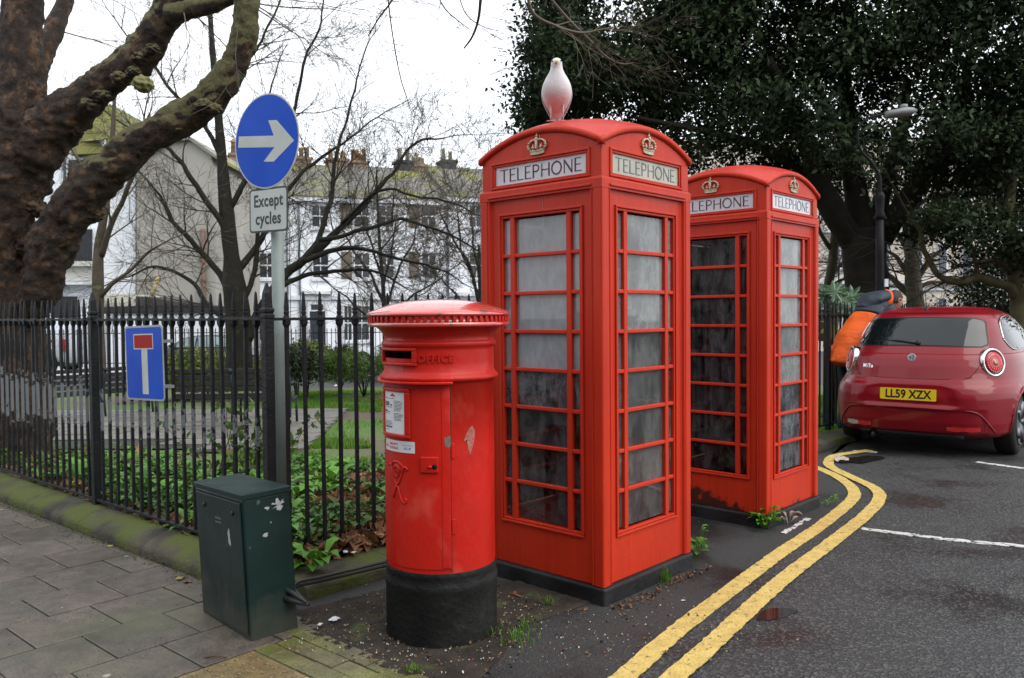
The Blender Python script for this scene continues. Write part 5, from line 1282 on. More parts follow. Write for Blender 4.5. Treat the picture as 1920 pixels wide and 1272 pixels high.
_sp = ((282, 130, .09, -.5), (245, 168, .10, -.45), (262, 148, .08, -.52), (290, 118, .07, -.52), (206, 195, .10, -.3), (185, 212, .11, -.3), (300, 105, .07, -.55), (400, 208, .09, -.8), (412, 215, .08, -.8), (390, 222, .09, -.75), (320, 258, .09, -.6),
    (345, 250, .07, -.65), (225, 345, .12, -.45), (245, 330, .09, -.5), (205, 370, .11, -.4), (180, 415, .12, -.35), (160, 440, .10, -.3), (130, 475, .13, -.25), (115, 505, .12, -.2), (100, 545, .13, -.15), (275, 296, .09, -.55), (295, 280, .08, -.55), (120, 300, .13, 0), (150, 262, .12, -.1), (105, 320, .14, 0), (82, 400, .14, 0), (62, 480, .15, 0))
for px_, py_, r_, dY in _sp: burr(px_ + R.uniform(-6, 6) - 14, py_ + R.uniform(-6, 6) - 14, r_ * .9, YP + dY)
tw = MB()
for k in range(14):
    px, py, Y = R.choice([(130, -40, YP + .5), (360, 15, YP - .4), (470, -20, YP - .6), (455, 0, YP - .8), (345, 10, YP - .4), (118, 60, YP + .6), (440, -100, YP - .9)])
    grow(tw, at(px, py, Y) - base, Vector((R.uniform(-.3, 1), R.uniform(-1, 1), R.uniform(-.9, .2))), R.uniform(.7, 1.3), .009, 2, -.02, .5, 4)
o = tw.build('twigs', twig_l, t); tag(o, kind='stuff')
# hanging outer twigs of a tree overhead, out of the frame
def hanging(label, pl, Y, kids=3, lev=1, len_=.5, m=twig_m, nsp=5):
    p0 = at(*pl[0][:2], Y); tt = thing('overhanging_branch', label, 'branch', p0)
    for i_, pth in enumerate([pl]):
        pp, rr = smooth_path([(at(px, py, Y + .05 * i) - p0, hw * Y / FPX) for i, (px, py, hw) in enumerate(pth)], 8); mb = MB(); mb.tube(pp, rr, 6); mb.build('branch', m, tt)
    tw = MB()
    for k in range(nsp):
        i = R.randint(len(pp) // 4, len(pp) - 1); d = (pp[i] - pp[i - 1]).normalized(); grow(tw, pp[i], d + rvec() * .6, len_ * R.uniform(.5, 1), rr[i] * .5, lev, -.02, .5, kids, minr=.0012)
    tag(tw.build('twigs', m, tt), kind='stuff'); return tt
hanging('thin bare branch hanging into the pale sky above the pillar box', [(905, -80, 3), (901, 0, 3), (896, 40, 2.5), (885, 70, 2), (870, 91, 1.4)], 6, nsp=0)
hanging('long drooping twig in the sky above the roofs', [(722, -60, 1.6), (730, 20, 1.3), (740, 90, 1.2), (752, 150, 1.1), (768, 200, .8)], 7, nsp=2, len_=.25)
hanging('forked dark twig left of the long drooping twig', [(760, -60, 2.2), (735, 0, 2), (712, 32, 1.6), (690, 68, 1.2)], 7, nsp=3, len_=.4)
hanging('grey bare branch spray hanging above and left of the gull', [(985, -30, 3), (1000, 25, 3), (1045, 50, 2.8), (1090, 62, 2.4), (1130, 55, 1.6), (1165, 50, 1)], 6, nsp=9, kids=4, lev=2, len_=.55, m=twig_l)
hanging('crooked pale branch reaching down right above the gull', [(1010, -30, 2.5), (1060, 30, 2.5), (1105, 75, 2.2), (1135, 105, 1.8), (1165, 120, 1.4), (1190, 118, .8)], 6.2, nsp=6, kids=3, lev=1, len_=.3, m=twig_l)
hanging('fine twigs at the top middle of the sky', [(800, -60, 1.5), (830, 10, 1.2), (860, 40, 1), (880, 55, .6)], 8, nsp=6, len_=.5)
hanging('faint twig strand at the top of the sky right of the fine twigs', [(850, -60, 1.3), (870, 20, 1.0), (905, 50, .8), (935, 58, .5)], 8.5, nsp=5, len_=.5)
# ---- dark spreading bare tree in the middle
bare_tree('dark spreading bare tree behind the round sign', gg(450, 722), [(448, 730, 32), (448, 660, 28), (447, 600, 27), (440, 540, 25), (434, 480, 17), (425, 400, 16), (416, 300, 11), (408, 200, 8), (398, 90, 6), (392, -20, 4.5), (388, -120, 3)],
  [[(460, 640, 19), (500, 560, 18), (560, 500, 15), (625, 435, 11), (680, 385, 9), (735, 325, 6), (780, 275, 4.5), (830, 265, 2.5)],
   [(500, 560, 12), (560, 523, 7), (630, 500, 6), (700, 515, 4), (760, 545, 2)],
   [(560, 500, 11), (600, 440, 9), (620, 350, 7), (640, 260, 5), (665, 170, 3.5), (690, 90, 2)],
   [(570, 490, 9), (640, 460, 7), (720, 470, 5), (800, 500, 3), (870, 540, 1.8)],
   [(600, 450, 8), (680, 430, 6), (750, 410, 5), (830, 430, 3.5), (895, 470, 2)],
   [(440, 560, 14), (400, 500, 10), (350, 440, 7.5), (300, 380, 5), (255, 320, 3)],
   [(432, 480, 12), (400, 400, 9), (350, 320, 7), (290, 270, 4.5), (240, 240, 3)],
   [(445, 620, 12), (400, 575, 8), (340, 520, 6), (290, 505, 4), (240, 515, 2.5)],
   [(425, 400, 10), (470, 330, 8), (520, 250, 6), (560, 160, 5), (590, 70, 3.5), (610, -20, 2)],
   [(440, 520, 12), (490, 430, 9), (540, 360, 7), (600, 300, 5), (680, 240, 3)],
   [(418, 300, 8), (370, 220, 6), (310, 150, 4.5), (260, 90, 3)],
   [(410, 220, 7), (450, 140, 5.5), (500, 60, 4), (540, -30, 3)],
   [(448, 600, 10), (470, 520, 8), (475, 420, 7), (490, 320, 5), (500, 200, 4)],
   [(640, 420, 6), (720, 350, 4), (800, 370, 3), (880, 400, 2)]],
  18, bark_d, twig_m, lk=.72, tl_=(3, 3), kids=4, dz=2.2, nsp=13, len_=1.45, tr=.013, twig_r=.0028)
# ---- others
bare_tree('slender pale birch-like tree left of the dead end sign', gg(190, 700), [(190, 710, 12), (186, 640, 11), (184, 560, 12), (185, 470, 11), (196, 400, 8), (205, 330, 6), (212, 240, 5), (216, 150, 3)],
  [[(190, 480, 8), (215, 420, 6), (240, 350, 5), (262, 280, 3)], [(196, 400, 5), (170, 350, 4), (140, 300, 2.5)], [(200, 350, 4), (230, 300, 3), (262, 250, 2)], [(184, 560, 6), (230, 520, 4), (280, 485, 3), (300, 470, 2)]], 15, bark_g, twig_l, tl_=(1, 2), kids=4, dz=1, nsp=5, len_=1.2, tr=.013, twig_r=.004)
bare_tree('small bare street tree in front of the white terrace', at(720, 690, 26) * 1, [(723, 665, 6), (721, 600, 5.5), (718, 530, 4.5), (712, 460, 3.5), (708, 380, 2.5), (706, 320, 1.5)],
  [[(720, 570, 4), (700, 520, 3), (665, 470, 2.2), (640, 430, 1.4)], [(721, 580, 4), (740, 530, 3), (765, 470, 2.2), (785, 420, 1.3)], [(718, 540, 3), (730, 470, 2.4), (740, 400, 1.4)], [(716, 520, 3), (690, 450, 2.2), (670, 390, 1.3)],
   [(722, 610, 3), (680, 580, 2.5), (630, 545, 1.6)], [(722, 600, 3), (770, 560, 2.4), (820, 530, 1.5)], [(712, 470, 2), (760, 420, 1.6), (800, 400, 1.1)]], 26, bark_d, twig_l, tl_=(2, 3), kids=4, dz=1.6, nsp=5, len_=2.0, tr=.014, twig_r=.007)
bare_tree('twiggy bare tree right behind the near telephone box edge and terrace', at(890, 690, 28) * 1, [(900, 660, 5), (900, 560, 4.5), (898, 460, 3)],
  [[(900, 580, 4), (880, 500, 3), (850, 440, 2), (820, 400, 1.3)], [(900, 560, 3.5), (870, 480, 2.6), (860, 400, 1.4)], [(900, 600, 3), (860, 560, 2.4), (820, 520, 1.5)], [(900, 520, 3), (885, 430, 2), (890, 380, 1.2)]], 28, bark_d, twig_l, tl_=(2, 3), kids=4, dz=1.2, nsp=6, len_=2.0, tr=.014, twig_r=.007)
bare_tree('bare tree with upright limbs behind the red car', gg(1716, 640), [(1716, 620, 19), (1716, 570, 18), (1712, 520, 16), (1710, 460, 14), (1708, 400, 10), (1706, 340, 7)],
  [[(1714, 560, 9), (1680, 530, 7), (1645, 510, 5), (1610, 500, 3)], [(1712, 500, 8), (1690, 450, 6), (1660, 410, 5), (1640, 380, 3)], [(1712, 540, 8), (1740, 500, 6), (1770, 470, 4), (1800, 455, 3)], [(1710, 470, 8), (1735, 420, 6), (1760, 370, 4)],
   [(1714, 530, 6), (1680, 490, 5), (1655, 470, 3)], [(1710, 450, 7), (1690, 400, 5), (1680, 350, 4)], [(1716, 545, 5), (1750, 530, 4), (1800, 530, 2.5), (1840, 540, 1.5)]], 19, bark_g, twig_m, tl_=(1, 3), kids=4, dz=1.6, nsp=8, len_=1.6, tr=.014, twig_r=.005)
bare_tree('leaning grey bare tree seen just right of the far telephone box', gg(1545, 660), [(1540, 640, 10), (1548, 560, 10), (1560, 500, 10), (1566, 440, 9), (1580, 380, 6)],
  [[(1555, 520, 6), (1580, 480, 4), (1600, 440, 3)], [(1560, 470, 5), (1535, 430, 4), (1520, 400, 2)], [(1552, 540, 5), (1585, 520, 3), (1610, 515, 2)]], 17, bark_g, twig_l, tl_=(1, 2), kids=4, dz=1.2, nsp=7, len_=1.3, tr=.012, twig_r=.005)
bare_tree('olive barked plane tree at the right edge with a low spreading limb', gg(1905, 640), [(1912, 640, 17), (1908, 560, 16), (1900, 500, 15), (1892, 430, 13), (1895, 350, 11), (1905, 260, 9)],
  [[(1905, 560, 12), (1870, 540, 10), (1836, 518, 9), (1805, 520, 7.5), (1775, 505, 6.5), (1745, 475, 5.5), (1720, 440, 5), (1700, 415, 3.5)], [(1836, 520, 6), (1822, 480, 5), (1808, 440, 4), (1795, 400, 3)], [(1900, 515, 6), (1868, 490, 4.5), (1838, 496, 3.5)], [(1892, 440, 6), (1850, 390, 5), (1810, 330, 3)]], 13, bark_o, twig_m, tl_=(1, 2), kids=4, dz=.8, nsp=6, len_=1.1, tr=.011, twig_r=.0035, name='plane_tree')
# ---- big evergreen oak
YE = 14.0; eb = at(1632, 640, YE); eb.z = gz(eb.x, YE) - .1
t = thing('evergreen_tree', 'huge dark evergreen oak spreading above the telephone boxes and the car', 'tree', eb)
def elimb(nm, pl, dep, sides=14):
    pp, rr = smooth_path([(at(px, py, YE + dep * i / (len(pl) - 1)) - eb, hw * YE / FPX) for i, (px, py, hw) in enumerate(pl)], 8); mb = MB(); mb.tube(pp, rr, sides, jit=lambda p: .12 * noise.fractal(p * 2, 1, 2, 3)); mb.build(nm, ever_b, t)
elimb('trunk', [(1630, 690, 50), (1628, 600, 44), (1625, 540, 37), (1620, 480, 38), (1618, 430, 42)], 0, 20)
for pl, dep in (([(1600, 455, 24), (1565, 400, 24), (1535, 340, 20), (1512, 270, 15), (1480, 190, 11), (1440, 110, 7)], -1.0), ([(1620, 450, 26), (1606, 370, 22), (1596, 290, 18), (1590, 200, 14), (1580, 100, 9)], .8), ([(1650, 450, 22), (1690, 390, 20), (1735, 330, 17), (1770, 270, 14), (1800, 190, 10), (1820, 100, 7)], -.6),
    ([(1640, 430, 18), (1660, 340, 16), (1690, 250, 12), (1700, 150, 8)], 1.6), ([(1740, 325, 12), (1800, 290, 9), (1860, 270, 7), (1920, 250, 5)], -1.4), ([(1535, 340, 12), (1460, 290, 9), (1380, 260, 7), (1290, 240, 5), (1190, 220, 3)], -1.5), ([(1512, 270, 11), (1420, 180, 8), (1320, 120, 6), (1200, 80, 4), (1080, 70, 2.5)], .6), ([(1600, 300, 10), (1540, 180, 8), (1480, 80, 5)], 1.8)):
    elimb('limb', pl, dep)
ever_l = mat('evergreen_leaf', (.034, .052, .024), (.007, .012, .006), .8, .6, island=.55, trans=.05, spec=.08, lo=.42, hi=.66)
def crown(poly, Y, n_cl, per, rad, size, base_, m, name='crown', dy=2.8, par=None, asp=.5, hole=.0, bound=None):
    wp = [(at(px, py, Y).x, at(px, py, Y).z) for px, py in poly]; xs = [p[0] for p in wp]; zs = [p[1] for p in wp]; P = []
    tries = 0
    while len(P) < n_cl and tries < n_cl * 60:
        tries += 1
        x, z, yy = R.uniform(min(xs), max(xs)), R.uniform(min(zs), max(zs)), Y + R.uniform(-dy, dy)
        if not inpoly(x, z, wp): continue
        if noise.noise(Vector((x * .75, yy * .3, z * .75))) < -.17 + hole and R.random() < .9: continue
        P.append((x, yy, z))
    P = np.array(P); Q = np.repeat(P, per, 0); rr = np.repeat(rad * (.5 + NR.rand(len(P))), per)[:, None]
    g_ = NR.randn(len(Q), 3) * .55; g_[:, 2] *= .7; Q = Q + g_ * rr
    V, F = leaves(Q, size, asp, .3, up=.5, fold=.1)
    return npmesh(name, V - np.array(base_), F, m, par)
cp_ = [(1040, -430), (1000, -150), (1030, 0), (1005, 30), (1040, 90), (985, 150), (1000, 170), (1010, 205), (1060, 235), (1150, 265), (1300, 290), (1420, 300), (1500, 330), (1545, 370), (1580, 330), (1640, 330), (1700, 335), (1760, 365), (1830, 390), (1900, 410), (2060, 450), (2250, 200), (2250, -430)]
o = crown(cp_, YE, 5200, 56, .36, .095, eb, ever_l, dy=2.4, par=t); tag(o, kind='stuff')
o = crown([(1680, 390), (1900, 390), (2000, 560), (1900, 500), (1850, 470), (1800, 480), (1770, 430), (1700, 420)], YE - 1.2, 120, 50, .26, .085, eb, ever_l, 'low_foliage', 1.2, t); tag(o, kind='stuff')
o = crown([(1070, -430), (1030, -150), (1005, 30), (1000, 110), (968, 165), (975, 205), (1000, 235), (1080, 250), (1060, 100)], YE - .5, 260, 44, .28, .085, eb, ever_l, 'outer_foliage', 2, t, hole=.12); tag(o, kind='stuff')
tw = MB()
for k in range(60):
    px, py = R.uniform(960, 1300), R.uniform(-80, 240); grow(tw, at(px + 90, py, YE + R.uniform(-2, 2)) - eb, Vector((-1, R.uniform(-.5, .5), R.uniform(-.3, .4))), R.uniform(.8, 1.6), .014, 1, 0, .5, 4, minr=.004)
tag(tw.build('twigs', ever_b, t), kind='stuff')
# dark bush at the right edge, fatsia by the far box, shrubs
bush_l = mat('bush_leaf', (.030, .048, .018), (.02, .03, .012), 2, .4, island=.5, trans=.1)
def shrub(label, poly, Y, n_cl, per, rad, size, m, dy=.8, name='shrub', asp=.5, cat='shrub', stem=True):
    xs = [p[0] for p in poly]; b_ = at(sum(xs) / len(xs), max(p[1] for p in poly), Y); b_.z = gz(b_.x, Y)
    tt = thing(name, label, cat, b_); tag(crown(poly, Y, n_cl, per, rad, size, b_, m, 'foliage', dy, tt, asp), kind='stuff')
    mb = MB()
    for k in range(7): 
        q = at(R.uniform(min(xs), max(xs)) * .6 + .4 * sum(xs) / len(xs), (min(p[1] for p in poly) + max(p[1] for p in poly)) / 2, Y) - b_
        mb.tube([(0, 0, -.05), q * .5 + rvec() * .05, q], [.018, .012, .006], 5)
    mb.build('stems', bark_d, tt); return tt
shrub('dark evergreen bush beyond the roof of the red car', [(1825, 600), (1825, 555), (1850, 480), (1900, 440), (1990, 440), (1990, 640), (1850, 640)], 15, 190, 50, .3, .08, bush_l, 1.2)
hedge_l = mat('hedge_leaf', (.11, .17, .045), (.06, .11, .03), 3, .4, island=.45, trans=.15)
hy = mat('hedge_yellow', (.22, .24, .07), (.09, .14, .03), 3, .4, island=.4, trans=.2)
shrub('variegated low green hedge beyond the bench, left of the dark tree trunk', [(275, 715), (275, 680), (340, 668), (430, 672), (430, 722)], 20, 150, 46, .22, .11, hy, .7, 'hedge', cat='hedge')
shrub('low green hedge between the dark tree trunk and the sign pole', [(462, 722), (462, 685), (500, 668), (530, 672), (530, 722)], 20, 60, 46, .2, .10, hy, .6, 'hedge', cat='hedge')
shrub('dark green rounded shrub just right of the grey sign pole', [(525, 708), (528, 665), (555, 650), (585, 665), (590, 708)], 19, 70, 50, .22, .09, bush_l, .6)
shrub('pale leafy shrub with upright shoots right of the sign pole', [(540, 690), (548, 655), (570, 640), (605, 655), (612, 690)], 21, 60, 42, .2, .11, hy, .5)
shrub('strappy green border plants in front of the white terrace', [(585, 706), (590, 672), (640, 668), (700, 668), (722, 664), (760, 670), (760, 700), (700, 704)], 21, 150, 44, .2, .16, mat('strap_leaf', (.10, .17, .03), (.06, .12, .02), 3, .4, island=.4, trans=.2), .8, 'border_plants', asp=.16, cat='plants')
shrub('dark leafed clump with upright leaves behind the border plants', [(610, 680), (622, 660), (650, 655), (665, 680)], 22, 34, 40, .16, .14, bush_l, .4, asp=.25)
# fatsia: large palmate leaves
def fatsia(label, spots, m):
    b_ = at(1560, 700, 11.2); b_.z = gz(b_.x, 11.2); tt = thing('fatsia_shrub', label, 'shrub', b_)
    for px, py, sz, Y in spots:
        c_ = at(px, py, Y) - b_; nrm = (Vector((R.uniform(-.5, .3), -1, R.uniform(.2, 1.0)))).normalized(); ax = nrm.orthogonal().normalized(); ay = nrm.cross(ax); mb = MB(); vs = [c_]; nl = 8; rr = []
        for k in range(nl):
            for q, rd in ((-.5, .32), (-.28, .75), (0, 1), (.28, .75)):
                a = (k + q) * 2 * PI / nl * .88 + .5; r_ = rd * sz * (1 - .25 * abs(k - nl / 2) / nl); vs.append(c_ + (ax * math.cos(a) + ay * math.sin(a)) * r_ - nrm * r_ * .22 + nrm * (.02 if q == 0 else 0))
        mb.add(vs, [(0, 1 + i, 1 + (i + 1) % (len(vs) - 1)) for i in range(len(vs) - 1)], False); mb.build('leaf', m, tt)
    mb = MB()
    for px, py, sz, Y in spots: c_ = at(px, py, Y) - b_; mb.tube([(0, 0, 0), c_ * .6 + Vector((0, 0, .12)), c_], [.016, .01, .005], 5)
    mb.build('stems', bark_g, tt)
fm = mat('fatsia_leaf', (.05, .11, .045), (.03, .075, .03), 6, .28, trans=.12, spec=.6)
fatsia('large leaved dark green fatsia shrub beside the far telephone box', [(R.uniform(1535, 1602), R.uniform(545, 590), R.uniform(.13, .2), R.uniform(10.9, 11.8)) for k in range(34)] + [(1550, 600, .16, 11), (1555, 760, .1, 10.8), (1548, 780, .1, 10.8)], fm)
mb = MB(); p0 = at(1556, 612, 10.3)
tt = thing('drooping_leaf', 'large yellow green leaf hanging over the railings right of the far box', 'leaf', p0); vs = [Vector((0, 0, 0))]
for k, (a, r_) in enumerate([(-160, .10), (-150, .24), (-138, .12), (-125, .14), (-112, .30), (-100, .14), (-88, .15), (-75, .31), (-62, .14), (-50, .13), (-35, .24), (-20, .10), (60, .05), (120, .05)]):
    vs.append(Vector((r_ * math.cos(math.radians(a)), -.05 * r_ / .3, r_ * math.sin(math.radians(a)))))
mb.add(vs, [(0, 1 + i, 1 + (i + 1) % (len(vs) - 1)) for i in range(len(vs) - 1)]); mb.build('leaf_blade', mat('yellow_green_leaf', (.24, .34, .06), (.17, .27, .05), 8, .4, trans=.2), tt)
mb = MB(); mb.tube([(0, 0, 0), (-.02, .05, .1), (-.06, .15, .12)], .006, 5); mb.build('leaf_stalk', bark_o, tt)
# rose bush stems behind the corner post
rb_ = gg(480, 905); tt = thing('rose_bush', 'sparse leggy rose bush behind the railings near the corner post', 'shrub', rb_)
mb = MB(); LP = []
for k in range(16):
    d = Vector((R.uniform(-.9, .9), R.uniform(-.2, .6), 1)).normalized(); p = Vector((R.uniform(-.35, .35), R.uniform(-.1, .3), 0)); pts = [p.copy()]
    for i in range(7):
        d = (d + rvec() * .18).normalized(); p = p + d * R.uniform(.08, .12); pts.append(p.copy())
        for q in range(3): LP.append(tuple(p + rvec() * .05 * R.random()))
    mb.tube(pts, [.006, .005, .005, .004, .004, .003, .003, .002], 5, cap=False)
mb.build('stems', mat('rose_stem', (.12, .07, .04), (.07, .06, .03), 9, .7), tt)
V, F = leaves(np.array(LP), .075, .65, .5, up=.5, fold=.1); tag(npmesh('leaves', V, F, mat('rose_leaf', (.10, .16, .04), (.06, .11, .03), 6, .45, island=.4, trans=.25, c3=(.22, .13, .05), s3=9, t3=.6, w3=.08), tt), kind='stuff')
# ================================================================ BUILDINGS
ren = mat('white_render', (.80, .83, .88), (.74, .77, .81), .35, .8, c3=(.55, .56, .56), s3=.8, t3=.6, w3=.1)
trim_w = mat('white_trim', (.74, .76, .80), rough=.6)
slate = bpy.data.materials.new('mossy_slate'); slate.use_nodes = True; n = slate.node_tree.nodes; l = slate.node_tree.links.new; b = n['Principled BSDF']
tc = n.new('ShaderNodeTexCoord')
nz = n.new('ShaderNodeTexNoise'); nz.inputs['Scale'].default_value = .8; nz.inputs['Detail'].default_value = 8; l(tc.outputs['Object'], nz.inputs['Vector'])
r_ = n.new('ShaderNodeValToRGB'); r_.color_ramp.elements[0].position = .48; r_.color_ramp.elements[1].position = .68; r_.color_ramp.elements[0].color = (.20, .195, .18, 1); r_.color_ramp.elements[1].color = (.22, .225, .05, 1); l(nz.outputs['Fac'], r_.inputs[0]); l(r_.outputs[0], b.inputs['Base Color']); b.inputs['Roughness'].default_value = .8
brickm = mat('chimney_brick', (.30, .21, .14), (.20, .15, .11), 3, .85); blackst = mat('chimney_black', (.05, .055, .065), (.035, .04, .045), 3, .8); potm = mat('chimney_pot_buff', (.42, .27, .14), (.32, .2, .1), 5, .8); potc = mat('chimney_pot_cream', (.5, .46, .36), rough=.8)
pane_d = mat('pane_dark', (.05, .06, .07), (.03, .035, .045), 1.5, .12, spec=.6); doorb = mat('door_navy', (.03, .04, .06), rough=.4); shut = mat('shutter_brown', (.16, .125, .10), (.12, .10, .085), 4, .7); pipe = mat('pipe_grey', (.14, .17, .20), rough=.6); pipeb = mat('pipe_black', (.03, .03, .035), rough=.5)
def sash(par, M4, x, z, w_, h_, fr=.07, m=trim_w, panes=2, shutters=False, two=True, pm=pane_d):
    """window on facade: M4 x along, y up, z outward"""
    mb = MB(); mb.box((x - w_ / 2 - .03, z - .12, .0), (x + w_ / 2 + .03, z, .12), M4)
    for a, b_, c_, d_ in ((x - w_ / 2, x - w_ / 2 + fr, z, z + h_), (x + w_ / 2 - fr, x + w_ / 2, z, z + h_), (x - w_ / 2 + fr, x + w_ / 2 - fr, z, z + fr), (x - w_ / 2 + fr, x + w_ / 2 - fr, z + h_ - fr, z + h_), (x - w_ / 2 + fr, x + w_ / 2 - fr, z + h_ / 2 - .035, z + h_ / 2 + .035)):
        mb.box((a, c_, .012), (b_, d_, .075), M4)
    if panes == 2: mb.box((x - .02, z + fr, .013), (x + .02, z + h_ / 2 - .035, .06), M4); mb.box((x - .02, z + h_ / 2 + .035, .013), (x + .02, z + h_ - fr, .06), M4)
    wn = mb.build('window', m, par)
    mb = MB(); mb.box((x - w_ / 2 + fr, z + fr, .004), (x + w_ / 2 - fr, z + h_ / 2 - .035, .03), M4); mb.build('pane', pm, wn); mb = MB(); mb.box((x - w_ / 2 + fr, z + h_ / 2 + .035, .004), (x + w_ / 2 - fr, z + h_ - fr, .034), M4); mb.build('pane', pm, wn)
    if shutters:
        mb = MB(); mb.box((x - w_ / 2 - .62, z, .002), (x - w_ / 2 - .08, z + h_, .06), M4); 
        mb.build('shutter', shut, par)
def fac_frame(px0, Y0, px1, Y1, zb):
    a = at(px0, 600, Y0); b_ = at(px1, 600, Y1); a.z = b_.z = zb; ax = (b_ - a).normalized(); nr = ax.cross(Vector((0, 0, 1))); return a, (b_ - a).length, frame((0, 0, 0), ax, Vector((0, 0, 1)), nr)
# terrace
TA, TLn, TM = fac_frame(395, 39.5, 1030, 46.5, -.9)
def tx(px, yv=600):          # facade x for a picture column
    best = None
    d = ray(px, yv); ax = Vector((TM[0][0], TM[1][0], 0)); # solve TA + ax*s = cam + d*t in xy
    det = d.x * (-ax.y) + ax.x * d.y; s = (d.x * (TA.y) - d.y * (TA.x)) / (d.y * ax.x - d.x * ax.y); return s
def tz(px, py): s = tx(px, py); p = TA + Vector((TM[0][0], TM[1][0], 0)) * s; return at(px, py, p.y).z - TA.z
EZ = tz(700, 372)
cuts = [(395, 545), (545, 690), (690, 838), (838, 1200)]
labs = ['left-hand white terraced house partly behind the dark tree, mossy roof', 'white terraced house with a navy front door behind the railings', 'white terraced house with brown shutters in the middle of the terrace', 'white terraced house at the right end by the near telephone box, mossy roof']
chim = {0: [(460, 285, 30, 255, brickm, 2, potm)], 1: [(590, 300, 32, 275, brickm, 3, potm), (662, 318, 38, 288, brickm, 3, potm)], 2: [(706, 316, 30, 300, brickm, 4, potm), (797, 334, 32, 300, blackst, 2, potc), (826, 336, 24, 318, brickm, 4, potc)], 3: [(884, 350, 30, 322, blackst, 2, potc)]}
for hi, (c0, c1) in enumerate(cuts):
    x0, x1 = tx(c0), tx(c1); ez = tz((c0 + c1) / 2, 374 + (hi - 1.5) * 3.5)
    t = thing('terraced_house', labs[hi], 'house', TA, 0, 'white terraced houses')
    def bx(nm, a, b_, c_, d_, e, f, m, par=t):
        mb = MB(); mb.box((a, c_, e), (b_, d_, f), TM); return mb.build(nm, m, par)
    bx('wall', x0 + .02, x1 - .02, -.5, ez, -8, 0, ren)
    bx('cornice', x0 + .02, x1 - .02, ez - .22, ez + .02, .003, .28, trim_w)
    bx('string_course', x0 + .02, x1 - .02, tz(700, 558) - .12, tz(700, 558) + .1, .003, .14, trim_w)
    # roof
    mb = MB(); rz0 = ez + .021; rt = ez + 2.35
    q = [(x0, rz0, .35), (x1, rz0, .35), (x1, rt, -4), (x0, rt, -4), (x1, rz0, -8.2), (x0, rz0, -8.2)]
    q = [TM @ Vector(p) for p in q]; mb.add(q, [(0, 1, 2, 3), (3, 2, 4, 5), (0, 3, 5), (1, 4, 2)]); rf = mb.build('roof', slate, t)
    mb = MB(); nrow = 26                                       # courses of slates
    for k in range(nrow):
        a_ = k / nrow; y0_ = rz0 + (rt - rz0) * a_; z0_ = .35 - 4.35 * a_; a2_ = (k + 1) / nrow; y1_ = rz0 + (rt - rz0) * a2_; z1_ = .35 - 4.35 * a2_
        mb.add([TM @ Vector(p) for p in ((x0, y0_ + .05, z0_), (x1, y0_ + .05, z0_), (x1, y1_ + .012, z1_), (x0, y1_ + .012, z1_))], [(0, 1, 2, 3)]); mb.add([TM @ Vector(p) for p in ((x0, y0_, z0_), (x1, y0_, z0_), (x1, y0_ + .05, z0_), (x0, y0_ + .05, z0_))], [(0, 1, 2, 3)])
    tag(mb.build('slates', slate, t), kind='stuff')
    mb = MB(); mb.box((x0 - .06, ez, -8), (x0 + .12, ez + .2, .3), TM); 
    for cpx, cpy, cw_, top, cm, npot, pm_ in chim[hi]:
        cx = tx(cpx, 350); w_ = cw_ / FPX * 43; zt = ez + 2.25 + (cpy - top) / FPX * 46 * .38; zb_ = ez + 1.2
        ch = bx('chimney', cx - w_ / 2, cx + w_ / 2, zb_, zt, -4.7, -3.6, cm); 
        mb = MB(); mb.box((cx - w_ / 2 - .08, zt + .002, -4.78), (cx + w_ / 2 + .08, zt + .14, -3.52), TM); mb.build('chimney_cap', cm, ch)
        for k in range(npot):
            px_ = cx - w_ / 2 + w_ * (k + .5) / npot; c_ = TM @ Vector((px_, zt + .14, -4.1)); mb = MB(); hh = R.uniform(.45, .8); mb.tube([c_, c_ + Vector((0, 0, hh * .8)), c_ + Vector((0, 0, hh * .82)), c_ + Vector((0, 0, hh))], [.13, .11, .14, .13], 10); mb.build('chimney_pot', pm_, ch)
    W_ = {0: [(415, 1, 0), (460, 1, 0), (508, 1, 0)], 1: [(573, 1, 1), (612, 1, 1), (652, 1, 1)], 2: [(681, 1, 0), (724, 1, 0), (803, 1, 1)], 3: [(858, 1, 0), (893, 1, 0), (950, 1, 0), (990, 1, 0)]}[hi]
    if hi == 2: W_ = [(724, 1, 0), (803, 1, 1)]
    if hi == 1: W_ = [(600, 1, 0), (678, 1, 1)]
    if hi == 0: W_ = [(440, 1, 0), (500, 1, 0)]
    if hi == 3: W_ = [(892, 1, 0), (960, 1, 0)]
    for (px, _, sh) in W_:
        X = tx(px, 450)
        sash(t, TM, X, tz(px, 523), .88, 1.5 if False else tz(px, 473) - tz(px, 523), shutters=bool(sh), panes=2)
        sash(t, TM, X, tz(px, 428), .88, tz(px, 384) - tz(px, 428), shutters=bool(sh))
    for px in {0: [430, 500], 1: [652, 678], 2: [760, 800], 3: [870, 960]}[hi]:
        sash(t, TM, tx(px), tz(px, 640), .85 if px != 652 else .5, tz(px, 572) - tz(px, 640))
    for px in {0: [540], 1: [563], 2: [], 3: [832 + 8]}[hi]:
        X = tx(px); mb = MB(); mb.tube([TM @ Vector((X, -.4, .1)), TM @ Vector((X, ez - .3, .1))], .055, 6); mb.build('drainpipe', pipe, t)
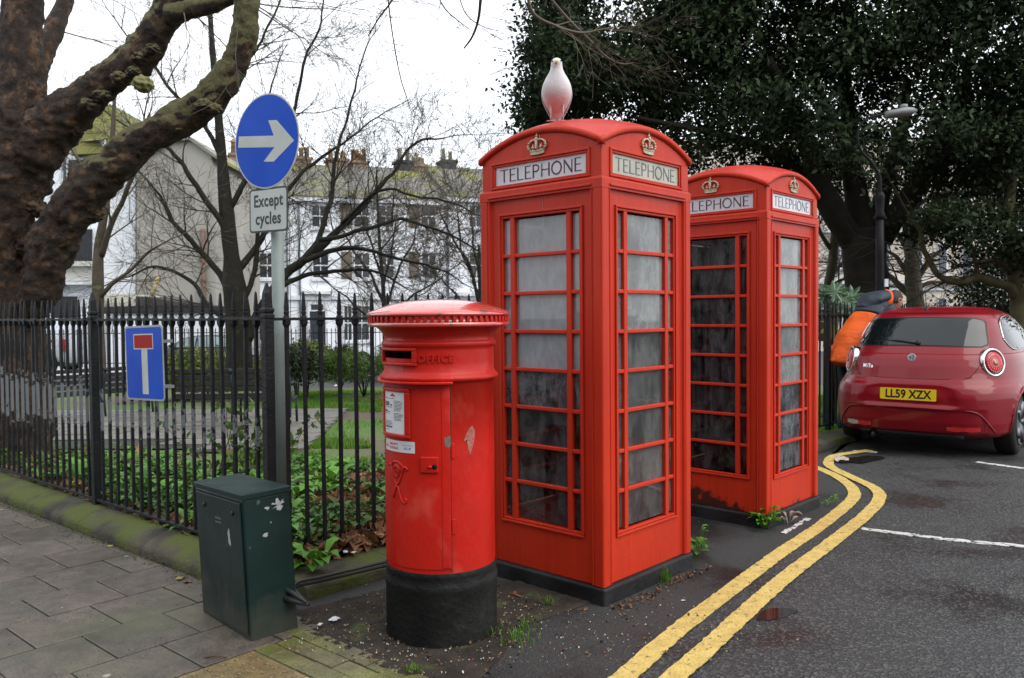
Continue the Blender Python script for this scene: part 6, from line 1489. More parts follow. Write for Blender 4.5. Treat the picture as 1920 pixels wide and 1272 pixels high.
    if hi == 1:
        X = tx(595); zb_ = tz(595, 662); zt = tz(595, 584); mb = MB(); mb.box((X - .38, zb_, .004), (X + .38, zt, .06), TM); dd = mb.build('front_door', doorb, t)
        mb = MB(); mb.box((X - .3, zt + .06, .004), (X + .3, tz(595, 571), .03), TM); mb.build('fanlight', pane_d, t)
        mb = MB()
        for a_, b_ in ((-.5, -.385), (.385, .5)): mb.box((X + a_, zb_, .003), (X + b_, tz(595, 566), .1), TM)
        mb.box((X - .75, tz(595, 552), .003), (X + .75, tz(595, 546), .35), TM); mb.box((X - .38, zt, .003), (X + .38, zt + .06, .1), TM); mb.build('door_surround', trim_w, t)
    if hi == 3:
        X = tx(870); mb = MB(); mb.box((X - .9, tz(870, 556), .003), (X + .9, tz(870, 549), .35), TM); mb.build('canopy', trim_w, t)
# left: tall building with a bare beige gable wall
def P3(px, py, Y): return at(px, py, Y)
def slab_wall(nm, pts, depth, m, par, Y):       # picture outline at depth Y extruded backwards
    b0 = par.location; f = [P3(px, py, Y) - b0 for px, py in pts]; bk = [p + Vector((0, depth, 0)) for p in f]; n_ = len(f); mb = MB()
    mb.add(f + bk, [list(range(n_)), list(range(2 * n_ - 1, n_ - 1, -1))] + [[(i + 1) % n_, i, n_ + i, n_ + (i + 1) % n_] for i in range(n_)]); return mb.build(nm, m, par)
beige = mat('beige_cement', (.36, .345, .31), (.29, .28, .25), .5, .9, .1, 10, c3=(.23, .21, .18), s3=1.2, t3=.58, w3=.15)
t = thing('gable_house', 'tall house with a blank beige cement gable wall behind the bare tree', 'house', at(330, 690, 34))
slab_wall('gable_wall', [(256, 720), (256, 300), (320, 262), (352, 258), (396, 292), (404, 330), (404, 720)], 6, beige, t, 34)
mb = MB(); q0 = [at(316, 262, 33.9), at(352, 256, 33.9), at(402, 292, 33.9)]; 
b0 = t.location
mb.add([p - b0 for p in (at(250, 300, 33.8), at(318, 259, 33.8), at(354, 255, 33.8), at(408, 294, 33.8), at(408, 300, 33.8), at(354, 262, 33.8), at(318, 266, 33.8), at(250, 308, 33.8))] + [p - b0 + Vector((0, 6.5, 0)) for p in (at(250, 300, 33.8), at(318, 259, 33.8), at(354, 255, 33.8), at(408, 294, 33.8), at(408, 300, 33.8), at(354, 262, 33.8), at(318, 266, 33.8), at(250, 308, 33.8))],
       [list(range(8)), list(range(15, 7, -1))] + [[(i + 1) % 8, i, 8 + i, 8 + (i + 1) % 8] for i in range(8)]); mb.build('roof', slate, t)
slab_wall('side_wall', [(198, 720), (198, 330), (254, 300), (254, 720)], 5, ren, t, 34.3)
mb = MB(); mb.tube([P3(384, 700, 33.9) - b0, P3(380, 430, 33.9) - b0], .10, 8); mb.build('soil_pipe', mat('pipe_rust', (.20, .11, .08), (.13, .09, .07), 3, .7), t)
mb = MB(); a = P3(372, 300, 33.9) - b0; 
t = thing('garage', 'low white outbuilding with a dark sloping roof edge behind the dead end sign', 'outbuilding', at(330, 690, 31))
slab_wall('wall', [(200, 700), (200, 590), (420, 588), (420, 700)], 2.2, ren, t, 31)
slab_wall('fascia', [(195, 589), (195, 575), (425, 575), (425, 587)], 2.4, mat('fascia_black', (.03, .03, .033), rough=.5), t, 30.9)
slab_wall('lean_to_roof', [(255, 574), (255, 556), (262, 556), (385, 574)], 2.2, mat('dark_roofing', (.07, .065, .06), rough=.8), t, 31.0)
slab_wall('parapet', [(195, 574), (195, 552), (254, 552), (254, 574)], 2.2, mat('cream_render', (.62, .60, .50), (.52, .50, .42), 1, .8), t, 31.05)
mb = MB(); t2 = thing('timber_prop', 'pale timber board leaning on the outbuilding roof', 'plank', at(285, 556, 30.7)); mb.tube([(0, 0, 0), at(297, 518, 30.9) - at(285, 556, 30.7)], .07, 4); mb.build('plank', mat('new_timber', (.5, .38, .18), rough=.7), t2)
# white villa at far left
t = thing('white_villa', 'white villa with moulded cornice and dark garage opening behind the plane tree', 'house', at(150, 690, 33))
cr = mat('villa_cream', (.60, .59, .55), (.52, .51, .47), .8, .8)
slab_wall('wall', [(-260, 720), (-260, 300), (130, 270), (196, 262), (196, 720)], 7, ren, t, 33)
slab_wall('cornice', [(-260, 499), (-260, 490), (178, 490), (178, 499)], .5, cr, t, 32.5)
slab_wall('frieze', [(-260, 527), (-260, 500), (172, 500), (172, 527)], .2, cr, t, 32.8)
slab_wall('string_course', [(-260, 534), (-260, 528), (178, 528), (178, 534)], .5, trim_w, t, 32.5)
b0 = t.location
dk = mat('opening_dark', (.018, .022, .028), rough=.3)
for (x0, y0, x1, y1, nm) in ((96, 602, 144, 556, 'garage_window'), (133, 490, 172, 430, 'window'), (128, 352, 165, 300, 'window'), (20, 490, 60, 430, 'window')):
    w1 = slab_wall(nm, [(x0 - 4, y0 + 4), (x0 - 4, y1 - 3), (x1 + 4, y1 - 3), (x1 + 4, y0 + 4)], .06, trim_w, t, 32.92); slab_wall('pane', [(x0, y0), (x0, y1), (x1, y1), (x1, y0)], .05, dk, t, 32.86)
slab_wall('drainpipe', [(118, 500), (118, 290), (121, 290), (121, 500)], .1, pipe, t, 32.85)
# mossy hip roof
mb = MB(); q = [at(-260, 300, 32.7), at(196, 262, 32.7), at(216, 232, 36), at(190, 190, 38), at(-260, 180, 38)]; mb.add([p - b0 for p in q] + [p - b0 + Vector((0, 2.5, -.05)) for p in q], [(0, 1, 2, 3, 4), (9, 8, 7, 6, 5)]); 
mossr = mat('moss_roof', (.17, .17, .045), (.11, .11, .06), 1.2, .9, .3, 6); mb.build('roof', mossr, t)
mb = MB(); q = [at(130, 290, 32.4), at(160, 225, 33), at(205, 195, 34), at(240, 235, 34), at(246, 285, 33.4)]; mb.add([p - b0 for p in q] + [p - b0 + Vector((0, 3, 0)) for p in q], [(0, 1, 2, 3, 4), (9, 8, 7, 6, 5)] + [[(i + 1) % 5, i, 5 + i, 5 + (i + 1) % 5] for i in range(5)]); mb.build('side_roof', mossr, t)
# right background: cream terrace
crm = mat('cream_stucco', (.60, .53, .45), (.52, .46, .40), .4, .85)
for hi, (a_, b_, lab) in enumerate(((1270, 1700, 'cream stucco house seen between the evergreen trunk and the far box'), (1700, 1860, 'cream stucco house behind the bare tree beyond the red car'), (1860, 2080, 'cream stucco house at the right edge beyond the dark bush'))):
    t = thing('stucco_house', lab, 'house', at((a_ + b_) / 2, 690, 48), 0, 'cream stucco houses'); b0 = t.location
    slab_wall('wall', [(a_ + .4, 720), (a_ + .4, 260), (b_ - .4, 260), (b_ - .4, 720)], 8, crm, t, 48)
    for (y0, y1, dd) in ((533, 527, .3), (436, 430, .3), (545, 541, .12)): slab_wall('string_course', [(a_ + 1, y0), (a_ + 1, y1), (b_ - 1, y1), (b_ - 1, y0)], dd, mat('blue_white_trim', (.60, .65, .72), rough=.6), t, 48 - dd - .01)
    for px in range(a_ + 22, b_ - 15, 46):
        for (y0, y1) in ((604, 560), (515, 458), (420, 360)):
            slab_wall('window', [(px - 9, y0 + 2), (px - 9, y1 - 2), (px + 9, y1 - 2), (px + 9, y0 + 2)], .1, trim_w, t, 47.88); 
            slab_wall('pane', [(px - 6.5, y0), (px - 6.5, y1), (px - .8, y1), (px - .8, y0)], .05, mat('pane_grey', (.10, .11, .14), rough=.1), t, 47.82); slab_wall('pane', [(px + .8, y0), (px + .8, y1), (px + 6.5, y1), (px + 6.5, y0)], .05, MATS['pane_grey'], t, 47.82)
# street beyond the garden and its railings
mb = MB(); mb.add([(-60, 25.5, -.80), (30, 25.5, -.80), (60, 48, -.80), (-60, 48, -.80)], [(0, 1, 2, 3)]); tag(mb.build('back_street', mat('back_asphalt', (.075, .075, .078), rough=.8)), kind='structure')
def far_rail(label, pxs, Y0, Y1, y_top, y_bot, step):
    t = thing('far_railings', label, 'railings', at(pxs[0], 650, Y0)); b0 = t.location; a_ = at(pxs[0], 600, Y0); b_ = at(pxs[1], 600, Y1); L_ = (b_ - a_).length; n_ = int(L_ / step); zt = at(pxs[0], y_top, Y0).z; zb = at(pxs[0], y_bot, Y0).z; H_ = zt - zb
    m_ = MB(); m_.box((-.010, -.010, 0), (.010, .010, H_ - .08)); m_.loft([[(-.016, -.016, H_ - .08), (.016, -.016, H_ - .08), (.016, .016, H_ - .08), (-.016, .016, H_ - .08)], [(-.003, -.003, H_), (.003, -.003, H_), (.003, .003, H_), (-.003, .003, H_)]], smooth=False); me = m_.mesh('railing_bar')
    me.materials.append(MATS['railing_black'])
    for k in range(n_):
        p = a_ + (b_ - a_) * (k / n_); o = link('railing_bar', me, None, t); o.location = (p.x - b0.x, p.y - b0.y, zb - b0.z)
    for z in (zt - .16, zb + .1):
        mb = MB(); d = (b_ - a_).normalized(); q = Vector((-d.y, d.x, 0)) * .012
        A_ = Vector((a_.x, a_.y, z)) - b0; B_ = Vector((b_.x, b_.y, z)) - b0; mb.add([A_ - q, B_ - q, B_ + q, A_ + q] + [p + Vector((0, 0, .025)) for p in (A_ - q, B_ - q, B_ + q, A_ + q)], [(3, 2, 1, 0), (4, 5, 6, 7), (0, 1, 5, 4), (1, 2, 6, 5), (2, 3, 7, 6), (3, 0, 4, 7)]); mb.build('rail', MATS['railing_black'], t)
far_rail('fine black railings at the far side of the garden in front of the dark car', (60, 545), 25.2, 25.4, 618, 690, .135)
far_rail('fine black railings at the far side of the garden in front of the white terrace', (546, 900), 25.4, 25.8, 616, 690, .135)
# ================================================================ BENCHES
bench_g = mat('bench_green', (.012, .03, .028), (.02, .022, .02), 6, .45); bench_s = mat('bench_slat', (.03, .03, .028), (.018, .02, .018), 9, .55)
def bench(label, loc, rz, Ln=1.75):
    t = thing('park_bench', label, 'bench', loc, rz, 'park benches')
    for x in (-Ln / 2, 0, Ln / 2):
        mb = MB()
        mb.tube([(x, .06, 0), (x, .03, .2), (x, .0, .40), (x, .03, .60), (x, .09, .84)], [.022, .02, .024, .02, .018], 8)
        mb.tube([(x, -.42, 0), (x, -.40, .2), (x, -.43, .40)], .02, 8); mb.tube([(x, -.43, .40), (x, -.2, .385), (x, .0, .38)], .02, 8)
        mb.tube([(x, .09, .80), (x, .10, .845), (x, .10, .875)], [.03, .035, .02], 8)
        if x: mb.tube([(x, .02, .62), (x, -.2, .64), (x, -.42, .60), (x, -.45, .5), (x, -.43, .40)], .018, 8)
        mb.build('bench_end', bench_g, t)
    for i, z in enumerate((.46, .555, .65, .745, .84)):
        mb = MB(); y = .02 + .08 * (z - .4) / .44; mb.box((-Ln / 2 + .01, y - .03, z - .033), (Ln / 2 - .01, y - .008, z + .033)); mb.build('back_slat', bench_s, t, bevel=.004)
    for i in range(5):
        mb = MB(); mb.box((-Ln / 2 + .01, -.42 + i * .088, .40), (Ln / 2 - .01, -.35 + i * .088, .422)); mb.build('seat_slat', bench_s, t, bevel=.004)
    return t
bp1 = at(437, 785, 12.6); bench('dark slatted park bench facing away beyond the railings, right of the dead end sign', (bp1.x, bp1.y, gz(bp1.x, bp1.y) + .03), math.radians(180 + 2))
bp2 = at(195, 770, 14.6); bench('dark green park bench left of the dead end sign, seen at an angle', (bp2.x, bp2.y, gz(bp2.x, bp2.y) + .03), math.radians(-128))
# ================================================================ LAMP
lm = mat('lamp_black', (.010, .010, .012), rough=.5, spec=.15); t = thing('street_lamp', 'black swan-neck street lamp in front of the evergreen trunk', 'street lamp', (gp(1650, 700).x * 0 + at(1650, 640, 10.9).x, 10.9, -.02)); b0 = t.location
mb = MB(); X0 = at(1650, 640, 10.9).x - b0.x
def lp_(px, py, dy=0): p = at(px, py, 10.9 + dy) - b0; return p
mb.tube([(X0, 0, -.1), (X0, 0, .9), (X0, 0, .95), lp_(1650, 480), lp_(1650, 410)], [.085, .08, .055, .052, .05], 14); mb.tube([lp_(1650, 412), lp_(1650, 405), lp_(1650, 396), lp_(1650, 376), lp_(1650, 368), lp_(1650, 360)], [.055, .065, .05, .058, .065, .04], 14); mb.tube([lp_(1638, 409), lp_(1662, 409)], .018, 8); mb.build('post', lm, t)
mb = MB(); pp, rr = smooth_path([(lp_(1650, 362), .03), (lp_(1648, 330), .024), (lp_(1634, 305), .02), (lp_(1616, 285), .018), (lp_(1608, 262), .017), (lp_(1612, 238), .016), (lp_(1628, 222), .015), (lp_(1660, 214), .015)], 8); mb.tube(pp, rr, 8)
pp, rr = smooth_path([(lp_(1634, 305), .012), (lp_(1622, 278), .01), (lp_(1618, 262), .01), (lp_(1626, 255), .009), (lp_(1630, 262), .008)], 8); mb.tube(pp, rr, 6); mb.build('swan_neck', lm, t)
hd = mat('lamp_head_grey', (.26, .27, .28), rough=.45); mb = MB(); A_ = lp_(1658, 216); B_ = lp_(1718, 208, -.1); d = (B_ - A_); rings = []
for s_, w_, h_ in ((0, .04, .03), (.08, .10, .05), (.35, .12, .055), (.6, .12, .065), (.85, .09, .05), (1, .03, .02)):
    c_ = A_ + d * s_; rings.append([c_ + Vector((0, w_ * math.cos(2 * PI * k / 12), h_ * math.sin(2 * PI * k / 12))) for k in range(12)])
mb.loft(rings); mb.build('lantern', hd, t); mb = MB(); c_ = A_ + d * .62; mb.tube([c_ + Vector((0, 0, .05)), c_ + Vector((0, 0, .10))], [.05, .045], 12); mb.build('photocell', hd, t)
mb = MB(); mb.box(tuple(lp_(1654, 531) + Vector((0, -.09, -.05))), tuple(lp_(1660, 531) + Vector((0, -.06, .05)))); mb.build('number_plate', trim_w, t)

# unseen houses added behind the viewer: close the street, dim low sky, fill reflections
fz = mat('near_facade', (.42, .40, .36), (.34, .33, .30), .5, .8)
for i in range(5):
    a_ = Vector((-26, -1.5, 0)); b_ = Vector((16, -17, 0)); d_ = (b_ - a_) / 5; L_ = d_.length; ax = d_.normalized(); nr = ax.cross(Vector((0, 0, 1))) * -1
    o = a_ + d_ * i; t = thing('street_house', ['grey rendered house at the far left end of the row behind the viewer', 'second grey rendered house of the row behind the viewer', 'middle rendered house of the row behind the viewer', 'fourth rendered house of the row behind the viewer', 'rendered house at the right end of the row behind the viewer'][i], 'house', o)
    M_ = frame((0, 0, 0), ax, Vector((0, 0, 1)), nr); mb = MB(); mb.box((.05, 0, -7), (L_ - .05, 10.5, 0), M_) if nr.y > 0 else mb.box((.05, 0, 0), (L_ - .05, 10.5, 7), M_); mb.build('wall', fz, t)
    for x in (1.6, 4.4, 7.2):
        for z in (1.0, 4.2, 7.4):
            mb = MB(); mb.box((x - .65, z, .004), (x + .65, z + 2.0, .03), M_); mb.build('window', mat('near_pane', (.03, .035, .04), rough=.1), t); mb = MB(); mb.box((x - .75, z - .1, .003), (x + .75, z - .005, .12), M_); mb.build('sill', trim_w, t)
    mb = MB(); mb.box((.05, 10.51, -7), (L_ - .05, 10.9, .35), M_) if nr.y > 0 else mb.box((.05, 10.51, 0), (L_ - .05, 10.9, 7), M_); mb.build('parapet', trim_w, t)
# ================================================================ RED CAR
carp = mat('car_red', (.21, .003, .010), (.19, .003, .009), 2, .35, metal=.0, coat=.5, spec=.15)
cblk = mat('car_black', (.012, .012, .013), rough=.45); rubber = mat('tyre_rubber', (.02, .02, .02), rough=.85); chrome = mat('chrome', (.75, .75, .77), rough=.12, metal=1)
cgl = glass_mat('car_glass', (.1, .11, .11), .0, .10, 3, 5, tr=(.10, .12, .12))
def car_surface(Wd, z, rearx, frontx, k=4.2):
    pass
def sec(z):
    """plan outline of the body at height z: rear x, front x, half width, corner exponent"""
    T = [ (.20, .12, 3.95, .80, 4.6), (.25, .04, 4.02, .845, 4.4), (.34, .012, 4.05, .86, 4.2), (.46, .0, 4.06, .865, 4.0), (.58, .0, 4.06, .867, 3.9), (.68, .025, 4.03, .866, 3.8), (.745, .085, 3.98, .862, 3.7), (.80, .105, 3.86, .855, 3.6), (.87, .13, 3.62, .845, 3.5), (.94, .17, 3.25, .822, 3.5), (.985, .21, 2.95, .795, 3.5)]
    for a, b_ in zip(T, T[1:]):
        if a[0] <= z <= b_[0]:
            f = (z - a[0]) / (b_[0] - a[0]); f = f; return [a[i] + (b_[i] - a[i]) * f for i in range(1, 5)]
    return list(T[-1][1:])
def secg(z):
    """greenhouse"""
    T = [(.985, .21, 2.95, .795, 3.5), (1.03, .25, 2.86, .77, 3.5), (1.12, .34, 2.68, .725, 3.6), (1.22, .445, 2.45, .68, 3.7), (1.31, .54, 2.22, .63, 3.7), (1.36, .60, 2.05, .59, 3.6), (1.40, .70, 1.90, .53, 3.3), (1.43, .86, 1.72, .42, 3.0), (1.445, 1.08, 1.5, .25, 2.6)]
    for a, b_ in zip(T, T[1:]):
        if a[0] <= z <= b_[0]:
            f = (z - a[0]) / (b_[0] - a[0]); return [a[i] + (b_[i] - a[i]) * f for i in range(1, 5)]
    return list(T[-1][1:])
def cpt(z, th, off=0):
    """point on the body; th 0 = rear centre, 90 = right side, 180 front"""
    r, f, w_, e = (sec if z < .985 else secg)(z); cx = (r + f) / 2; a = (f - r) / 2; b_ = w_; c_, s_ = math.cos(math.radians(th)), math.sin(math.radians(th)); e2 = 2 / e
    x = -abs(c_) ** e2 * math.copysign(1, c_); y = -abs(s_) ** e2 * math.copysign(1, s_)
    # longitudinal taper of the plan towards the rear, stronger up high
    xx = cx + a * x
    return Vector((xx - off * (c_ if abs(c_) > .25 else 0), b_ * y - off * s_, z))
# angle chosen so that points spread evenly: parametrise by signed side fraction
def ths(n):
    out = []
    for k in range(n):
        out.append(360 * k / n)
    return out
CARC = Vector((4.50, 9.02, 0)); head = math.radians(90 - 40.6)
t = thing('red_hatchback', 'dark red three-door hatchback parked with its round tail lamps towards us', 'car', (0, 0, 0))
CS = 1.04
def setcar(t, axle, hd, sc_):
    t.rotation_euler = (0, 0, hd); t.scale = (sc_, sc_, sc_ * 1.03)
    off = Vector((.70 * sc_, 0, 0)); off.rotate(Matrix.Rotation(hd, 3, 'Z')); t.location = (axle.x - off.x + .03, axle.y - off.y, 0)
setcar(t, CARC, head, CS)
import bisect
NZ = [.20, .23, .26, .30, .34, .40, .46, .51, .56, .60, .64, .67, .70, .74, .78, .82, .86, .895, .93, .96, .985]
NG = [.985, 1.01, 1.03, 1.07, 1.12, 1.17, 1.22, 1.27, 1.31, 1.335, 1.36, 1.38, 1.40, 1.417, 1.43, 1.438, 1.445]
THS = []
for q in range(4):
    for k in range(14):
        u = k / 14; THS.append(90 * q + 90 * (u + .0))
def scar(v): return v
def prune(me, f):
    bm = bmesh.new(); bm.from_mesh(me); bmesh.ops.delete(bm, geom=[fc for fc in bm.faces if f(fc.calc_center_median())], context='FACES'); bm.to_mesh(me); bm.free()
def ring_(z): return [cpt(z, th) for th in THS]
def adj(p):       # rounder shoulders, rear quarters tapering, waist crease
    x, y, z = p
    tp = max(0, (1.1 - x) / 1.1); y *= 1 - .045 * tp ** 2 * (.7 if z < .985 else 1.25) ; 
    y *= 1 + .045 * max(0, min(1, (.74 - z) / .12)) * math.exp(-((x - .35) / .7) ** 2)
    fl = math.exp(-((x - .84) / .48) ** 2) * math.exp(-((z - .52) / .26) ** 2); y *= 1 + .055 * fl
    tr_ = math.exp(-((z - .70) / .018) ** 2) * .010; x += tr_ if x < 1 else 0
    # number plate recess
    if x < .5 and abs(y) < .50 and .44 < z < .72:
        m_ = min(1, max(0, (.47 - abs(y) - max(0, (z - .56)) * .6) / .09)) * min(1, max(0, (z - .485) / .02)) * min(1, max(0, (.70 - z) / .03)); x += .030 * m_
    # lower valance groove
    if x < .9 and z < .47: x += .014 * min(1, max(0, (.475 - z) / .02)) * (1 if abs(y) < .66 else .0)
    return Vector((x, y, z))
bodyb = MB(); NZf = sorted(set([round(.20 + .0125 * i, 4) for i in range(63)] + [.985])); NZf = [z for z in NZf if z <= .985]
THF = [i * 2.25 for i in range(160)]
def remap(th):    # pack samples onto the flat rear and round corners alike
    q, r = divmod(th, 90); u = r / 90; return 90 * q + 90 * u
bodyb.loft([[adj(cpt(z, remap(th))) for th in THF] for z in NZf], cap=False)
me = bodyb.mesh('body')
for v_ in me.vertices:
    for ax_ in (.84, 3.33):
        dx_, dz_ = v_.co.x - ax_, v_.co.z - .31; q_ = math.hypot(dx_, dz_)
        if abs(v_.co.y) > .6 and abs(q_ - .352) < .034 and v_.co.z < .70: v_.co.x = ax_ + dx_ / q_ * .352; v_.co.z = .31 + dz_ / q_ * .352
def arch(c): return any((c.x - ax_) ** 2 + (c.z - .31) ** 2 < .35 ** 2 and abs(c.y) > .60 and c.z < .70 for ax_ in (.84, 3.33))
prune(me, arch)
bo = link('body', me, carp, t)
md = bo.modifiers.new('s', 'SOLIDIFY'); md.thickness = .02; md.offset = -1
gb_ = MB(); gz_ = [.985 + .0125 * i for i in range(0, 33)] + [1.40, 1.41, 1.42, 1.43, 1.438, 1.445]
gb_.loft([[adj(cpt(z, th)) for th in THF] for z in gz_], cap=False); gb_.add([adj(cpt(1.445, th)) for th in THF], [list(range(len(THF)))], True)
me = gb_.mesh('cabin_shell')
def win(c):
    if c.x < .62 and 1.035 < c.z < 1.315:
        hw = .60 - (c.z - 1.035) * .42; r_ = .06
        return abs(c.y) < hw
    if abs(c.y) > .30 and 1.01 < c.z < 1.34 and .80 < c.x < 2.45 - (c.z - 1.01) * .9: 
        return abs(c.y) > .5 and (c.x - .80) > abs(c.z - 1.12) * 1.3
    if c.x > 1.9 and 1.0 < c.z < 1.36 and abs(c.y) < .56: return True
    return False
cs_ = link('cabin_shell', me, carp, t)
cdark = mat('car_glass_dark', (.006, .009, .010), rough=.03, spec=.5)
def onbody(y, z, off=0.0):       # rear surface point at given y,z
    lo_, hi_ = 0.0, 89.9
    for _ in range(40):
        mid = (lo_ + hi_) / 2; p = adj(cpt(z, mid))
        if abs(p.y) < abs(y): lo_ = mid
        else: hi_ = mid
    p = adj(cpt(z, lo_ if y < 0 else 360 - lo_)); q = adj(cpt(z, (lo_ - .8 if lo_ > 1 else lo_ + .8) if y < 0 else 360 - (lo_ - .8 if lo_ > 1 else lo_ + .8))); 
    return p
def rpath(pts, off): return [onbody(y, z) + Vector((-off, 0, 0)) for y, z in pts]
# tail gate seam, bumper line
seam = mat('seam_shadow', (.02, .003, .004), rough=.8)
mb = MB(); yz = [(-.60, .985), (-.60, .95), (-.57, .86), (-.53, .79), (-.49, .765), (-.3, .752), (0, .748), (.3, .752), (.49, .765), (.53, .79), (.57, .86), (.60, .95), (.60, .985)]
pp, rr = smooth_path([(p, .0035) for p in rpath(yz, -.001)], 6); mb.tube(pp, rr, 5); mb.build('tailgate_seam', seam, t)
mb = MB(); yz = [(-.72, .26), (-.68, .34), (-.62, .42), (-.54, .462), (-.3, .475), (0, .478), (.3, .475), (.54, .462), (.62, .42), (.68, .34), (.72, .26)]
pp, rr = smooth_path([(p, .010) for p in rpath(yz, .0)], 6); mb.tube(pp, rr, 6); mb.build('valance_edge', carp, t)
mb = MB(); yz = [(-.52, .235), (-.3, .232), (0, .23), (.3, .232), (.52, .235)]
mb2 = MB(); pl_ = [onbody(y, .225) + Vector((-.002, 0, 0)) for y in [-.48 + .08 * k for k in range(13)]]; mb2.loft([[p + Vector((.03, 0, -.04)), p + Vector((.0, 0, -.035)), p + Vector((-.006, 0, .006)), p + Vector((.01, 0, .010))] for p in pl_]); mb2.build('diffuser', cblk, t)
# tail lamps
tlr = mat('lamp_red', (.45, .008, .012), (.30, .006, .01), 60, .15, coat=1); tla = mat('lamp_amber', (.35, .09, .03), rough=.2, coat=1); tlb = mat('lamp_bright_red', (.75, .02, .03), rough=.2, coat=1)
for s in (-1, 1):
    c_ = onbody(s * .665, .905); p1 = onbody(s * .60, .905); p2 = onbody(s * .70, .905); tg = (p2 - p1).normalized() * s; n_ = Vector((0, 0, 1)).cross(tg); n_ = -n_ if n_.x > 0 else n_; 
    nn = (n_ + Vector((-.02, 0, .18))).normalized(); ax = Vector((0, 0, 1)).cross(nn).normalized(); ay = nn.cross(ax); F4 = frame(c_ + nn * .006, ax, ay, nn)
    def lt(prof, m, nm, par, n__=40):
        mb = MB(); rings = [[F4 @ Vector((r * math.cos(2 * PI * k / n__), r * math.sin(2 * PI * k / n__), z)) for k in range(n__)] for r, z in prof]; mb.loft(rings); return mb.build(nm, m, par)
    lb_ = lt([(.140, -.06), (.140, .008), (.132, .016), (.118, .018), (.113, .010), (.113, -.02)], chrome, 'tail_lamp', t); lt([(.1125, -.015), (.1125, .008), (.106, .010), (.106, -.015)], cblk, 'lamp_gasket', lb_); lt([(.105, -.01), (.105, .012), (.09, .022), (.05, .030), (.0, .032)], tlr, 'lamp_lens', lb_)
    for rr_n, cnt, sz in ((.088, 22, .0085), (.066, 16, .0085)):
        mb = MB()
        for k in range(cnt): a = 2 * PI * k / cnt; c2_ = F4 @ Vector((rr_n * math.cos(a), rr_n * math.sin(a), .021 if rr_n > .08 else .0268)); mb.box((-sz, -sz * .8, 0), (sz, sz * .8, .003), Matrix.Translation(c2_) @ F4.to_3x3().to_4x4() @ Matrix.Rotation(a + PI / 2, 4, 'Z'))
        mb.build('lamp_leds', tlb, lb_)
    lt([(.034, .02), (.034, .030), (.02, .036), (.0, .037)], tla, 'indicator', lb_)
# number plate
plc = onbody(0, .60) + Vector((-.006, 0, 0)); F4 = frame((plc.x - .004, 0, .600), Vector((0, -1, 0)), Vector((.06, 0, 1)), None)
mb = MB(); mb.prism(rrect(.52, .112, .012), -.004, .0, F4); npl = mb.build('number_plate', mat('plate_yellow', (.72, .52, .02), (.68, .48, .02), 9, .35), t)
mb = MB(); merge(mb, fcurve('LL59 XZX', .112, .0006, .0028, 1.02, xs=.86), F4 @ Matrix.Translation((0, -.002, .001))); mb.build('lettering', cblk, npl)
# badge
bc = onbody(0, .945); nrmb = Vector((-1, 0, .22)).normalized(); F4 = frame(bc + nrmb * .004, Vector((0, -1, 0)), nrmb.cross(Vector((0, -1, 0))), nrmb)
mb = MB(); disc(mb, F4, .040, -.004, .006, 32); bg_ = mb.build('badge', chrome, t, bevel=.002); mb = MB(); disc(mb, F4, .033, .0062, .0068, 32); mb.build('badge_face', mat('badge_grey', (.35, .38, .42), rough=.3, metal=.6), bg_)
mb = MB(); mb.box((-.030, -.004, .007), (-.002, .004, .0085), F4); mb.box((-.020, -.018, .007), (-.012, .018, .0085), F4); mb.build('badge_cross', mat('badge_dark', (.08, .09, .11), rough=.4), bg_)
mb = MB(); pp, rr = smooth_path([(F4 @ Vector(p), .003) for p in ((.006, -.024, .008), (.018, -.014, .008), (.006, -.003, .008), (.018, .008, .008), (.008, .022, .008), (.018, .026, .008))], 5); mb.tube(pp, rr, 6); mb.build('badge_serpent', MATS['badge_dark'], bg_)
mc = onbody(.42, .855); F4 = frame(Vector((mc.x - .004, mc.y, mc.z)), (onbody(.36, .855) - onbody(.48, .855)), Vector((.1, 0, 1)), None)
mb = MB(); merge(mb, fcurve('MiTo', .052, .002, .0012, 1.1), F4); mb.build('model_lettering', chrome, t)
# lower lamps, exhaust
for s in (-1, 1):
    for (a_, b_, m_, nm) in (((.62, .49, mat('reverse_clear', (.35, .30, .28), rough=.2, coat=1), 'reverse_lamp'), (.488, .35, tlr, 'fog_lamp'))[0:2] if s > 0 else ((.62, .49, tlr, 'reflector'), (.488, .35, tlr, 'fog_lamp'))):
        mb = MB(); rings = []
        for k in range(9):
            y = s * (a_ + (b_ - a_) * k / 8); p = onbody(y, .29); h_ = .016 + .008 * (1 - abs(k - 4) / 4); rings.append([p + Vector((-.0, 0, -h_)), p + Vector((-.012, 0, -h_)), p + Vector((-.012, 0, h_)), p + Vector((0, 0, h_))])
        mb.loft(rings, smooth=False); mb.build(nm, m_, t)
mb = MB(); e0 = Vector((.04, .34, .185)); mb.tube([e0 + Vector((.3, 0, .02)), e0], [.04, .042], 20, cap=False); mb.tube([e0 + Vector((.2, 0, 0)), e0 + Vector((-.002, 0, 0))], [.036, .037], 20, cap=False); mb.tube([e0 + Vector((.02, 0, 0)), e0 + Vector((.022, 0, 0))], .038, 20); mb.build('exhaust', mat('exhaust_metal', (.12, .12, .12), rough=.3, metal=1), t)
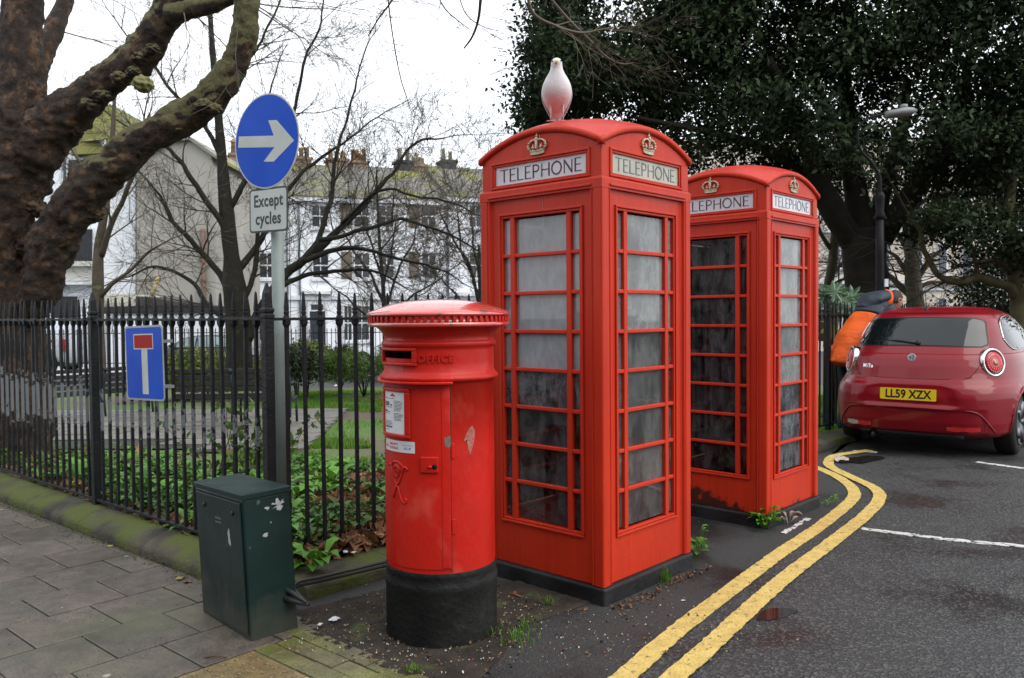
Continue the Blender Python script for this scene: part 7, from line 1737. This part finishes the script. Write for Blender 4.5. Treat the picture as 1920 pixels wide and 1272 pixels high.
# wiper, aerial
mb = MB(); 
def gw(y, z): 
    lo_, hi_ = 0.0, 89.9
    for _ in range(40):
        mid = (lo_ + hi_) / 2; p = adj(cpt(z, mid))
        if abs(p.y) < abs(y): lo_ = mid
        else: hi_ = mid
    return adj(cpt(z, lo_ if y < 0 else 360 - lo_)) + Vector((-.012, 0, 0))
mb.tube([gw(-.02, 1.085), gw(.18, 1.105), gw(.42, 1.10)], [.016, .012, .005], 6); mb.tube([gw(-.04, 1.08), gw(-.01, 1.088)], .022, 8); mb.build('rear_wiper', cblk, t)
mb = MB(); mb.tube([(.74, .02, 1.40), (.78, .02, 1.43)], .02, 8); mb.tube([(.78, .02, 1.42), (.72, .02, 1.62)], [.005, .003], 6); mb.build('aerial', cblk, t)
# glazing
def grid_patch(name, fn, nu, nv, m, par=t):
    mb = MB(); vs = [fn(i / nu, j / nv) for i in range(nu + 1) for j in range(nv + 1)]
    mb.add(vs, [(i * (nv + 1) + j, (i + 1) * (nv + 1) + j, (i + 1) * (nv + 1) + j + 1, i * (nv + 1) + j + 1) for i in range(nu) for j in range(nv)], True); return mb.build(name, m, par)
def rwin(u, v):
    z = 1.068 + v * .262; e = .61 - v * .075 - .05 * max(0, 1 - v / .10) ** 2 - .07 * max(0, 1 - (1 - v) / .16) ** 2; z2 = z - .012 * (2 * u - 1) ** 2
    return gw((2 * u - 1) * e, z2) + Vector((.004, 0, 0))
grid_patch('rear_window', rwin, 30, 16, cdark)
def rseal(u, v):
    z = 1.058 + v * .282; e = .622 - v * .075 - .05 * max(0, 1 - v / .10) ** 2 - .07 * max(0, 1 - (1 - v) / .16) ** 2; z2 = z - .012 * (2 * u - 1) ** 2
    return gw((2 * u - 1) * e, z2) + Vector((.0075, 0, .0))
grid_patch('window_seal', rseal, 30, 16, cblk)
# high-level seam across the roof edge
mb = MB(); pp, rr = smooth_path([(adj(cpt(1.375, th)) + Vector((-.002, 0, .004)), .003) for th in (-40, -25, -12, 0, 12, 25, 40)], 5); mb.tube(pp, rr, 5); mb.build('spoiler_seam', seam, t)
# chrome line round the side window
for s in (-1, 1):
    mb = MB(); q = [(.80, 1.12), (.86, 1.04), (1.0, 1.012), (1.5, 1.008), (2.2, 1.005)]; pts = []
    def side(x, z):
        lo_, hi_ = 20.0, 160.0
        for _ in range(40):
            mid = (lo_ + hi_) / 2; p = adj(cpt(z, mid))
            if p.x < x: lo_ = mid
            else: hi_ = mid
        p = adj(cpt(z, lo_)); return Vector((p.x, p.y * -s if False else (p.y if s > 0 else -p.y), p.z))
    pts = [(side(x, z) + Vector((0, -.004 if s > 0 else .004, 0)), .006) for x, z in q]
    pp, rr = smooth_path(pts, 6); mb.tube(pp, rr, 6)
    pts = [(side(x, z) + Vector((0, -.004 if s > 0 else .004, 0)), .007) for x, z in ((.80, 1.12), (.86, 1.22), (.98, 1.31), (1.3, 1.345), (1.9, 1.345))]; pp, rr = smooth_path(pts, 6); mb.tube(pp, rr, 6); mb.build('window_trim', chrome, t)
    def swin(u, v):
        x0 = .80 + .0 * v; zz = 1.018 + v * .315; xs_ = .80 + abs(v - .33) ** 1.6 * .55; xe = 2.55 - v * .75; x = xs_ + (xe - xs_) * u
        p = side(x, zz); return p + Vector((0, -.003 if s > 0 else .003, 0))
    grid_patch('side_window', swin, 24, 12, cdark)
    for ax_ in (.84, 3.33):
        mb = MB(); pp = [side(ax_ + .352 * math.cos(a), .31 + .352 * math.sin(a)) + Vector((0, .004 if s > 0 else -.004, 0)) for a in [math.radians(-14 + 208 * k / 30) for k in range(31)]]; mb.tube(pp, .010, 6); mb.build('arch_lip', carp, t)
    # wheels
    for xw in (.84, 3.33):
        c_ = Vector((xw, -s * .735, .31)); mb = MB(); prof = [(.20, -.10), (.27, -.10), (.302, -.085), (.312, -.06), (.313, 0), (.312, .06), (.302, .085), (.27, .10), (.215, .098)]
        mb.loft([[c_ + Vector((r * math.cos(2 * PI * k / 40), y, r * math.sin(2 * PI * k / 40))) for k in range(40)] for r, y in prof]); wh = mb.build('tyre', rubber, t)
        mb = MB(); sg = -s; 
        mb.loft([[c_ + Vector((r * math.cos(2 * PI * k / 40), sg * y, r * math.sin(2 * PI * k / 40))) for k in range(40)] for r, y in ((.222, .104), (.21, .108), (.20, .08), (.05, .06), (.0, .06))])
        for k in range(5):
            a = 2 * PI * k / 5; d_ = Vector((math.cos(a), 0, math.sin(a))); e_ = Vector((-math.sin(a), 0, math.cos(a))); mb.tube([c_ + d_ * .03 + Vector((0, sg * .085, 0)), c_ + d_ * .205 + Vector((0, sg * .1, 0))], [.03, .035], 6)
        mb.build('rim', mat('alloy', (.16, .16, .17), rough=.4, metal=1), wh)
mb = MB(); mb.box((.42, -.58, .17), (3.6, .58, .40)); mb.box((.45, -.55, .42), (3.0, .55, .90)); mb.build('underbody', cblk, t)
for y in (-.38, .38):     # head rests, rear bench
    mb = MB(); mb.box((.92, y - .13, 1.0), (1.02, y + .13, 1.17)); mb.build('head_rest', cblk, t, bevel=.03)
mb = MB(); mb.box((.88, -.6, .75), (1.05, .6, 1.0)); mb.build('rear_seat', cblk, t, bevel=.04)
# ================================================================ CARS AND VAN FAR OFF
def far_car(name, label, cat, px0, px1, ytop, ybot, Y, m, prof, hw=.85, flip=False, lampm=None):
    """side-on car between two picture columns; prof: list of (u 0..1, h 0..1) upper outline"""
    a = at(px0, ybot, Y); b_ = at(px1, ybot, Y); Ln = (b_ - a).length; H_ = at(px0, ytop, Y).z - a.z
    t = thing(name, label, cat, a); mb = MB(); rings = []
    for u, h0, h1, w_ in prof:
        x = u * Ln; k_ = 12; pts = []
        z0, z1 = h0 * H_, h1 * H_; rings.append([Vector((x, -hw * w_, z0)), Vector((x, -hw, z0 + (min(z1, .62 * H_) - z0) * .4)), Vector((x, -hw * .98, min(z1, .60 * H_))), Vector((x, -hw * (.98 if z1 < .66 * H_ else .78), z1 - .05 * H_)), Vector((x, -hw * (.8 if z1 < .66 * H_ else .62), z1)),
            Vector((x, hw * (.8 if z1 < .66 * H_ else .62), z1)), Vector((x, hw * (.98 if z1 < .66 * H_ else .78), z1 - .05 * H_)), Vector((x, hw * .98, min(z1, .60 * H_))), Vector((x, hw, z0 + (min(z1, .62 * H_) - z0) * .4)), Vector((x, hw * w_, z0))])
    mb.loft(rings); mb.build('body', m, t)
    for u in (.2, .8):
        for sy in (-1, 1):
            mb = MB(); c_ = Vector((u * Ln, sy * (hw - .08), .31)); mb.tube([c_ + Vector((0, -.1, 0)), c_ + Vector((0, .1, 0))], .31, 20); wh = mb.build('wheel', rubber, t); mb = MB(); mb.tube([c_ + Vector((0, -.11, 0)), c_ + Vector((0, .11, 0))], .19, 14); mb.build('hub_cap', mat('hub_grey', (.3, .3, .32), rough=.4, metal=.5), wh)
    return t, Ln, H_
hatch = [(0, .35, .42, .8), (.02, .2, .56, .9), (.1, .17, .62, 1), (.25, .17, .68, 1), (.32, .17, .70, 1), (.45, .17, .93, 1), (.55, .17, .99, 1), (.7, .17, 1.0, 1), (.84, .17, .95, 1), (.94, .18, .72, .95), (.98, .22, .62, .9), (1, .35, .5, .8)]
dkcar = mat('car_dark_blue', (.02, .028, .035), rough=.25, coat=1)
t, Ln, H_ = far_car('dark_hatchback', 'dark hatchback parked beyond the garden behind the dead end sign', 'car', 262, 480, 629, 692, 27.5, dkcar, hatch)
pg = mat('far_car_glass', (.25, .31, .33), (.12, .16, .17), 1.2, .08)
hw = .85
for q in ([(.36, .70), (.46, .90), (.56, .955), (.56, .66), (.40, .66)], [(.575, .955), (.70, .96), (.76, .93), (.76, .66), (.575, .66)], [(.775, .92), (.84, .88), (.90, .72), (.88, .66), (.775, .66)]):
    mb = MB(); f = [Vector((u * Ln, -hw * (.995 if h < .7 else .80) - .012, h * H_)) for u, h in q]; n_ = len(f); mb.add(f + [p + Vector((0, .015, 0)) for p in f], [list(range(n_))[::-1], list(range(n_, 2 * n_))] + [[i, (i + 1) % n_, n_ + (i + 1) % n_, n_ + i] for i in range(n_)]); mb.build('side_window', pg, t)
mb = MB(); mb.box((Ln * .955, -.86, .50 * H_), (Ln * .995, -.5, .66 * H_)); mb.build('tail_lamp', tlb, t)
mb = MB(); mb.box((.36 * Ln, -.98, .66 * H_), (.39 * Ln, -.85, .74 * H_)); mb.build('wing_mirror', dkcar, t)
wcar = mat('car_white', (.72, .74, .78), rough=.3, coat=1)
t, Ln, H_ = far_car('white_car', 'white car parked before the terrace, just left of the pillar box', 'car', 652, 830, 632, 690, 29, wcar, hatch)
for q in ([(.33, .70), (.45, .90), (.56, .955), (.56, .66), (.38, .66)], [(.575, .955), (.70, .96), (.84, .88), (.88, .66), (.575, .66)]):
    mb = MB(); f = [Vector((u * Ln, -hw * (.995 if h < .7 else .80) - .012, h * H_)) for u, h in q]; n_ = len(f); mb.add(f + [p + Vector((0, .015, 0)) for p in f], [list(range(n_))[::-1], list(range(n_, 2 * n_))] + [[i, (i + 1) % n_, n_ + (i + 1) % n_, n_ + i] for i in range(n_)]); mb.build('side_window', pg, t)
vanp = [(0, .25, .95, .9), (.02, .14, .98, 1), (.3, .14, 1, 1), (.7, .14, 1, 1), (.97, .14, .97, 1), (1, .2, .9, .95)]
t, Ln, H_ = far_car('white_van', 'pale grey white van parked behind the plane tree trunk at the left', 'van', -60, 152, 598, 700, 26.5, mat('van_grey', (.50, .54, .62), (.46, .50, .58), 1, .35, coat=.6), vanp)
mb = MB(); mb.box((Ln * .965, -.87, .40 * H_), (Ln * 1.003, -.7, .62 * H_)); mb.build('tail_lamp', tlb, t)
mb = MB(); c_ = Vector((Ln * .8, -.84, .33)); mb.tube([c_, c_ + Vector((0, -.03, 0))], .46, 24); mb.build('wheel_arch', cblk, t)
mb = MB(); mb.box((Ln * .4, -.862, .14 * H_), (Ln * .98, -.85, .22 * H_)); mb.build('side_sill', cblk, t)
# ================================================================ PERSON
pb0 = Vector((4.17, 10.0, .0)); t = thing('person', 'person in an orange and navy hooded jacket leaning over beside the red car', 'person', pb0, math.radians(18)); t.scale = (1.08, 1, 1.045)
skin = mat('skin', (.42, .24, .17), rough=.5); hair = mat('hair_dark', (.035, .024, .018), (.06, .04, .03), 40, .7, .6, 90); orange = mat('jacket_orange', (.85, .13, .012), (.70, .10, .01), 5, .6, 1.0, 14, stretch=(1, 1, 2.2)); navy = mat('jacket_navy', (.035, .045, .06), (.022, .03, .042), 5, .6, .7, 9); jeans = mat('trousers_navy', (.03, .045, .07), (.02, .03, .05), 6, .8, .4, 30)
# local axes: +x = direction of leaning (towards the car, to the right), y away
V_ = {'pel': (-.10, 0, .95), 'wst': (-.0, 0, 1.12), 'chs': (.20, 0, 1.36), 'nek': (.36, 0, 1.53), 'hd0': (.45, 0, 1.57), 'hd1': (.56, 0, 1.53),
      'shL': (.25, -.19, 1.44), 'elL': (.40, -.25, 1.20), 'wrL': (.62, -.18, 1.10), 'haL': (.70, -.15, 1.09), 'shR': (.25, .19, 1.44), 'elR': (.45, .24, 1.22), 'wrR': (.68, .18, 1.16), 'haR': (.76, .16, 1.15),
      'hpL': (-.10, -.10, .91), 'knL': (.05, -.12, .50), 'anL': (-.02, -.12, .09), 'toL': (.15, -.13, .04), 'hpR': (-.10, .10, .91), 'knR': (-.03, .12, .50), 'anR': (-.12, .12, .09), 'toR': (.05, .13, .04)}
rad = {'pel': .14, 'wst': .13, 'chs': .15, 'nek': .06, 'hd0': .075, 'hd1': .06, 'shL': .075, 'shR': .075, 'elL': .048, 'elR': .048, 'wrL': .033, 'wrR': .033, 'haL': .03, 'haR': .03, 'hpL': .095, 'hpR': .095, 'knL': .065, 'knR': .065, 'anL': .048, 'anR': .048, 'toL': .04, 'toR': .04}
E_ = [('pel', 'wst'), ('wst', 'chs'), ('chs', 'nek'), ('nek', 'hd0'), ('hd0', 'hd1'), ('chs', 'shL'), ('shL', 'elL'), ('elL', 'wrL'), ('wrL', 'haL'), ('chs', 'shR'), ('shR', 'elR'), ('elR', 'wrR'), ('wrR', 'haR'), ('pel', 'hpL'), ('hpL', 'knL'), ('knL', 'anL'), ('anL', 'toL'), ('pel', 'hpR'), ('hpR', 'knR'), ('knR', 'anR'), ('anR', 'toR')]
ks = list(V_); me = bpy.data.meshes.new('body'); me.from_pydata([V_[k] for k in ks], [(ks.index(a), ks.index(b_)) for a, b_ in E_], []); bo = link('body', me, jeans, t)
# fingers
fv = []; 
bo.modifiers.new('skin', 'SKIN'); sv = me.skin_vertices[0].data
for i, k in enumerate(ks): sv[i].radius = (rad[k], rad[k]); sv[i].use_root = (k == 'pel')
bo.modifiers.new('sub', 'SUBSURF').levels = 2; bo.modifiers['sub'].render_levels = 2
def ell_loft(name, st, m, par=t, n=28, wr=.012, seed=0, sub=1, cap=True):
    """st: (centre, axis dir, radius along 'side' y, radius in plane)"""
    mb = MB(); rings = []
    for c_, d_, ry, rp in st:
        c_ = Vector(c_); d_ = Vector(d_).normalized(); y_ = Vector((0, 1, 0)); y_ = (y_ - d_ * y_.dot(d_)).normalized(); u_ = y_.cross(d_); ring = []
        for k in range(n):
            a = 2 * PI * k / n; p = c_ + y_ * (ry * math.cos(a)) + u_ * (rp * math.sin(a)); q = p * 9; 
            ring.append(p + (p - c_).normalized() * wr * (noise.noise(Vector((q.x * .6 + seed, q.y * .6, q.z * .9))) + .9 * abs(noise.noise(Vector((q.x * 1.4 + q.z, q.y * 1.2, q.z * 1.8 - q.x))))))
        rings.append(ring)
    mb.loft(rings, cap=cap); return mb.build(name, m, par, sub=sub)
def interp(st, k=5):
    out = []
    for a, b_ in zip(st, st[1:]):
        for i in range(k): f = i / k; f2 = f; out.append(tuple(Vector(a[j]).lerp(Vector(b_[j]), f2) for j in (0, 1)) + tuple(a[j] + (b_[j] - a[j]) * f2 for j in (2, 3)))
    out.append(st[-1]); return out
ell_loft('jacket', interp([((-.16, 0, .80), (.3, 0, 1), .225, .19), ((-.12, 0, .92), (.4, 0, 1), .232, .20), ((-.02, 0, 1.10), (.5, 0, 1), .235, .19), ((.12, 0, 1.26), (.5, 0, 1), .24, .18), ((.19, 0, 1.37), (.6, 0, 1), .238, .165)]), orange, wr=.020, sub=1)
ell_loft('jacket_yoke', interp([((.185, 0, 1.365), (.6, 0, 1), .242, .17), ((.24, 0, 1.44), (.8, 0, 1), .225, .145), ((.31, 0, 1.51), (.9, 0, .8), .15, .11), ((.36, 0, 1.545), (1, 0, .5), .10, .09)]), navy, wr=.012)
ell_loft('hood', interp([((.10, 0, 1.46), (.8, 0, .7), .08, .05), ((.16, 0, 1.53), (.9, 0, .5), .15, .085), ((.24, 0, 1.585), (1, 0, .25), .165, .085), ((.33, 0, 1.61), (1, 0, 0), .145, .08), ((.38, 0, 1.61), (1, 0, -.1), .125, .07)]), navy, wr=.03, seed=4)
ell_loft('collar', interp([((.36, 0, 1.585), (1, 0, -.1), .105, .112), ((.395, 0, 1.575), (1, 0, -.15), .105, .12), ((.43, 0, 1.565), (1, 0, -.2), .10, .118)], 3), orange, wr=.006, cap=False)
for sy, E1, m1, m2 in ((-1, 'L', navy, orange), (1, 'R', navy, orange)):
    s0, e0_, w0 = (Vector(V_[k + E1]) for k in ('sh', 'el', 'wr')); d1 = e0_ - s0; d2_ = w0 - e0_
    ell_loft('sleeve', interp([(s0 + Vector((0, 0, .05)), d1, .085, .10), (s0.lerp(e0_, .5), d1, .078, .085), (e0_, d1 + d2_, .07, .072), (e0_.lerp(w0, .5), d2_, .062, .064), (w0, d2_, .05, .052)], 5), navy if sy < 0 else navy, wr=.014, seed=sy)
    # hand with five fingers
    h0 = Vector(V_['ha' + E1]); dd = d2_.normalized(); sd_ = dd.cross(Vector((0, 0, 1))).normalized(); up_ = sd_.cross(dd); mb = MB()
    mb.tube([w0, w0.lerp(h0, .6), h0], [.026, .036, .032], 10, flat=.55)
    for k in range(4):
        o_ = h0 + sd_ * (-.026 + .0175 * k); L_ = (.065, .075, .072, .058)[k]; mb.tube([o_ - dd * .01, o_ + dd * L_ * .5, o_ + dd * L_ * .85 - up_ * .012, o_ + dd * L_ - up_ * .028], [.0095, .009, .0085, .006], 7)
    o_ = w0.lerp(h0, .5) - sd_ * .03 * (1 if sy < 0 else -1); mb.tube([o_, o_ + dd * .03 - sd_ * .018 * (1 if sy < 0 else -1), o_ + dd * .055 - sd_ * .02 * (1 if sy < 0 else -1) - up_ * .01], [.013, .0105, .008], 7); mb.build('hand', skin, t)
# head: turned down to the right
hc = Vector((.53, 0, 1.56)); fd = Vector((.93, 0, -.36)).normalized(); hu = Vector((.36, 0, .93)).normalized()
def hp(f, s, u): return hc + fd * f + Vector((0, s, 0)) + hu * u
ico = bmesh.new(); bmesh.ops.create_icosphere(ico, subdivisions=4, radius=1); vs = []
for v in ico.verts:
    f, s, u = v.co; F_ = .095 * f + (.012 if f > 0 and u < -.1 else 0) * f; S_ = .075 * s * (1 - .22 * max(0, -u)); U_ = .115 * u
    if f > .9 and -.25 < u < .1: F_ += .0
    # nose, chin, brow
    F_ += .020 * math.exp(-((s / .16) ** 2 + ((u + .12) / .18) ** 2)) * (f > 0) + .008 * math.exp(-((s / .5) ** 2 + ((u - .22) / .12) ** 2)) * (f > 0) - .008 * math.exp(-(((abs(s) - .36) / .16) ** 2 + ((u - .03) / .1) ** 2)) * (f > 0) + .012 * math.exp(-((s / .3) ** 2 + ((u + .75) / .2) ** 2)) * (f > 0)
    vs.append(hp(F_, S_, U_))
mb = MB(); mb.add(vs, [[v.index for v in f.verts] for f in ico.faces], True); mb.build('head', skin, t)
vs = [hp(.102 * v.co.x - .006, .083 * v.co.y, .122 * v.co.z + .005) for v in ico.verts]; fs = [[v.index for v in f.verts] for f in ico.faces if not (f.calc_center_median().x > .35 - .0 and f.calc_center_median().z < .45) and not (f.calc_center_median().z < -.35 and f.calc_center_median().x > -.4) and f.calc_center_median().z > -.62 and not (f.calc_center_median().x > -.05 and f.calc_center_median().z < .05)]
mb = MB(); mb.add(vs, fs, True); ho = mb.build('hair', hair, t); md = ho.modifiers.new('s', 'SOLIDIFY'); md.thickness = .012; ico.free()
for sy in (-1, 1):
    mb = MB(); mb.tube([hp(-.002, sy * .074, -.03), hp(-.012, sy * .085, -.01), hp(-.012, sy * .087, .015), hp(.004, sy * .082, .028), hp(.014, sy * .076, .015)], [.007, .009, .009, .008, .006], 8); mb.build('ear', skin, t)
    mb = MB(); c_ = hp(.088, sy * .029, .004); mb.tube([c_, c_ + fd * .006], [.010, .006], 8); mb.build('eye', mat('eye_dark', (.02, .02, .02), rough=.2), t)
mb = MB(); mb.tube([hp(.092, -.022, -.055), hp(.101, 0, -.055), hp(.092, .022, -.055)], .005, 6); mb.build('mouth', mat('lip', (.30, .12, .09), rough=.5), t)
